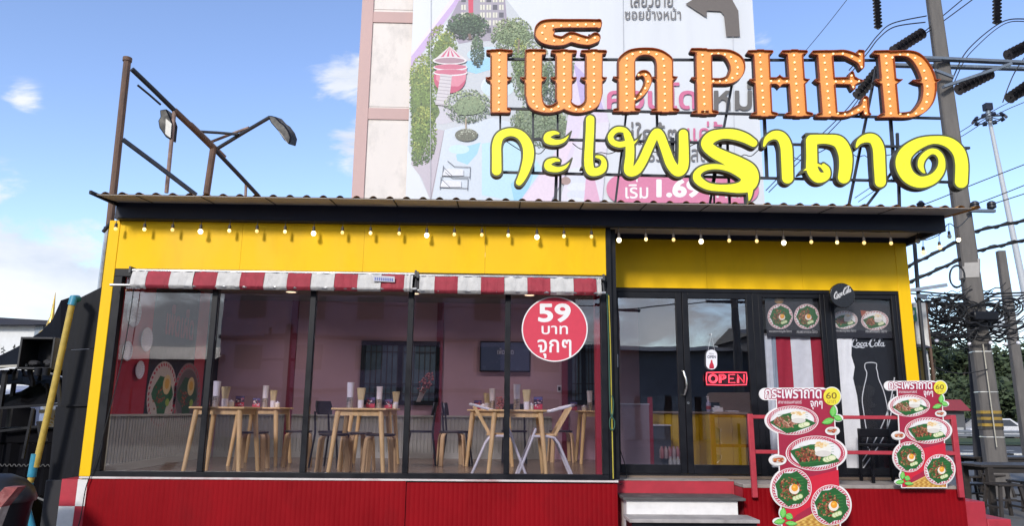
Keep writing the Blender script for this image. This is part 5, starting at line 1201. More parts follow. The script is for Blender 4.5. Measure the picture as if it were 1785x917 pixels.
# menu posters behind the two right windows
def dish(p, cx, cy, rx, ry, L=10, seed=1, style='egg', rim=INK_R, board=True):
    """printed dish: rim pattern, leaf, food"""
    rng = random.Random(seed)
    p.ell(cx, cy, rx, ry, (0.80, 0.77, 0.75), L, n=40)
    k = max(18, int(rx*1.15))
    p.ell(cx, cy, rx*0.965, ry*0.965, rim, L+1, n=40); p.ell(cx, cy, rx*0.93, ry*0.93, (0.76, 0.72, 0.71), L+2, n=40)
    for i in range(k):
        t = 2*PI*i/k; p.ell(cx+rx*0.87*math.cos(t), cy+ry*0.87*math.sin(t), rx*0.075, ry*0.04, tuple(v*0.9 for v in rim), L+3, n=8, rot=t+0.9)
    p.ell(cx, cy, rx*0.80, ry*0.80, (0.70, 0.68, 0.68), L+4, n=36); p.ell(cx+rx*0.02, cy-ry*0.02, rx*0.76, ry*0.76, (0.78, 0.76, 0.75), L+5, n=36)
    if style == 'egg':
        lf = [(-0.76, -0.05), (-0.62, -0.30), (-0.48, -0.60), (-0.12, -0.66), (0.10, -0.80), (0.40, -0.62), (0.66, -0.46), (0.70, -0.12), (0.84, 0.10), (0.66, 0.36), (0.52, 0.62), (0.22, 0.68), (0.0, 0.84), (-0.28, 0.66), (-0.54, 0.52), (-0.62, 0.22)]
    else:
        lf = [(-0.80, 0.02), (-0.25, -0.42), (0.05, -0.5), (0.80, 0.28), (0.55, 0.46), (0.0, 0.72), (-0.3, 0.78)]
    a = rng.uniform(-0.2, 0.2)
    lf = [(1.1*(x*math.cos(a)-y*math.sin(a)), 1.1*(x*math.sin(a)+y*math.cos(a))) for x, y in lf]
    p.poly([(cx+x*rx, cy+y*ry) for x, y in lf], (0.022, 0.115, 0.03), L+6)
    for i in range(7):
        y = -0.5+i*0.16; p.line([(cx-rx*0.55, cy+ry*(y+0.12)), (cx+rx*0.6, cy+ry*(y-0.06))], max(0.5, ry*0.02), (0.07, 0.24, 0.06), L+7)
    fx, fy = (cx-rx*0.08, cy+ry*0.02) if style == 'egg' else (cx-rx*0.22, cy+ry*0.12)
    cols = [(0.30, 0.10, 0.05), (0.18, 0.045, 0.025), (0.45, 0.20, 0.10), (0.08, 0.02, 0.015), (0.36, 0.06, 0.035), (0.04, 0.10, 0.02)] if style != 'pale' else [(0.42, 0.18, 0.12), (0.32, 0.09, 0.06), (0.55, 0.34, 0.24), (0.2, 0.05, 0.035), (0.12, 0.10, 0.03)]
    for i in range(170):
        t = rng.random()*2*PI; q = rng.random()**0.55*(0.9+0.35*rng.random()); s = rx*(0.025+0.05*rng.random())
        p.ell(fx+q*rx*(0.50 if style == 'egg' else 0.40)*math.cos(t), fy+q*ry*(0.52 if style == 'egg' else 0.34)*math.sin(t), s, s*0.7*ry/rx, rng.choice(cols), L+8+i*0.01, n=7, rot=rng.random()*3)
    if style == 'egg':
        p.ell(cx+rx*0.14, cy+ry*0.05, rx*0.26, ry*0.24, (0.80, 0.72, 0.62), L+10, n=16, rot=0.5); p.ell(cx+rx*0.16, cy-ry*0.02, rx*0.17, ry*0.18, (0.80, 0.33, 0.03), L+11, n=18); p.ell(cx+rx*0.13, cy-ry*0.06, rx*0.07, ry*0.06, (0.85, 0.50, 0.10), L+12, n=12)
        for i in range(3): p.ell(cx+rx*(0.18+0.13*i), cy+ry*(0.5-0.05*i), rx*0.13, ry*0.12, (0.42, 0.52, 0.20), L+12+i, n=14); p.ell(cx+rx*(0.18+0.13*i), cy+ry*(0.5-0.05*i), rx*0.10, ry*0.09, (0.66, 0.70, 0.45), L+12.5+i, n=14)
    else:
        p.ell(cx+rx*0.24, cy-ry*0.22, rx*0.28, ry*0.40, (0.80, 0.77, 0.70), L+10, n=20); p.ell(cx+rx*0.24, cy+ry*0.02, rx*0.27, ry*0.18, (0.66, 0.62, 0.57), L+10.5, n=20)
        for i in range(24):
            t = rng.random()*2*PI; q = rng.random(); p.ell(cx+rx*(0.22+0.25*q*math.cos(t)), cy+ry*(-0.5+0.14*q*math.sin(t)), rx*0.06, ry*0.07, rng.choice([(0.80, 0.60, 0.32), (0.75, 0.48, 0.2), (0.82, 0.70, 0.5)]), L+11+i*0.01, n=8)
        for i in range(3): p.ell(cx+rx*(0.36+0.09*i), cy+ry*(0.36-0.05*i), rx*0.14, ry*0.16, (0.40, 0.52, 0.22), L+12+i, n=14); p.ell(cx+rx*(0.36+0.09*i), cy+ry*(0.36-0.05*i), rx*0.115, ry*0.13, (0.74, 0.74, 0.50), L+12.5+i, n=14)
YP = YR+0.075
def poster(label, px0, px1, py0, py1, draw):
    a, b = at(px0, py1, YP), at(px1, py0, YP); root = thing('menu_poster', label, 'poster', ((a.x+b.x)/2, YP, a.z), 'black menu posters in the right windows')
    m = MB(); m.box((a.x, YP+0.001, a.z), (b.x, YP+0.006, b.z)); m.build('sheet', mat('poster_black', (0.022, 0.022, 0.030), 0.5), root, smooth=False)
    q = Print(YP, 0.00015); draw(q); q.build('print', root)
def d1(q):
    q.text('เผ็ด', 1349, 510, 1368, 518, (0.45, 0.05, 0.06), 1, bold=0.02); q.ell(1358, 524, 8, 6, (0.25, 0.14, 0.05), 1); q.ell(1358, 523, 5, 3.6, (0.45, 0.28, 0.1), 2)
    dish(q, 1360, 552, 22, 22, 10, 3, 'egg', (0.50, 0.10, 0.14)); dish(q, 1406, 552, 22, 22, 40, 4, 'egg', (0.50, 0.10, 0.14))
    q.text('กระเพราถาดหมูสับ ไข่ดาว', 1341, 575, 1380, 581, (0.7, 0.7, 0.7), 1); q.text('กระเพราถาดรวม ไข่ดาว', 1389, 575, 1425, 581, (0.7, 0.7, 0.7), 1)
def d2(q):
    dish(q, 1472, 558, 23, 16, 10, 5, 'rice', (0.42, 0.16, 0.12)); q.poly([(1500, 541), (1515, 543), (1512, 556), (1502, 552)], (0.35, 0.09, 0.05), 1); q.ell(1512, 545, 3, 2, (0.7, 0.6, 0.5), 2); dish(q, 1525, 559, 24, 17, 40, 6, 'rice', (0.45, 0.10, 0.10))
    q.text('กระเพราหมูกรอบ ไข่ดาว', 1458, 574, 1492, 580, (0.7, 0.7, 0.7), 1); q.text('กระเพราเนื้อสับ ไข่ดาว', 1509, 574, 1546, 580, (0.7, 0.7, 0.7), 1)
poster('black menu poster with two round egg dishes in the striped window', 1337, 1442, 512, 587, d1)
poster('black menu poster with two oval rice dishes below the round sign', 1452, 1556, 512, 589, d2)
# striped cloth and drink banner
a, b = at(1338, 830, YR+0.13), at(1446, 586, YR+0.13)
cu = thing('striped_cloth', 'red and white striped cloth hung inside the window below the menu poster', 'curtain', ((a.x+b.x)/2, YR+0.13, a.z))
m = MB(); wd = [(1338, 1351, (0.62, 0.66, 0.74)), (1351, 1359, (0.30, 0.36, 0.45)), (1359, 1385, (0.38, 0.016, 0.045)), (1385, 1420, (0.72, 0.74, 0.80)), (1420, 1446, (0.38, 0.016, 0.045))]
for (u0, u1, col) in wd:
    m.c = col; rows = []
    for k in range(14):
        t = k/13; z = b.z+(a.z-b.z)*t; rows.append([(at(u0+(u1-u0)*i/5, 700, YR+0.13).x, YR+0.13+0.008*math.sin(t*7+u0+i*1.3)+0.004*math.sin(i*2.3+t*3), z) for i in range(6)])
    m.sheet(rows)
m.build('cloth', print_mat('cloth_ink', 0.8, 0.06), cu)
m = MB(); m.cyl((a.x, YR+0.13, b.z+0.012), (b.x, YR+0.13, b.z+0.012), 0.012); m.build('hanging_rod', M_galv, cu)
YD = YR+0.11
a, b = at(1452, 826, YD), at(1556, 590, YD)
bn = thing('drink_banner', 'black drink banner with white bottle outline and script behind the right window', 'banner', ((a.x+b.x)/2, YD, a.z))
m = MB(); m.box((a.x, YD+0.001, a.z), (b.x, YD+0.006, b.z)); m.build('sheet', mat('banner_black', (0.014, 0.016, 0.022), 0.5), bn, smooth=False)
q = Print(YD, 0.0003); T5_ = lambda x, y: (1440+x/3.396, 570+y/3.396)
def tl(pts, w_, n=6): q.line([T5_(*c_) for c_ in catmull(pts, n)], w_, (0.78, 0.80, 0.84), 3)
q.loops(script((1484, 588, 7.9, 8.0, 0.0)), (0.72, 0.75, 0.80), 3)
tl([(250, 720), (240, 690), (247, 650), (235, 590), (222, 500), (214, 430), (222, 370), (238, 300), (240, 268), (230, 245), (230, 222), (240, 214), (264, 211), (290, 214), (299, 222), (298, 245), (304, 268), (312, 310), (337, 370), (356, 440), (366, 510), (362, 590), (369, 640), (378, 690)], 1.5)
tl([(405, 300), (385, 420), (350, 540), (270, 710), (160, 880)], 2.0); tl([(400, 400), (375, 560), (320, 690), (190, 880)], 2.0)
q.build('print', bn)
# white cloth draped over the banner's left side
m = MB(); rows = []; ed = [(1485, 591), (1484, 620), (1490, 640), (1487, 660), (1494, 690), (1499, 730), (1502, 770), (1503, 800), (1505, 822)]
for (xr_, y) in ed: rows.append([at(1453+(y-590)*0.06+(xr_-1453-(y-590)*0.06)*i/10, y, YD-0.012+0.006*math.sin(i*1.7+y*0.05)+0.004*math.sin(i*0.9+y*0.13)) for i in range(11)])
dr = thing('white_drape', 'white cloth hanging along the left side of the drink banner', 'cloth', at(1478, 822, YD))
m.sheet(rows, (0, 0.002, 0)); m.build('cloth', mat('white_drape_cloth', (0.88, 0.89, 0.92), 0.8, var=0.06), dr); m = MB(); m.cyl(at(1452, 590, YD-0.012), at(1487, 590, YD-0.012), 0.008); m.build('hanging_rod', M_galv, dr)
# neon OPEN and the hung OPEN tag
M_neon = mat('neon_red', (0.8, 0.1, 0.12), 0.3, emit=(1.0, 0.03, 0.075), estr=1.5)
YN = YR-0.035
ne = thing('neon_sign', 'lit red neon sign reading OPEN on the right glass door', 'neon sign', at(1267, 673, YN))
m = MB(); m.add([at(1230, 648, YN+0.012), at(1303, 648, YN+0.012), at(1303, 673, YN+0.012), at(1230, 673, YN+0.012)], [(0, 1, 2, 3)]); m.v += [v+Vector((0, 0.006, 0)) for v in m.v]; m.f += [(7, 6, 5, 4), (0, 4, 5, 1), (1, 5, 6, 2), (2, 6, 7, 3), (3, 7, 4, 0)]; m.ink += [None]*5
m.build('backboard', mat('neon_board', (0.03, 0.01, 0.015), 0.3), ne, smooth=False)
def ntube(pts, r=0.0065, closed=False, nm='tube'):
    m = MB(); m.tube([at(x, y, YN) for x, y in pts], r, 6); return m.build(nm, M_neon, ne)
ntube([(1232, 650), (1267, 649.3), (1301, 650), (1302, 660), (1301, 671), (1267, 671.8), (1232, 671), (1231, 660), (1232, 650)], nm='border_tube')
ov = lambda cx, rx, ry: [(cx+rx*math.cos(t), 660.5+ry*math.sin(t)) for t in [2*PI*i/18 for i in range(19)]]
ntube(ov(1243, 7.5, 7.5)); ntube(ov(1243, 5.5, 5.5))
ntube([(1254, 668), (1254, 653.5), (1261, 653.5), (1265, 656), (1265, 659), (1261, 661.5), (1255, 661.5)]); ntube([(1256.5, 668), (1256.5, 656), (1261, 656), (1262.5, 658), (1260, 659.5)])
ntube([(1281, 653.5), (1270.5, 653.5), (1270.5, 667.5), (1281.5, 667.5)]); ntube([(1270.5, 660.5), (1279, 660.5)])
ntube([(1285.5, 668), (1285.5, 653.5), (1297, 667.5), (1297, 653)]); ntube([(1287.5, 668), (1287.5, 658)])
ha = thing('door_tag', 'white oval OPEN tag with red bottle hung on the right glass door', 'tag', at(1240, 645, YR-0.02))
m = MB(); oval = [(1240.5+9.6*math.cos(t), 619.5+9.6*math.sin(t)) for t in [PI+PI*i/12 for i in range(13)]]+[(1240.5+9.6*math.cos(t), 635+9.6*math.sin(t)) for t in [PI*i/12 for i in range(13)]]
m.prism([at(x, y, YR-0.02) for x, y in oval], (0, 0.004, 0)); m.build('plate', M_cup, ha, smooth=False)
q = Print(YR-0.0205, 0.0004); q.text('OPEN', 1233, 620, 1248, 625, (0.06, 0.06, 0.1), 1, bold=0.03); q.text("We're", 1236, 615, 1244, 618.5, (0.1, 0.1, 0.12), 1); q.poly([(1239.2, 628), (1241.8, 628), (1242.2, 632), (1244.5, 637), (1244.6, 642), (1236.4, 642), (1236.5, 637), (1238.8, 632)], (0.55, 0.02, 0.05), 1); q.poly([(1236, 640), (1245, 640), (1244, 643), (1237, 643)], (0.4, 0.01, 0.04), 2); q.build('print', ha)
m = MB(); m.tube([at(1234, 612, YR-0.018), at(1240, 583, YR-0.014), at(1246, 612, YR-0.018)], 0.002, 4); m.cyl(at(1240, 583, YR-0.03), at(1240, 583, YR+0.01), 0.008); m.build('string', M_cup, ha)
no = thing('door_notice', 'small pale paper notice stuck on the left edge of the door glass', 'notice', at(1072, 640, YR-0.012))
a, b = at(1066.5, 640, YR-0.01), at(1077, 618, YR-0.01); m = MB(); m.box((a.x, YR-0.012, a.z), (b.x, YR-0.0095, b.z)); m.build('sheet', M_cup, no, smooth=False)
q = Print(YR-0.0125, 0.0003)
for k in range(4): q.line([(1068.5, 622+k*4), (1075, 622+k*4)], 0.9, (0.35, 0.36, 0.42), 1)
q.build('print', no)
# cables on the corner post and down the left post
cb1 = thing('hanging_cable', 'yellow and green cable hanging down the black corner post', 'cable', at(1068, 840, -0.03))
m = MB(); m.tube([Vector(v) for v in catmull([tuple(at(x, y, Y)) for x, y, Y in ((1061, 515, -0.04), (1064, 600, -0.02), (1066, 700, -0.02), (1069, 835, -0.02))], 6)], 0.006, 5); m.build('yellow_cable', mat('yellow_cable', (0.5, 0.42, 0.05), 0.5), cb1)
m = MB(); m.tube([Vector(v) for v in catmull([tuple(at(x, y, -0.05)) for x, y in ((1058, 512), (1061, 600), (1063, 700), (1065, 722), (1071, 735), (1070, 748), (1064, 748), (1063, 732), (1068, 722), (1069, 700), (1066, 690))], 6)], 0.007, 5); m.build('green_cable', mat('green_cable', (0.03, 0.09, 0.06), 0.5), cb1)
m = MB(); m.tube([Vector(v) for v in catmull([tuple(at(x, y, Y)) for x, y, Y in ((1070, 735, 0.1), (1080, 780, 0.3), (1092, 820, 0.45), (1090, 838, 0.4), (1080, 845, 0.2), (1068, 840, 0.02))], 6)], 0.005, 5); m.build('loose_end', M_cab, cb1)
cb2 = thing('hanging_cable', 'black cable trailing down over the left yellow post and chequered base', 'cable', at(140, 915, -0.03))
for i, off in enumerate((0,)):
    m = MB(); m.tube([Vector(v) for v in catmull([tuple(at(x+off*(1 if y < 800 else 0.3), y, -0.03)) for x, y in ((236, 482), (225, 560), (210, 640), (185, 740), (165, 810), (150, 850), (143, 890), (137, 917), (130, 935))], 6)], 0.0055, 5); m.build('strand', M_cab, cb2)
# ------------------------------------------------------------------ red railing on the landing
YRL = -0.06
M_rail = mat('red_rail_paint', (0.42, 0.035, 0.055), 0.5, var=0.12, scale=9, dirt=0.35, dirtcol=(0.2, 0.03, 0.03))
ra = thing('landing_railing', 'red square-tube railing along the edge of the landing', 'railing', at(1490, 868, YRL))
def rbar(x0, y0, x1, y1, w_=0.055, Y=YRL, Y2=None, nm='rail', d=0.04):
    m = MB(); m.bar(at(x0, y0, Y), at(x1, y1, Y if Y2 is None else Y2), w_, d); m.build(nm, M_rail, ra, bevel=0.005)
rbar(1307, 722, 1316, 868, 0.06, nm='post'); rbar(1660, 724, 1676, 868, 0.06, nm='post')
rbar(1311, 727, 1656, 729); rbar(1316, 788, 1663, 791, 0.05)
e_ = at(1660, 728, YRL); f_ = at(1668, 791, YRL)
m = MB(); m.bar(e_+Vector((0, 0.03, 0)), (e_.x, YR, e_.z), 0.04, 0.045); m.build('rail', M_rail, ra, bevel=0.004)
m = MB(); m.bar(f_+Vector((0, 0.03, 0)), (f_.x, YR, f_.z), 0.04, 0.045); m.build('rail', M_rail, ra, bevel=0.004)
# dark chair on the landing behind the railing
ch = thing('landing_chair', 'black chair on the landing half hidden by the right food standee', 'chair', (at(1540, 836, 0.38).x, 0.38, 0.84))
x, y, z = at(1540, 836, 0.38).x, 0.38, 0.84
for sx in (-1, 1):
    for sy in (-1, 1): m = MB(); m.bar((x+sx*0.19, y+sy*0.14, z), (x+sx*0.17, y+sy*0.13, z+0.42 if sy < 0 else z+0.6), 0.03); m.build('leg', M_blk, ch)
m = MB(); m.box((x-0.2, y-0.16, z+0.40), (x+0.2, y+0.12, z+0.43)); m.build('seat', M_blk, ch, bevel=0.008); m = MB(); m.box((x-0.19, y+0.11, z+0.5), (x+0.19, y+0.15, z+0.6)); m.build('backrest', M_blk, ch, bevel=0.008)
# ------------------------------------------------------------------ food standees
def standee(label, Y, cv, tall):
    kx, ky = cv[2], cv[3]; T = lambda x, y: (cv[0]+(x-115)*kx, cv[1]+(y-70)*ky)
    root = thing('food_standee', label, 'standee', at(*T(390, 949), Y), 'cut-out food standees on the railing')
    f = Field(*T(70, 20), *T(680, 985), step=0.45)
    K = lambda r: r*kx
    f.poly([T(187, 66), T(545, 66), T(592, 940), T(226, 940)])
    f.stroke([(*T(122, 98), K(36)), (*T(475, 95), K(36))], False); f.stroke([(*T(420, 160), K(38)), (*T(470, 165), K(38))], False)
    for e_ in ((290, 262, 168, 95), (437, 467, 192, 113), (285, 685, 130, 131), (530, 790, 128, 131), (537, 113, 56, 58), (537, 328, 46, 29), (203, 510, 55, 36)):
        x_, y_ = T(e_[0], e_[1]); f.ell(x_, y_, e_[2]*kx, e_[3]*ky)
    LV = [((545, 205), 26, 38, 0.1), ((512, 268), 42, 24, -0.35), ((575, 248), 30, 22, 0.5)]; LV2 = [((233, 838), 24, 36, 0.1), ((210, 893), 38, 22, -0.2), ((272, 862), 26, 26, 0.6), ((285, 905), 40, 18, 0.1)]
    for (c_, rx, ry, _) in LV+LV2: f.ell(*T(*c_), rx*kx, ry*ky)
    lp = f.loops(0.6)
    vs, fs = fill(lp, 1.0); mb = MB(); mb.add([at(v[0], v[1], Y)+Vector((0, 0 if v[2] > 0 else 0.012, 0)) for v in vs], fs)
    mb.build('board', mat('foam_board_white', (0.78, 0.75, 0.74), 0.5, var=0.03), root, smooth=False)
    q = Print(Y-0.0003, 0.0001)
    def P_(pts, col, lay): q.poly([T(*a) for a in pts], col, lay)
    def E_(cx, cy, rx, ry, col, lay, **k): q.ell(*T(cx, cy), rx*kx, ry*ky, col, lay, **k)
    P_([(191, 70), (541, 70), (586, 936), (230, 936)], (0.36, 0.022, 0.055), 1)
    P_([(395, 615), (577, 570), (584, 700), (420, 790), (320, 850), (235, 935), (226, 850)], (0.60, 0.02, 0.045), 2)
    # woven basket at the foot
    bx_ = [(300, 905), (420, 842), (470, 905), (586, 925), (586, 936), (255, 936)]
    P_(bx_, (0.55, 0.30, 0.06), 3)
    for i in range(14):
        for j in range(4):
            x_, y_ = 310+i*20+(j % 2)*10, 880+j*16
            if y_ > 905-(x_-300)*0.5 and x_ < 580: E_(x_, y_, 9, 6, (0.70, 0.45, 0.12) if (i+j) % 2 else (0.42, 0.20, 0.04), 4, n=8)
    P_([(295, 905), (425, 838), (428, 846), (300, 914)], (0.72, 0.46, 0.14), 5)
    x0, y0 = T(120, 68); x1, y1 = T(472, 126)
    lps = text_loops('กระเพราถาด', 0.075); lpi = text_loops('กระเพราถาด', 0.022)
    def place(lps, ref, bx0, by0, bx1, by1):
        xs = [p_[0] for l_ in ref for p_ in l_]; ys = [p_[1] for l_ in ref for p_ in l_]; ax, bx__, ay, by__ = min(xs), max(xs), min(ys), max(ys)
        return [[(bx0+(p_[0]-ax)*(bx1-bx0)/(bx__-ax), by1-(p_[1]-ay)*(by1-by0)/(by__-ay)) for p_ in l_] for l_ in lps]
    q.loops(place(lps, lpi, x0, y0, x1, y1), (0.36, 0.03, 0.09), 6); q.loops(place(lpi, lpi, x0, y0, x1, y1), INK_W, 7)
    q.text('• สาขาธรรมศาสตร์', *T(188, 136), *T(348, 158), (0.72, 0.62, 0.64), 7, bold=0.01)
    x0, y0 = T(402, 140); x1, y1 = T(478, 194); l0 = text_loops('จุกๆ', 0.02); q.loops(place(text_loops('จุกๆ', 0.07), l0, x0, y0, x1, y1), (0.36, 0.03, 0.09), 6); q.loops(place(l0, l0, x0, y0, x1, y1), INK_W, 7)
    dish(q, *T(290, 262), 164*kx, 91*ky, 10, 21, 'pale', (0.55, 0.09, 0.14)); dish(q, *T(437, 467), 188*kx, 109*ky, 30, 22, 'rice', (0.55, 0.05, 0.10))
    dish(q, *T(285, 685), 126*kx, 127*ky, 50, 23, 'egg', (0.55, 0.05, 0.10)); dish(q, *T(530, 790), 124*kx, 127*ky, 70, 24, 'egg', (0.55, 0.05, 0.10))
    E_(537, 113, 53, 55, (0.80, 0.72, 0.05), 90, n=32); E_(530, 120, 40, 40, (0.80, 0.66, 0.05), 91, n=28)
    q.text('60', *T(500, 88), *T(567, 128), (0.20, 0.13, 0.02), 92, bold=0.012); q.text('บาท', *T(510, 136), *T(560, 156), (0.35, 0.25, 0.02), 92)
    for (cx, cy, rx, ry) in ((537, 328, 43, 26), (203, 510, 52, 33)):
        E_(cx, cy, rx, ry, (0.78, 0.76, 0.74), 93, n=24); E_(cx, cy-2, rx*0.78, ry*0.68, (0.55, 0.50, 0.45), 94, n=20); rg = random.Random(int(cx))
        for i in range(20): E_(cx+rg.uniform(-0.5, 0.5)*rx*1.1, cy+rg.uniform(-0.35, 0.35)*ry, rx*0.16, ry*0.16, rg.choice([(0.5, 0.08, 0.03), (0.6, 0.2, 0.05), (0.25, 0.04, 0.02)]), 95+i*0.02, n=7)
    for i_, (c_, rx, ry, rot) in enumerate(LV+LV2):
        # pointed basil leaf: dark edge, lighter blade, midrib
        up_r = ry > rx; L1, L2 = (ry, rx) if up_r else (rx, ry); ang = (-PI/2 if up_r else (PI if c_[0] < (545 if i_ < 3 else 233) else 0))+rot*0.8
        def lf(k): return [(c_[0]+(L1*k*u)*math.cos(ang)-(L2*k*v)*math.sin(ang), c_[1]+(L1*k*u)*math.sin(ang)+(L2*k*v)*math.cos(ang)) for u, v in [(-1, 0), (-0.75, 0.5), (-0.3, 0.85), (0.2, 0.8), (0.65, 0.45), (1.0, 0), (0.65, -0.45), (0.2, -0.8), (-0.3, -0.85), (-0.75, -0.5)]]
        P_(lf(0.98), (0.07, 0.36, 0.06), 97+i_); P_([(x_+(c_[0]-x_)*0.0, y_-1.5) for x_, y_ in lf(0.82)], (0.16, 0.55, 0.10), 97.4+i_)
        h_ = lf(0.82)[5]; t_ = lf(0.9)[0]; q.line([T(*t_), T(*h_)], 0.55, (0.42, 0.72, 0.25), 97.6+i_)
        for v_ in (0.5, -0.5):
            for u_ in (-0.35, 0.05, 0.4): q.line([T(c_[0]+L1*u_*math.cos(ang), c_[1]+L1*u_*math.sin(ang)), T(c_[0]+L1*(u_+0.22)*math.cos(ang)-L2*v_*math.sin(ang), c_[1]+L1*(u_+0.22)*math.sin(ang)+L2*v_*math.cos(ang))], 0.35, (0.30, 0.64, 0.18), 97.6+i_)
    q.build('printed_front', root, print_mat('standee_ink', 0.35, 0.04))
    # strut that ties the board to the railing or the ground
    c0 = at(*T(390, 300), Y); m = MB()
    if tall:
        m.bar((c0.x-0.1, Y+0.03, 0.0), (c0.x-0.1, Y+0.03, c0.z), 0.03); m.bar((c0.x+0.12, Y+0.03, 0.0), (c0.x+0.12, Y+0.03, c0.z), 0.03)
    else:
        m.box((c0.x-0.12, Y+0.013, c0.z-0.3), (c0.x+0.12, Y+0.019, c0.z+0.1))
    m.build('strut', M_blk, root)
standee('larger nearer food standee with yellow 60 disc, left end of the railing', -0.34, (1332, 679.5, 1/3.57, 1/3.57), True)
standee('smaller food standee with yellow 60 disc at the right railing post', -0.12, (1548, 667, 0.77/3.57, 0.755/3.57), False)
# ------------------------------------------------------------------ left side: black boards, pipe, stall
M_tarp = mat('black_shade_cloth', (0.004, 0.004, 0.006), 0.95, spec=0.1, var=0.4, scale=4, bump=0.3, bscale=120)
M_board = mat('black_painted_board', (0.006, 0.007, 0.011), 0.6, spec=0.2, var=0.45, scale=3.5, stretch=(4, 1, 0.5), dirt=0.55, dirtcol=(0.020, 0.022, 0.032), bump=0.15, bscale=40)
YLP = 0.30
bd = thing('black_board_screen', 'tall screen of three black painted boards left of the yellow post', 'screen', (at(130, 840, YLP).x, YLP, 0))
for (pl, nm) in (([(130, 524), (186, 496), (196, 494), (190, 606), (111, 610), (114, 545)], 0), ([(111, 611), (190, 607), (184, 706), (106, 708)], 1), ([(97, 709), (184, 707), (172, 838), (84, 838)], 2)):
    m = MB(); m.prism([at(x, y, YLP-0.012*(nm == 1)) for x, y in pl], (0, 0.03, 0)); m.build('board', M_board, bd, smooth=False)
m = MB(); m.bar(at(113, 707.5, YLP-0.02), at(186, 706.5, YLP-0.02), 0.02, 0.02); m.build('joint_batten', M_board, bd)
m = MB(); m.box((at(84, 840, YLP).x, YLP-0.05, 0), (at(128, 840, YLP).x, YLP+0.25, at(100, 837, YLP).z)); m.build('plinth', mat('dark_plinth', (0.022, 0.022, 0.026), 0.8, var=0.3, scale=6), bd, bevel=0.01)
M_pipe = mat('yellow_pipe', (0.46, 0.32, 0.055), 0.5, var=0.2, scale=12, dirt=0.4, dirtcol=(0.3, 0.2, 0.04)); M_blue = mat('blue_pvc', (0.03, 0.23, 0.34), 0.4, var=0.15)
pp = thing('drain_pipe', 'leaning yellow drain pipe with blue joints beside the black boards', 'pipe', (at(52, 917, 0.0).x, 0.0, 0))
Yq = 0.05
m = MB(); m.tube([at(136, 521, Yq+0.15), at(128, 522, Yq), ], 0.032, 10); m.build('inlet', M_pipe, pp)
m = MB(); m.tube([at(135, 521, Yq+0.1), at(128, 520, Yq), at(125, 532, Yq)], 0.042, 12); m.build('elbow_joint', M_blue, pp)
m = MB(); m.tube([at(126, 528, Yq), at(95, 672, Yq), at(62, 815, Yq)], 0.034, 12); m.build('yellow_length', M_pipe, pp)
m = MB(); m.tube([at(62, 792, Yq), at(55, 832, Yq)], 0.042, 12); m.build('sleeve_joint', M_blue, pp)
m = MB(); m.tube([at(55, 832, Yq), at(51, 845, Yq)], 0.034, 10); m.build('yellow_stub', M_pipe, pp)
m = MB(); m.tube([at(53, 842, Yq), at(47, 868, Yq), at(47, 884, Yq), at(56, 920, Yq), at(58, 950, Yq)], 0.033, 12); m.build('blue_outlet', M_blue, pp)
# market stall under black shade cloth
stl = thing('market_stall', 'stall under sagging black shade cloths at the left edge', 'stall', (at(20, 900, 2.5).x, 2.5, 0))
def tarp(up, lo, Yu, Yl, nm='shade_cloth'):
    n = len(up); rows = []
    for k in range(6):
        t = k/5; rows.append([at(*u, Yu)*(1-t)+at(*l_, Yl)*t-Vector((0, 0, 0.10*math.sin(PI*t)*(0.5+0.5*math.sin(i*1.7)))) for i, (u, l_) in enumerate(zip(up, lo))])
    m = MB(); m.sheet(rows, (0, 0.004, 0.004)); m.build(nm, M_tarp, stl)
tarp([(-60, 640), (0, 620), (17, 612), (34, 603), (52, 591), (72, 578), (92, 556), (106, 524), (124, 518)], [(-60, 642), (0, 641), (20, 640), (36, 640), (52, 643), (72, 648), (92, 650), (106, 655), (124, 660)], 3.6, 1.8)
tarp([(-60, 646), (0, 646), (22, 645), (40, 646), (58, 648), (75, 650), (95, 655), (112, 660)], [(-60, 675), (0, 671), (22, 670), (40, 671), (54, 673), (70, 668), (95, 690), (112, 712)], 4.2, 2.2)
tarp([(-60, 694), (0, 690), (20, 687), (36, 683), (50, 675), (62, 666), (80, 662), (110, 660)], [(-60, 712), (0, 711), (20, 711), (36, 710), (50, 709), (62, 708), (80, 706), (110, 700)], 3.2, 1.6)
m = MB(); m.bar(at(-30, 641, 1.75), at(47, 637, 1.75), 0.03); m.build('edge_pole', mat('pale_edge_pole', (0.4, 0.38, 0.33), 0.6), stl)
for x, Y in ((2, 1.9), (20, 3.0), (112, 1.2)):
    q0 = at(x, 700, Y); m = MB(); m.bar((q0.x, Y, 0), (q0.x, Y, at(x, 648, Y).z), 0.05); m.build('post', M_blk, stl)
# black net along the back of the stall
m = MB(); rows = []
for z in (0.0, 0.8, 1.6): rows.append([(at(-80+i*12, 800, 4.6).x, 4.6+0.06*math.sin(i*1.3+z), z+(0.0 if z < 1 else 0.05*math.sin(i))) for i in range(12)])
m.sheet(rows, (0, 0.01, 0)); m.build('back_net', M_tarp, stl)
# counter with lattice edge
a, b = at(-40, 770, 2.0), at(128, 748, 2.0)
ct = thing('stall_counter', 'black draped counter of the stall beside the yellow pipe', 'counter', ((a.x+b.x)/2, 2.3, 0))
m = MB(); m.box((a.x, 2.0, b.z-0.2), (b.x, 2.8, b.z)); m.build('top', M_tarp, ct, bevel=0.02)
m = MB(); rows = [[(a.x+(b.x-a.x)*i/16, 2.02+0.04*math.sin(i*1.9), z) for i in range(17)] for z in (b.z-0.2, 0.6, 0.0)]; m.sheet(rows, (0, 0.01, 0)); m.build('drape', M_tarp, ct)
m = MB(); z = at(60, 812, 1.95).z
m.tube([(a.x+(b.x-a.x)*i/80, 1.94, z+(0.012 if i % 4 < 2 else -0.012)) for i in range(81)], 0.006, 4)
m.build('lattice_strip', mat('grey_lattice', (0.12, 0.12, 0.125), 0.7), ct)
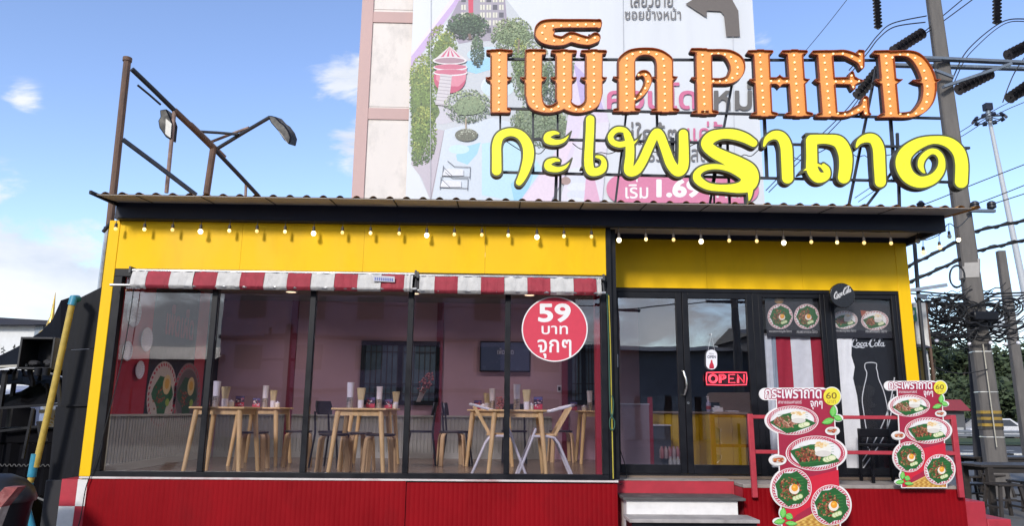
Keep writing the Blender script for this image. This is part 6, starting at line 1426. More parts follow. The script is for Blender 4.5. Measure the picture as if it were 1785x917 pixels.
# hanging black crates
a, b = at(28, 644, 1.6), at(97, 588, 1.6)
cr_ = thing('black_crate', 'open black plastic crate hung under the shade cloth of the stall', 'crate', ((a.x+b.x)/2, 1.7, a.z))
m = MB(); t = 0.03; x0, x1, z0, z1 = a.x, b.x, a.z, b.z
m.box((x0, 1.6, z0), (x0+t, 2.0, z1)); m.box((x1-t, 1.6, z0), (x1, 2.0, z1)); m.box((x0+t, 1.6, z0), (x1-t, 2.0, z0+t)); m.box((x0+t, 1.6, z1-t), (x1-t, 2.0, z1)); m.box((x0+t, 1.97, z0+t), (x1-t, 2.0, z1-t))
m.build('shell', mat('crate_plastic', (0.012, 0.012, 0.015), 0.5, var=0.3), cr_, bevel=0.006)
m = MB(); rg = random.Random(4)
for k in range(9): m.ball((x0+0.06+(x1-x0-0.12)*rg.random(), 1.75+0.1*rg.random(), z0+0.07+0.05*rg.random()), 0.05, 8, 5, (1.3, 1, 0.8))
m.build('bundles', mat('grey_bundles', (0.025, 0.025, 0.03), 0.8), cr_)
for k in range(2):
    m = MB(); m.lathe(at(66+k*14, 655, 1.55), [(0.0, 0), (0.045, 0), (0.05, 0.10), (0.0, 0.101)], 12); m.build('hanging_can', M_board, cr_)
rg = random.Random(12)
for k in range(9):
    x0_ = 4+k*12.5+rg.uniform(-3, 3); y0_ = 640+rg.uniform(-4, 10)+(20 if k > 5 else 0); Yk = 1.5+rg.uniform(0, 0.8); hh = rg.uniform(14, 44); ww = rg.uniform(5, 11); rows = []
    if k in (1, 2): hh = 10
    for j in range(5): t = j/4; rows.append([at(x0_+ww*u+2.5*math.sin(t*4+k)+t*rg.uniform(-2, 2), y0_+hh*t, Yk+0.05*math.sin(u*5+k)) for u in (-0.5, -0.2, 0.1, 0.5)])
    m = MB(); m.sheet(rows, (0, 0.006, 0)); m.build('hanging_strip', M_tarp, stl)
for (xa_, ya_, xb_, yb_, Yk, w_) in ((0, 712, 118, 704, 1.55, 0.03), (58, 712, 40, 800, 1.5, 0.03), (100, 655, 118, 860, 1.0, 0.04), (0, 752, 82, 742, 1.9, 0.04), (70, 735, 76, 770, 1.2, 0.12)): m = MB(); m.bar(at(xa_, ya_, Yk), at(xb_, yb_, Yk), w_, 0.03); m.build('pole', M_blk, stl)
# low heap of covered goods in front of the counter
hp = thing('covered_heap', 'heap of goods under black cloth in front of the stall counter', 'heap', (at(60, 880, 0.9).x, 0.9, 0))
rows = []
for j in range(9):
    rows.append([(at(-30, 880, 0.9).x+(at(92, 880, 0.9).x-at(-30, 880, 0.9).x)*i/14, 0.5+j*0.12, max(0.0, 0.62*math.sin(PI*j/8)**0.6*(0.55+0.3*math.sin(i*0.9)+0.18*math.sin(i*2.3+j)))) for i in range(15)])
m = MB(); m.sheet(rows); m.build('cover_cloth', M_tarp, hp)
m = MB(); m.tube([at(-5, 868, 0.55), at(40, 858, 0.5), at(84, 876, 0.55)], 0.012, 6); m.build('tie_rope', mat('grey_rope', (0.16, 0.16, 0.16), 0.8), hp)
# white shrine pedestal with gold ornament
c = at(102, 762, 3.4); sh = thing('shrine_pedestal', 'white shrine pedestal with gold ornament behind the yellow pipe', 'shrine', (c.x, 3.4, 0))
m = MB()
for (z0, z1, r) in ((0, 0.9, 0.20), (0.9, 1.02, 0.27), (1.02, 1.10, 0.24), (1.10, 1.18, 0.20), (1.18, 1.50, 0.17), (1.50, 1.56, 0.22)): m.box((c.x-r, 3.4-r, z0), (c.x+r, 3.4+r, z1-0.002))
m.build('pedestal', mat('shrine_white', (0.72, 0.69, 0.62), 0.6, var=0.1, scale=6), sh, bevel=0.012)
q = Print(3.4-0.172, 0.0006, mapper=lambda a_, b_, Y: Vector((c.x+a_, Y, 1.34+b_)))
for k in range(22):
    t = k*2.4; r = 0.02+0.085*math.sqrt(k/22); q.ell(r*math.cos(t), r*math.sin(t)*1.2, 0.024, 0.012, (0.55, 0.36, 0.06), 1+k*0.01, n=8, rot=t)
q.build('gold_ornament', sh, print_mat('gold_ink', 0.3))
m = MB(); zz = 1.06
for k in range(7): m.ball((c.x-0.2+k*0.066, 3.4-0.245, zz), 0.02, 6, 4)
m.build('gold_beading', mat('gold_paint', (0.55, 0.36, 0.07), 0.35, 0.5), sh)
# building behind the stall: white wall, navy roof edge
YW = 13.0
a, b = at(-140, 700, YW), at(100, 566, YW)
wb = thing('white_building', 'low white building with dark navy roof edge behind the stall', 'building', ((a.x+b.x)/2, YW+2, 0))
m = MB(); m.box((a.x, YW, 0), (b.x-0.3, YW+5, b.z)); m.build('wall', mat('white_render', (0.66, 0.67, 0.68), 0.7, var=0.05, dirt=0.2), wb)
m = MB(); m.prism([at(-140, 566, YW-0.3), at(-140, 545, YW-0.3), at(88, 559, YW-0.3), at(88, 566, YW-0.3)], (0, 5.5, 0)); m.build('roof_edge', M_navy, wb)
a, b = at(52, 640, YW-0.05), at(76, 568, YW-0.05); m = MB(); m.box((a.x, YW-0.06, a.z), (b.x, YW-0.002, b.z)); m.build('window', mat('grey_blue_window', (0.20, 0.24, 0.30), 0.3), wb)
q = Print(YW-0.004, 0.001)
for k in range(4): q.ell(5+(k % 2)*4-1.5, 608+k*3, 2.4, 1.2, (0.03, 0.04, 0.04), 1, rot=0.5 if k % 2 else -0.5, n=8)
q.line([(6, 604), (6, 622)], 0.7, (0.03, 0.04, 0.04), 1); q.poly([(22, 606), (26, 600), (27, 605), (24, 608)], (0.02, 0.02, 0.02), 1); q.build('leaf_mark', wb)
a, b = at(-60, 695, 8.0), at(22, 671, 8.0); vn = thing('white_van', 'white van seen between the shade cloths of the stall', 'van', ((a.x+b.x)/2, 8.9, 0))
m = MB(); m.prism([(a.x, 8.0, 0.35), (b.x, 8.0, 0.35), (b.x+0.1, 8.0, 1.0), (b.x-0.1, 8.0, 1.2), (b.x-0.45, 8.0, 1.95), (a.x, 8.0, 2.0)], (0, 1.7, 0)); m.build('body', mat('van_white', (0.7, 0.71, 0.73), 0.3), vn, bevel=0.04)
m = MB(); m.prism([(b.x-0.75, 7.99, 1.25), (b.x-0.18, 7.99, 1.25), (b.x-0.48, 7.99, 1.85), (b.x-0.75, 7.99, 1.85)], (0, 0.008, 0)); m.build('side_window', mat('van_glass', (0.05, 0.06, 0.08), 0.1), vn, smooth=False)
for x in (a.x+0.6, b.x-0.5):
    for y in (8.1, 9.6): m = MB(); m.cyl((x, y-0.1, 0.33), (x, y+0.1, 0.33), 0.33, n=20); m.build('wheel', M_blk, vn)
a, b = at(22, 688, 7.0), at(50, 673, 7.0); tk = thing('blue_cabinet', 'pale blue-grey cabinet seen between the shade cloths', 'cabinet', ((a.x+b.x)/2, 7.2, 0))
m = MB(); m.box((a.x, 7.0, 0.1), (b.x, 7.5, b.z)); m.build('carcass', mat('blue_grey_paint', (0.20, 0.24, 0.36), 0.5), tk, bevel=0.01); m = MB(); m.box((a.x+0.05, 6.985, 0.3), (b.x-0.05, 6.999, b.z-0.08)); m.build('door', mat('blue_paint', (0.10, 0.14, 0.32), 0.5), tk)
m = MB(); m.box((a.x, 7.02, 0), (b.x, 7.48, 0.099)); m.build('plinth', M_blk, tk)
c = at(90, 560, 11.0); sp = thing('gold_spire', 'thin gold spire of a small shrine roof behind the stall', 'spire', (c.x, 11.0, 0))
m = MB(); m.lathe((c.x, 11.0, 0), [(0.35, 0), (0.3, 2.0), (0.26, c.z-0.4)], 10); m.build('shaft', mat('shrine_cream', (0.5, 0.45, 0.35), 0.6), sp)
m = MB(); m.lathe((c.x, 11.0, c.z-0.39), [(0.28, 0.0), (0.24, 0.1), (0.12, 0.2), (0.10, 0.35), (0.05, 0.5), (0.03, 0.8), (0.005, 1.15)], 10); m.build('finial', mat('gold_paint', (0.55, 0.36, 0.07), 0.35, 0.5), sp)
# rounded black thing and weathered post at the near left corner
c = at(8, 905, -0.8); bn_ = thing('black_bin', 'rounded black lidded bin in the bottom left corner', 'bin', (c.x-0.1, -0.8, 0))
zt_ = at(20, 826, -0.8).z
m = MB(); m.lathe((c.x-0.10, -0.8, 0), [(0.0, 0), (0.24, 0), (0.30, zt_-0.30), (0.31, zt_-0.26), (0.0, zt_-0.259)], 28); m.build('body', M_blk, bn_)
m = MB(); m.lathe((c.x-0.10, -0.8, zt_-0.258), [(0.33, 0), (0.335, 0.03), (0.30, 0.12), (0.22, 0.2), (0.1, 0.25), (0.0, 0.258)], 28); m.build('lid', mat('bin_lid', (0.012, 0.013, 0.016), 0.45), bn_)
c = at(10, 917, -1.6); po = thing('painted_post', 'short weathered red and white painted post at the left edge', 'post', (c.x, -1.6, 0))
tl_, tr_ = at(8, 850, -1.6), at(31, 850, -1.6)
dx = Vector((-0.10, 0, 0)); wv = (tr_-tl_)
m = MB(); m.prism([tl_, tr_, Vector((tr_.x-0.12, -1.6, at(0, 885, -1.6).z)), Vector((tl_.x-0.12, -1.6, at(0, 882, -1.6).z))], (0, 0.12, 0)); m.build('red_top', mat('faded_red', (0.25, 0.06, 0.06), 0.8, var=0.4, scale=14, dirt=0.8, dirtcol=(0.35, 0.28, 0.25)), po)
zb_ = at(0, 883, -1.6).z; m = MB(); m.prism([Vector((tl_.x-0.12, -1.598, zb_+0.005)), Vector((tr_.x-0.12, -1.598, zb_-0.01)), Vector((tr_.x-0.30, -1.598, 0)), Vector((tl_.x-0.30, -1.598, 0))], (0, 0.116, 0)); m.build('white_foot', mat('faded_white', (0.42, 0.37, 0.33), 0.8, var=0.3, scale=12, dirt=0.7), po)

# ------------------------------------------------------------------ right side: tables and stools
M_dwood = mat('dark_stained_wood', (0.030, 0.024, 0.021), 0.55, var=0.35, scale=5, stretch=(1, 4, 4), dirt=0.35, dirtcol=(0.08, 0.07, 0.065))
def gp(px, py): return ground_at(px, py)
def stable(label, px, pz_y, legy, L_, D_):
    g = gp(px, legy); zt = at(px, pz_y, g.y).z; x, y = g.x, g.y
    root = thing('outdoor_table', label, 'table', (x, y, 0), 'dark wooden outdoor tables')
    m = MB()
    for i in range(4): m.box((x-0.15, y-0.05+D_*i/4+0.004, zt-0.04), (x+L_, y-0.05+D_*(i+1)/4-0.004, zt))
    m.build('tabletop', M_dwood, root, bevel=0.004)
    for (sx, sy) in ((0, 0), (L_-0.2, 0), (0, D_-0.15), (L_-0.2, D_-0.15)): m = MB(); m.bar((x+sx, y+sy, 0), (x+sx, y+sy, zt-0.041), 0.09); m.build('leg', M_dwood, root, bevel=0.004)
    m = MB(); m.box((x-0.02, y+0.0, zt-0.13), (x+L_-0.15, y+0.03, zt-0.041)); m.box((x-0.02, y+D_-0.18, zt-0.13), (x+L_-0.15, y+D_-0.15, zt-0.041)); m.build('apron', M_dwood, root)
    return root, zt
ta, zta = stable('nearer dark wooden outdoor table right of the red railing', 1733, 811, 900, 1.5, 0.8)
tb_, ztb = stable('farther dark wooden outdoor table behind the nearer one', 1715, 797, 862, 1.9, 0.8)
def ostool(label, px, seat_y, foot_y, s=0.36):
    g = gp(px, foot_y); x, y = g.x, g.y; z = at(px, seat_y, y).z
    root = thing('outdoor_stool', label, 'stool', (x, y, 0), 'dark wooden outdoor stools')
    m = MB(); m.box((x-s/2, y-s/2, z-0.035), (x+s/2, y+s/2, z)); m.build('seat', M_dwood, root, bevel=0.006)
    for sx in (-1, 1):
        for sy in (-1, 1): m = MB(); m.bar((x+sx*s*0.58, y+sy*s*0.55, 0), (x+sx*s*0.40, y+sy*s*0.4, z-0.036), 0.045); m.build('leg', M_dwood, root)
    m = MB()
    for sx in (-1, 1): m.bar((x+sx*s*0.52, y-s*0.5, z*0.32), (x+sx*s*0.52, y+s*0.5, z*0.32), 0.03)
    m.bar((x-s*0.48, y, z*0.5), (x+s*0.48, y, z*0.5), 0.03); m.build('stretcher', M_dwood, root)
ostool('dark wooden stool in front of the nearer outdoor table', 1755, 843, 903, 0.40); ostool('dark wooden stool tucked close to the red railing', 1699, 842, 880, 0.38)
ostool('dark wooden stool half under the farther outdoor table', 1740, 827, 866, 0.36); ostool('dark wooden stool left of the farther outdoor table', 1697, 830, 862, 0.34); ostool('dark wooden stool at the right picture edge', 1792, 838, 890, 0.4)
# ------------------------------------------------------------------ poles and lines
M_conc = mat('pole_concrete', (0.125, 0.115, 0.108), 0.85, var=0.22, scale=5, bump=0.25, bscale=70, dirt=0.45, dirtcol=(0.055, 0.05, 0.048), stretch=(2, 2, 0.35))
YQ = 7.0
def sqpole(p_top, p_bot, r0, r1, rot, name, label, m_=M_conc):
    d = (p_bot-p_top); p_b = p_top+d*((p_top.z-(-0.1))/(p_top.z-p_bot.z))
    root = thing(name, label, 'utility pole', (p_b.x, p_b.y, 0))
    def ring(c, r):
        out = []
        for k in range(4):
            a = rot+k*PI/2; 
            for o in (-0.11, 0.11): out.append(c+Vector((math.cos(a+o), math.sin(a+o), 0))*r)
        return out
    m = MB(); A_, B_ = ring(p_b, r1), ring(p_top, r0); n = 8
    m.add(A_+B_, [(i, (i+1) % n, (i+1) % n+n, i+n) for i in range(n)]+[tuple(range(n-1, -1, -1)), tuple(range(n, 2*n))])
    m.build('shaft', m_, root)
    return root
top = at(1612, -110, YQ); 
up_ = sqpole(top, at(1733, 790, YQ), 0.155, 0.245, 0.45, 'utility_pole', 'large concrete utility pole with yellow and black bands at the right')
# banding
def on_pole(py, w_px, mt, nm, h_px):
    x = 1627+(1733-1627)*(py/790); c0, c1 = at(x, py+h_px/2, YQ), at(x, py-h_px/2, YQ); f = (790-py)/900
    r = 0.245+(0.155-0.245)*f+0.005; m = MB(); P0 = []; P1 = []
    for c_, P__ in ((c0, P0), (c1, P1)):
        for k in range(4):
            for o in (-0.11, 0.11): a = 0.45+k*PI/2; P__.append(c_+Vector((math.cos(a+o), math.sin(a+o), 0))*r)
    m.add(P0+P1, [(i, (i+1) % 8, (i+1) % 8+8, i+8) for i in range(8)]); return m.build(nm, mt, up_)
M_by = mat('band_yellow', (0.30, 0.19, 0.025), 0.7, var=0.35, scale=12, dirt=0.6, dirtcol=(0.08, 0.06, 0.03)); M_bk = mat('band_black', (0.03, 0.028, 0.025), 0.7, var=0.4, scale=12)
for k in range(6): on_pole(719+k*5.5, 0, M_by if k % 2 == 0 else M_bk, 'warning_band', 5.2)
on_pole(470, 0, mat('pale_patch', (0.36, 0.34, 0.32), 0.8), 'pale_band', 32)
M_strap = mat('steel_strap', (0.5, 0.5, 0.48), 0.4, 0.6)
for py in (614, 684, 762): on_pole(py, 0, M_strap, 'strap', 1.6)
m = MB(); m.tube([at(1627+106*(py/790)+6, py, YQ-0.27) for py in range(600, 800, 20)], 0.012, 5); m.build('earth_wire', mat('pale_conduit', (0.45, 0.42, 0.34), 0.6), up_)
sqpole(at(1744, 438, 10.5), at(1770, 620, 10.5), 0.12, 0.165, 0.6, 'utility_pole', 'shorter grey concrete pole farther back at the right edge')
sqpole(at(1694, 560, 7.7), at(1708, 790, 7.7), 0.14, 0.16, 0.2, 'utility_pole', 'dark short pole standing close behind the large banded pole', mat('dark_pole', (0.035, 0.035, 0.042), 0.8, var=0.3))
M_xarm = mat('crossarm_steel', (0.16, 0.19, 0.23), 0.5, 0.5, var=0.2); M_ins = mat('insulator_black', (0.018, 0.018, 0.024), 0.4)
def xarm(x0, y0, x1, y1, Y, w_, nm='crossarm'): m = MB(); m.bar(at(x0, y0, Y), at(x1, y1, Y), w_, 0.06); m.build(nm, M_xarm, up_)
xarm(1540, 98, 1850, 112, YQ-0.25, 0.13); xarm(1540, 113, 1850, 121, YQ+0.25, 0.13)
xarm(1644, 151, 1762, 111, YQ-0.3, 0.10, 'brace'); xarm(1630, 122, 1662, 134, YQ-0.3, 0.05, 'brace')
xarm(1688, 367, 1734, 368, YQ-0.3, 0.08)
for (x, lab) in ((1700, 0), (1729, 1)):
    c = at(x, 364, YQ-0.3); m = MB(); m.lathe(c, [(0.05, 0), (0.09, 0.02), (0.09, 0.07), (0.07, 0.08), (0.09, 0.09), (0.08, 0.14), (0.04, 0.17), (0.0, 0.175)], 12); m.build('pin_insulator', M_ins, up_)
c = at(1605, 362, 3.0)
def insul(label, x0, y0, x1, y1, Y, n=10, r=0.135):
    a, b = at(x0, y0, Y), at(x1, y1, Y); root = thing('insulator_string', label, 'insulator', a if a.z < b.z else b, 'black disc insulator strings')
    u, v = orth(b-a); d = (b-a); m = MB(); m.tube([a, (a+b)/2+Vector((0, 0, 0.001)), b], 0.03, 6); m.build('rod', M_ins, root)
    for k in range(n):
        c_ = a+d*((k+0.5)/n); e_ = d.normalized(); m = MB(); m.cyl(c_-e_*0.02, c_+e_*0.035, r, r*0.35, n=14); m.build('shed', M_ins, root)
insul('upright insulator string hanging above the orange letters', 1527, -20, 1531, 50, YQ, 12, 0.095); insul('upright insulator string hanging at the top right corner', 1738, -25, 1738, 42, YQ, 11, 0.10)
insul('slanting insulator string left of the pole top', 1556, 90, 1611, 55, YQ, 9); insul('long slanting insulator string behind letters E and D', 1494, 168, 1540, 112, YQ, 10)
insul('slanting insulator string under the right crossarm', 1669, 157, 1730, 126, YQ, 9); insul('insulator string slanting into the right edge, upper one', 1755, 97, 1800, 74, YQ, 7); insul('insulator string slanting into the right edge, lower one', 1758, 172, 1800, 143, YQ, 7)
insul('squat insulator on the roof end bracket', 1605, 364, 1605, 352, 3.0, 3, 0.07)
def cable(label, pts, Y=YQ, r=0.014, twist=0.0, Y2=None, name='power_cable', sm=8):
    n = len(pts); q = [tuple(at(p[0], p[1], Y if Y2 is None else Y+(Y2-Y)*i/(n-1))) for i, p in enumerate(pts)]; q = [Vector(v) for v in catmull(q, sm)]
    m = MB(); m.tube(q, r, 6); o = m.build('strand', M_cab, None)
    if twist:
        m2 = MB(); ts = []
        L_ = 0
        for i, v in enumerate(q):
            if i: L_ += (q[i]-q[i-1]).length
            ts.append(v+Vector((0, math.cos(L_*twist), math.sin(L_*twist)))*r*1.1)
        m2.tube(ts, r*0.7, 5)
    root = thing(name, label, 'cable', o.location, 'overhead cables at the right'); o.parent = root; o.location = (0, 0, 0)
    if twist: m2.build('wrapped_strand', M_cab, root)
    return root
cable('jumper cable looping from the upright insulator to the pole top', [(1480, 122), (1509, 88), (1530, 61), (1556, 40), (1615, 27)]); cable('lower jumper cable looping beside the first one to the pole top', [(1482, 128), (1512, 92), (1532, 66), (1560, 46), (1613, 38)])
cable('upper cable leaving the pole top towards the upper right', [(1611, 55), (1640, 30), (1690, -12)]); cable('lower cable leaving the pole top towards the upper right', [(1613, 58), (1650, 32), (1712, -14)])
cable('cable running down left from the slanting insulator behind letter E', [(1494, 168), (1476, 190), (1452, 215), (1400, 265), (1335, 332)], r=0.012); cable('second cable running down left behind letter E', [(1497, 172), (1480, 194), (1440, 236), (1395, 280), (1340, 335)], r=0.012)
cable('arching cable from the crossarm to the top right insulator', [(1659, 141), (1678, 99), (1701, 72), (1736, 44), (1762, 33), (1800, 33)]); cable('inner arching cable beside the one to the top right insulator', [(1662, 146), (1682, 104), (1706, 77), (1738, 49), (1764, 37), (1800, 38)], r=0.011)
cable('drooping cable below the right crossarm end', [(1748, 178), (1758, 150), (1772, 120), (1800, 80)], r=0.012)
cable('pair of thin lines dropping left past the orange letter D, upper', [(1800, 160), (1740, 188), (1670, 232), (1600, 272), (1490, 345)], r=0.009); cable('thin line dropping left past the orange letter D, lower', [(1800, 172), (1740, 198), (1672, 240), (1602, 280), (1496, 352)], r=0.009)
cable('thick twisted black cable, upper of two at the right roof corner', [(1560, 474), (1600, 456), (1669, 421), (1696, 405), (1740, 394), (1800, 382)], r=0.035, twist=14); cable('thick twisted black cable, lower of two at the right roof corner', [(1565, 500), (1610, 481), (1672, 453), (1703, 438), (1745, 428), (1800, 415)], r=0.035, twist=14)
cable('thin line rising to the right edge, topmost above the pin insulators', [(1580, 368), (1640, 345), (1700, 320), (1800, 281)], r=0.012); cable('thin line rising to the right edge from the left pin insulator', [(1700, 356), (1740, 341), (1800, 317)], r=0.012); cable('thin line rising to the right edge from the right pin insulator', [(1729, 356), (1760, 346), (1800, 333)], r=0.012)
cable('single fine line crossing the sky above letter H', [(1406, 86), (1440, 45), (1480, -6)], r=0.008); cable('silver messenger strand across the pole above the tangle', [(1575, 505), (1640, 512), (1700, 513), (1800, 510)], r=0.02); cable('grey strand just below the silver messenger strand', [(1578, 511), (1650, 517), (1720, 518), (1800, 514)], r=0.016)
cable('slack wire sagging between the stall post and the pole', [(1612, 630), (1640, 645), (1668, 651), (1700, 649), (1722, 644)], YQ-0.3, r=0.012)
ft = cable('low string of small bulbs crossing in front of the trees', [(1585, 582), (1640, 584), (1700, 588), (1800, 590)], YQ-0.4, r=0.014, name='festoon_string')
for k, (x, y) in enumerate(((1633, 594), (1690, 600), (1727, 598), (1753, 600), (1775, 598))):
    b = MB().ball(at(x, y, YQ-0.4), 0.04, 8, 6).build('bulb', M_cup, ft); MB().cyl(at(x, y-3, YQ-0.4), at(x, y-11, YQ-0.4), 0.02).build('socket', M_cab, ft)
# the tangle of telecom lines
m = MB(); rg = random.Random(8)
for k in range(95):
    x0 = rg.uniform(1588, 1690); x1 = x0+rg.uniform(40, 150); y0 = rg.uniform(508, 590); y1 = y0+rg.uniform(-22, 22); Y = YQ-0.3+rg.uniform(-0.3, 0.9); sag_ = rg.uniform(2, 30); n = 9
    pts = [tuple(at(x0+(x1-x0)*i/n, y0+(y1-y0)*i/n+sag_*math.sin(PI*i/n)+rg.uniform(-4, 4), Y)) for i in range(n+1)]
    m.tube([Vector(v) for v in catmull(pts, 4)], rg.choice((0.008, 0.012, 0.018)), 5)
for k in range(60):
    cx_, cy_ = rg.choice(((1640, 535), (1660, 545), (1690, 540), (1725, 545), (1760, 535)));  r = rg.uniform(8, 26); Y = YQ-0.35+rg.uniform(-0.2, 0.6); a0 = rg.random()*6; sp_ = rg.uniform(3, 6)
    m.tube([at(cx_+rg.gauss(0, 0.6)+r*math.cos(a0+sp_*i/14), cy_+r*0.7*math.sin(a0+sp_*i/14), Y) for i in range(15)], rg.choice((0.008, 0.012)), 5)
for k in range(26):
    x0, y0 = rg.uniform(1575, 1640), rg.uniform(545, 600); m.tube([at(x0, y0, YQ), at((x0+1690)/2+rg.uniform(-8, 8), (y0+540)/2+rg.uniform(4, 14), YQ), at(1690, 535+rg.uniform(-16, 24), YQ)], 0.009, 5)
tg = m.build('cable_tangle', M_cab, base=(6.6, YQ, 0)); tag(tg, 'dense tangle of black telecom wires around the pole', 'wires', kind='stuff')
for (lab, x, y, r, ry, n, Y) in (('coiled cable ring hanging left of the large pole', 1668, 482, 13, 19, 3, YQ-0.35), ('large cable coil hanging between the two right poles', 1742, 560, 17, 26, 5, YQ-0.1), ('small cable coil on the tangle beside the kiosk', 1624, 545, 10, 14, 4, YQ)):
    m = MB(); pts = [at(x+(r+0.8*math.sin(i*0.37))*math.cos(2*PI*i/20), y+(ry+0.9*math.cos(i*0.41))*math.sin(2*PI*i/20), Y-0.01*(i % 7)) for i in range(20*n+1)]; m.tube(pts, 0.016, 6); o = m.build('cable_coil', M_cab); tag(o, lab, 'cable coil', 'cable coils on the poles')
c = at(1712, 552, YQ-0.4); sb = thing('splice_box', 'black cable splice box strapped across the large pole', 'box', c); m = MB(); m.box((c.x-0.26, YQ-0.55, c.z-0.10), (c.x+0.26, YQ-0.38, c.z+0.09)); m.build('housing', M_blk, sb, bevel=0.03); m = MB(); m.box((c.x-0.26, YQ-0.47, c.z-0.03), (c.x+0.26, YQ-0.40, c.z+0.03)); m.build('clamp', M_xarm, sb)
# high mast light
YM = 60.0
hb, ht = at(1768, 420, YM), at(1724, 205, YM); d = hb-ht; base = ht+d*(ht.z/(-d.z))
mast = thing('high_mast_light', 'tall white high mast light with a ring of floodlights', 'mast', (base.x, YM, 0))
m = MB(); m.cyl(base, ht, 0.42, 0.17, 14); m.build('mast', mat('mast_grey', (0.42, 0.44, 0.47), 0.5), mast)
m = MB(); m.tube([ht+Vector((1.15*math.cos(t), 1.15*math.sin(t), -0.2)) for t in [2*PI*i/20 for i in range(21)]], 0.07, 6)
for k in range(6): m.tube([ht+Vector((0, 0, 0.1)), ht+Vector((1.15*math.cos(k*PI/3), 1.15*math.sin(k*PI/3), -0.2))], 0.05, 5)
m.lathe(ht, [(0.3, -0.3), (0.35, 0.3), (0.2, 0.8), (0.0, 0.81)], 10); m.build('head_frame', M_xarm, mast)
for k in range(10):
    t = 2*PI*k/10; c = ht+Vector((1.25*math.cos(t), 1.25*math.sin(t), -0.15)); m = MB(); o = Vector((math.cos(t), math.sin(t), 0)); m.bar(c+Vector((0, 0, 0.18)), c+o*0.22-Vector((0, 0, 0.15)), 0.36, 0.2); m.build('lamp', M_navy, mast)
m = MB(); m.box((ht.x-0.35, YM-0.3, ht.z+0.8), (ht.x+0.35, YM+0.3, ht.z+1.5)); m.build('top_lamp', M_navy, mast)
# kiosk behind the shop corner, green sign
YK = 3.2
kx0, kx1 = at(1570, 600, YK).x, at(1600, 600, YK).x
ki = thing('grey_kiosk', 'narrow dark grey kiosk with green sign and torn white panel behind the shop corner', 'kiosk', ((kx0+kx1)/2, YK+0.5, 0))
m = MB(); m.box((kx0-1.0, YK, 0), (kx1, YK+1.2, at(1590, 530, YK).z)); m.build('wall', mat('kiosk_grey', (0.065, 0.068, 0.078), 0.7), ki)
a, b = at(1597, 604, YK-0.05), at(1613, 528, YK-0.05); m = MB(); m.box((a.x+0.02, YK-0.05, a.z), (b.x, YK-0.02, b.z)); m.build('torn_panel', mat('torn_white', (0.66, 0.65, 0.62), 0.7, var=0.1, scale=4, dirt=0.9, dirtcol=(0.12, 0.10, 0.09)), ki)
m = MB(); m.bar((b.x+0.02, YK-0.02, 0), (b.x+0.02, YK-0.02, b.z), 0.035); m.build('edge_post', M_rust, ki)
a, b = at(1578, 560, YK-0.1), at(1596.5, 536, YK-0.1); m = MB(); m.box((a.x-0.3, YK-0.1, a.z), (b.x, YK-0.06, b.z)); gs = m.build('green_sign', mat('sign_green', (0.02, 0.17, 0.10), 0.5), ki)
q = Print(YK-0.101, 0.001); q.text('รม', 1578, 541, 1594, 550, (0.75, 0.75, 0.7), 1, bold=0.03); q.build('sign_writing', gs)
m = MB(); m.prism([at(1572, 604, YK-0.5), at(1628, 607, YK-0.5), at(1612, 601, YK-0.1), at(1572, 598, YK-0.1)], (0, 0.1, 0.02)); m.build('canopy', M_navy, ki)
m = MB(); p0 = at(1609, 612, YK-0.3); m.bar((p0.x, YK-0.3, 0), (p0.x, YK-0.3, p0.z), 0.09); m.build('canopy_post', mat('canopy_white', (0.6, 0.6, 0.6), 0.6), ki)
pl = thing('thin_post', 'thin dark post rising behind the shop corner to the roof lights', 'post', (at(1602, 530, 2.6).x, 2.6, 0)); MB().tube([(at(1602, 530, 2.6).x, 2.6, 0), at(1602, 530, 2.6), at(1594, 425, 2.6)], 0.03, 8).build('shaft', M_fsteel, pl); m = MB(); m.bar(at(1600, 516, 2.55), at(1614, 519, 2.55), 0.06); m.build('lamp_bracket', M_xarm, pl)
m = MB(); m.bar(at(1576, 508, 2.5), at(1650, 497, 2.5), 0.05); tg_ = thing('roof_strut', 'galvanised strut sticking out sideways behind the yellow corner', 'strut', at(1576, 508, 2.5)); m.build('bar', M_galv, tg_); MB().box(at(1574, 512, 2.48), at(1579, 504, 2.54)).build('clamp', M_xarm, tg_)
# guard rail, red stall, cars
GYR = KY+11.2
gr = thing('guard_rail', 'grey steel guard rail along the far side of the road', 'guard rail', (20, GYR, 0))
for z in (0.55, 0.75):
    m = MB(); m.sheet([[(x, GYR, z-0.08), (x, GYR-0.05, z-0.04), (x, GYR, z), (x, GYR-0.05, z+0.04), (x, GYR, z+0.08)] for x in (0, 30, 60)], (0, 0.01, 0)); m.build('rail', mat('guard_rail_steel', (0.30, 0.32, 0.35), 0.5, 0.4), gr)
for k in range(16): m = MB(); m.box((14+k*2.5, GYR+0.03, 0), (14.12+k*2.5, GYR+0.13, 0.85)); m.build('post', M_xarm, gr)
YRS = 36.0
a, b = at(1636, 716, YRS), at(1691, 697, YRS); rs = thing('red_stall', 'red roofed roadside stall under the trees beyond the road', 'stall', ((a.x+b.x)/2, YRS+1, 0))
m = MB(); m.prism([Vector((a.x, YRS, a.z)), Vector((b.x, YRS, a.z)), Vector((b.x-0.2, YRS+0.6, b.z)), Vector((a.x+0.2, YRS+0.6, b.z))], (0, 1.8, 0)); m.build('roof', mat('stall_red', (0.22, 0.03, 0.04), 0.7), rs)
m = MB(); m.box((a.x+0.2, YRS+0.4, 0), (b.x-0.2, YRS+2, a.z-0.02)); m.build('wall', mat('stall_dark', (0.09, 0.09, 0.10), 0.7), rs); m = MB(); m.box((a.x+0.3, YRS+0.3, 0.4), (b.x-0.4, YRS+0.39, 0.9)); m.build('counter', mat('stall_pale', (0.4, 0.4, 0.4), 0.7), rs)
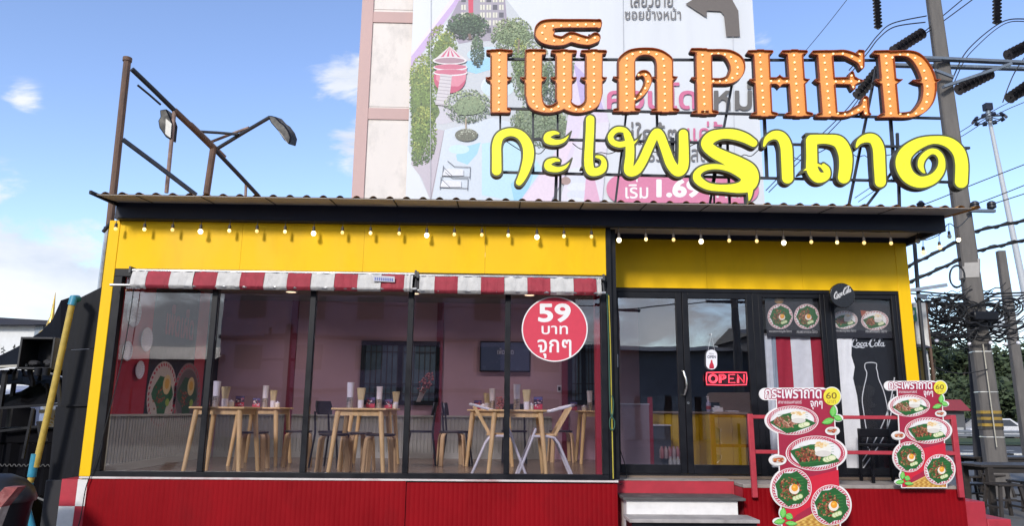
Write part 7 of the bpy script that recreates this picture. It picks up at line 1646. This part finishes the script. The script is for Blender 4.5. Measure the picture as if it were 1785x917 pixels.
def car(label, px, Y, colr, flip=1):
    g = at(px, 760, Y); x = g.x; root = thing('parked_car', label, 'car', (x, Y, 0), 'cars parked beyond the road')
    pr = [(-2.1, 0.35), (-2.15, 0.8), (-1.7, 0.95), (-1.0, 1.42), (0.5, 1.45), (1.2, 0.98), (2.05, 0.85), (2.15, 0.4)]
    m = MB(); m.prism([(x+u*flip, Y, z) for u, z in pr], (0, 1.7, 0)); m.build('body', mat('car_'+label.split()[0], colr, 0.3), root, bevel=0.06)
    m = MB(); m.prism([(x+u*flip, Y-0.004, z) for u, z in ((-1.35, 0.98), (-0.92, 1.35), (0.42, 1.37), (0.95, 0.98))], (0, 0.003, 0)); m.build('side_window', mat('van_glass', (0.05, 0.06, 0.08), 0.1), root, smooth=False)
    for u in (-1.35, 1.35):
        for yy in (Y-0.02, Y+1.55): m = MB(); m.cyl((x+u, yy, 0.33), (x+u, yy+0.2, 0.33), 0.33, n=18); m.build('wheel', M_blk, root)
car('white parked car beyond the guard rail at the right', 1752, 38.0, (0.6, 0.6, 0.62)); car('dark parked car under the trees between the poles', 1705, 39.5, (0.03, 0.035, 0.05), -1)
# ------------------------------------------------------------------ trees
M_leaf = mat('tree_leaf', (0.040, 0.060, 0.024), 0.7, var=0.5, scale=0.6); M_leaf2 = mat('tree_leaf_olive', (0.055, 0.066, 0.028), 0.7, var=0.5, scale=0.6); M_bark = mat('tree_bark', (0.09, 0.075, 0.06), 0.9, var=0.3, bump=0.5, bscale=20)
def tree(label, x, y, h, rx, seed, n=2600, m_=None, ls=0.16, low=0.35):
    rg = random.Random(seed); root = thing('tree', label, 'tree', (x, y, 0), 'trees beyond the road')
    m = MB(); m.tube([(x, y, -0.1), (x+rg.uniform(-.15, .15), y, h*0.25), (x+rg.uniform(-.3, .3), y, h*0.5)], [h*0.035, h*0.028, h*0.018], 8)
    cl = []
    for k in range(15):
        t = rg.random()*2*PI; q = rg.random()**0.5; z = h*(low+0.1+(0.9-low)*rg.random()); rr = rx*(0.95-0.5*abs(z/h-0.6)/0.4)
        cl.append((Vector((x+q*rr*math.cos(t), y+q*rr*0.8*math.sin(t), z)), rx*rg.uniform(0.22, 0.42)))
    for c_, r in cl[:8]: m.tube([(x, y, h*0.28), ((x+c_.x)/2+rg.uniform(-.2, .2), (y+c_.y)/2, (h*0.3+c_.z)/2), c_], [h*0.016, h*0.01, h*0.004], 5)
    m.build('trunk', M_bark, root)
    m = MB(); vs = []; fs = []
    for i in range(n):
        c_, r = cl[i % len(cl)]; d_ = Vector((rg.gauss(0, 1), rg.gauss(0, 1), rg.gauss(0, 0.7))).normalized(); p_ = c_+d_*r*(0.45+0.65*rg.random())
        u = Vector((rg.gauss(0, 1), rg.gauss(0, 1), rg.gauss(0, 1))).normalized(); v = u.orthogonal().normalized(); s_ = ls*(0.6+0.9*rg.random()); k = len(vs)
        vs += [p_-u*s_, p_+v*s_*0.5, p_+u*s_, p_-v*s_*0.5]; fs.append((k, k+1, k+2, k+3))
    m.add(vs, fs); m.build('crown', m_ or M_leaf, root, smooth=False, fix=False)
TR = [('broad dark tree behind the white kiosk post', 1612, 44, 600, 3.2), ('dark tree rising behind the red roofed stall', 1660, 46, 604, 3.6), ('tree behind the large banded pole', 1708, 45, 612, 3.2), ('tree between the two right-hand poles', 1752, 46, 607, 3.6), ('tree at the right picture edge', 1800, 45, 610, 3.5), ('olive tree farther back left of the banded pole', 1640, 56, 606, 4.2), ('olive tree farther back near the right edge', 1775, 57, 612, 4.5), ('low bushy tree behind the parked cars', 1725, 41, 668, 2.6), ('low bushy tree left of the red roofed stall', 1628, 41, 680, 2.4)]
for i, (lab, px, Y, py, rx) in enumerate(TR):
    c = at(px, py, Y); tree(lab, c.x, Y, c.z, rx, 40+i, 3000, M_leaf2 if 'olive' in lab else M_leaf, 0.20, 0.05 if 'low' in lab else 0.22)
# ------------------------------------------------------------------ across the street (mirrored in the shop glass)
def mir(px, py, D): p_ = at(px, py, D); return Vector((p_.x, -D, p_.z))
M_apt = mat('mauve_render', (0.50, 0.34, 0.42), 0.85, var=0.1, scale=0.7); M_low = mat('shop_row_grey', (0.09, 0.10, 0.12), 0.8, var=0.25, scale=0.8)
D_ = 34.0
a, b = mir(372, 716, D_), mir(1002, 400, D_); ap = thing('apartment_block', 'mauve apartment block mirrored in the middle window panes', 'building', ((a.x+b.x)/2, -D_-4, 0))
zt_ = b.z+1
m = MB(); m.box((a.x, -D_-9, 0), (b.x, -D_, zt_)); m.build('wall', M_apt, ap)
nfl = int(zt_/2.9)
for fl in range(nfl):
    m = MB(); m.box((a.x-0.05, -D_+0.002, fl*2.9+2.62), (b.x+0.05, -D_+0.25, fl*2.9+2.82)); m.build('floor_ledge', mat('ledge_render', (0.15, 0.10, 0.11), 0.8), ap)
    for k in range(6):
        x = a.x+(b.x-a.x)*(k+0.5)/6; m = MB(); m.box((x-0.75, -D_+0.003, fl*2.9+0.95), (x+0.75, -D_+0.06, fl*2.9+2.3)); m.build('window', mat('dark_window', (0.03, 0.03, 0.04), 0.2), ap)
def lowrow(label, px0, px1, py, D, rf, nwin):
    a, b = mir(px0, 716, D), mir(px1, py, D); x0, x1 = sorted((a.x, b.x)); root = thing('shop_row', label, 'building', ((x0+x1)/2, -D-3, 0))
    m = MB(); m.box((x0, -D-7, 0), (x1, -D, b.z)); m.build('wall', M_low, root); m = MB(); m.prism([(x0-0.3, -D+0.6, b.z), (x0-0.3, -D-7, b.z), (x0-0.3, -D-3.5, b.z+rf)], (x1-x0+0.6, 0, 0)); m.build('roof', mat('row_roof', (0.04, 0.045, 0.06), 0.6), root)
    for k in range(nwin): x = x0+(x1-x0)*(k+0.5)/nwin; m = MB(); m.box((x-1.1, -D+0.003, 0.1), (x+1.1, -D+0.05, 2.6)); m.build('shutter', mat('row_shutter', (0.13, 0.14, 0.16), 0.5, var=0.4, scale=2), root)
lowrow('low grey shop row mirrored in the left window pane', -250, 368, 628, 33, 1.0, 9); lowrow('low grey shop row mirrored in the glass doors', 1010, 1330, 612, 34, 0.6, 6); lowrow('grey shop row mirrored towards the right windows', 1335, 2000, 590, 33, 0.8, 9)
for i, (px, py, lab) in enumerate(((505, 566, 'utility pole mirrored in the second window pane'), (1082, 470, 'utility pole mirrored at the left of the door glass'), (1300, 440, 'utility pole mirrored at the right of the door glass'))):
    D = (21.0, 20.0, 14.5)[i]; t_ = mir(px, py, D); root = thing('utility_pole', lab, 'utility pole', (t_.x, t_.y, 0), 'poles across the street'); m = MB(); m.cyl((t_.x, t_.y, 0), t_, 0.17, 0.12, 10); m.build('shaft', M_conc, root)
    for k in range(2): m = MB(); m.bar(t_+Vector((-1.0, 0, -0.4-k*1.0)), t_+Vector((1.0, 0, -0.4-k*1.0)), 0.1); m.build('crossarm', M_navy, root)
    for k in range(3): m = MB(); m.cyl(t_+Vector((-0.8+k*0.8, 0, -0.35)), t_+Vector((-0.8+k*0.8, 0, -0.1)), 0.06); m.build('pin_insulator', M_ins, root)
for k in range(5):
    m = MB(); z = 6.2+k*0.55; pts = [(x, -17.6-0.12*k, z-1.0*math.sin(PI*((x+40) % 26)/26)) for x in range(-40, 41, 2)]; m.tube(pts, 0.022, 5); o = m.build('street_cable', M_cab); tag(o, 'overhead street cable mirrored in the shop glass', 'cable', 'cables across the street')
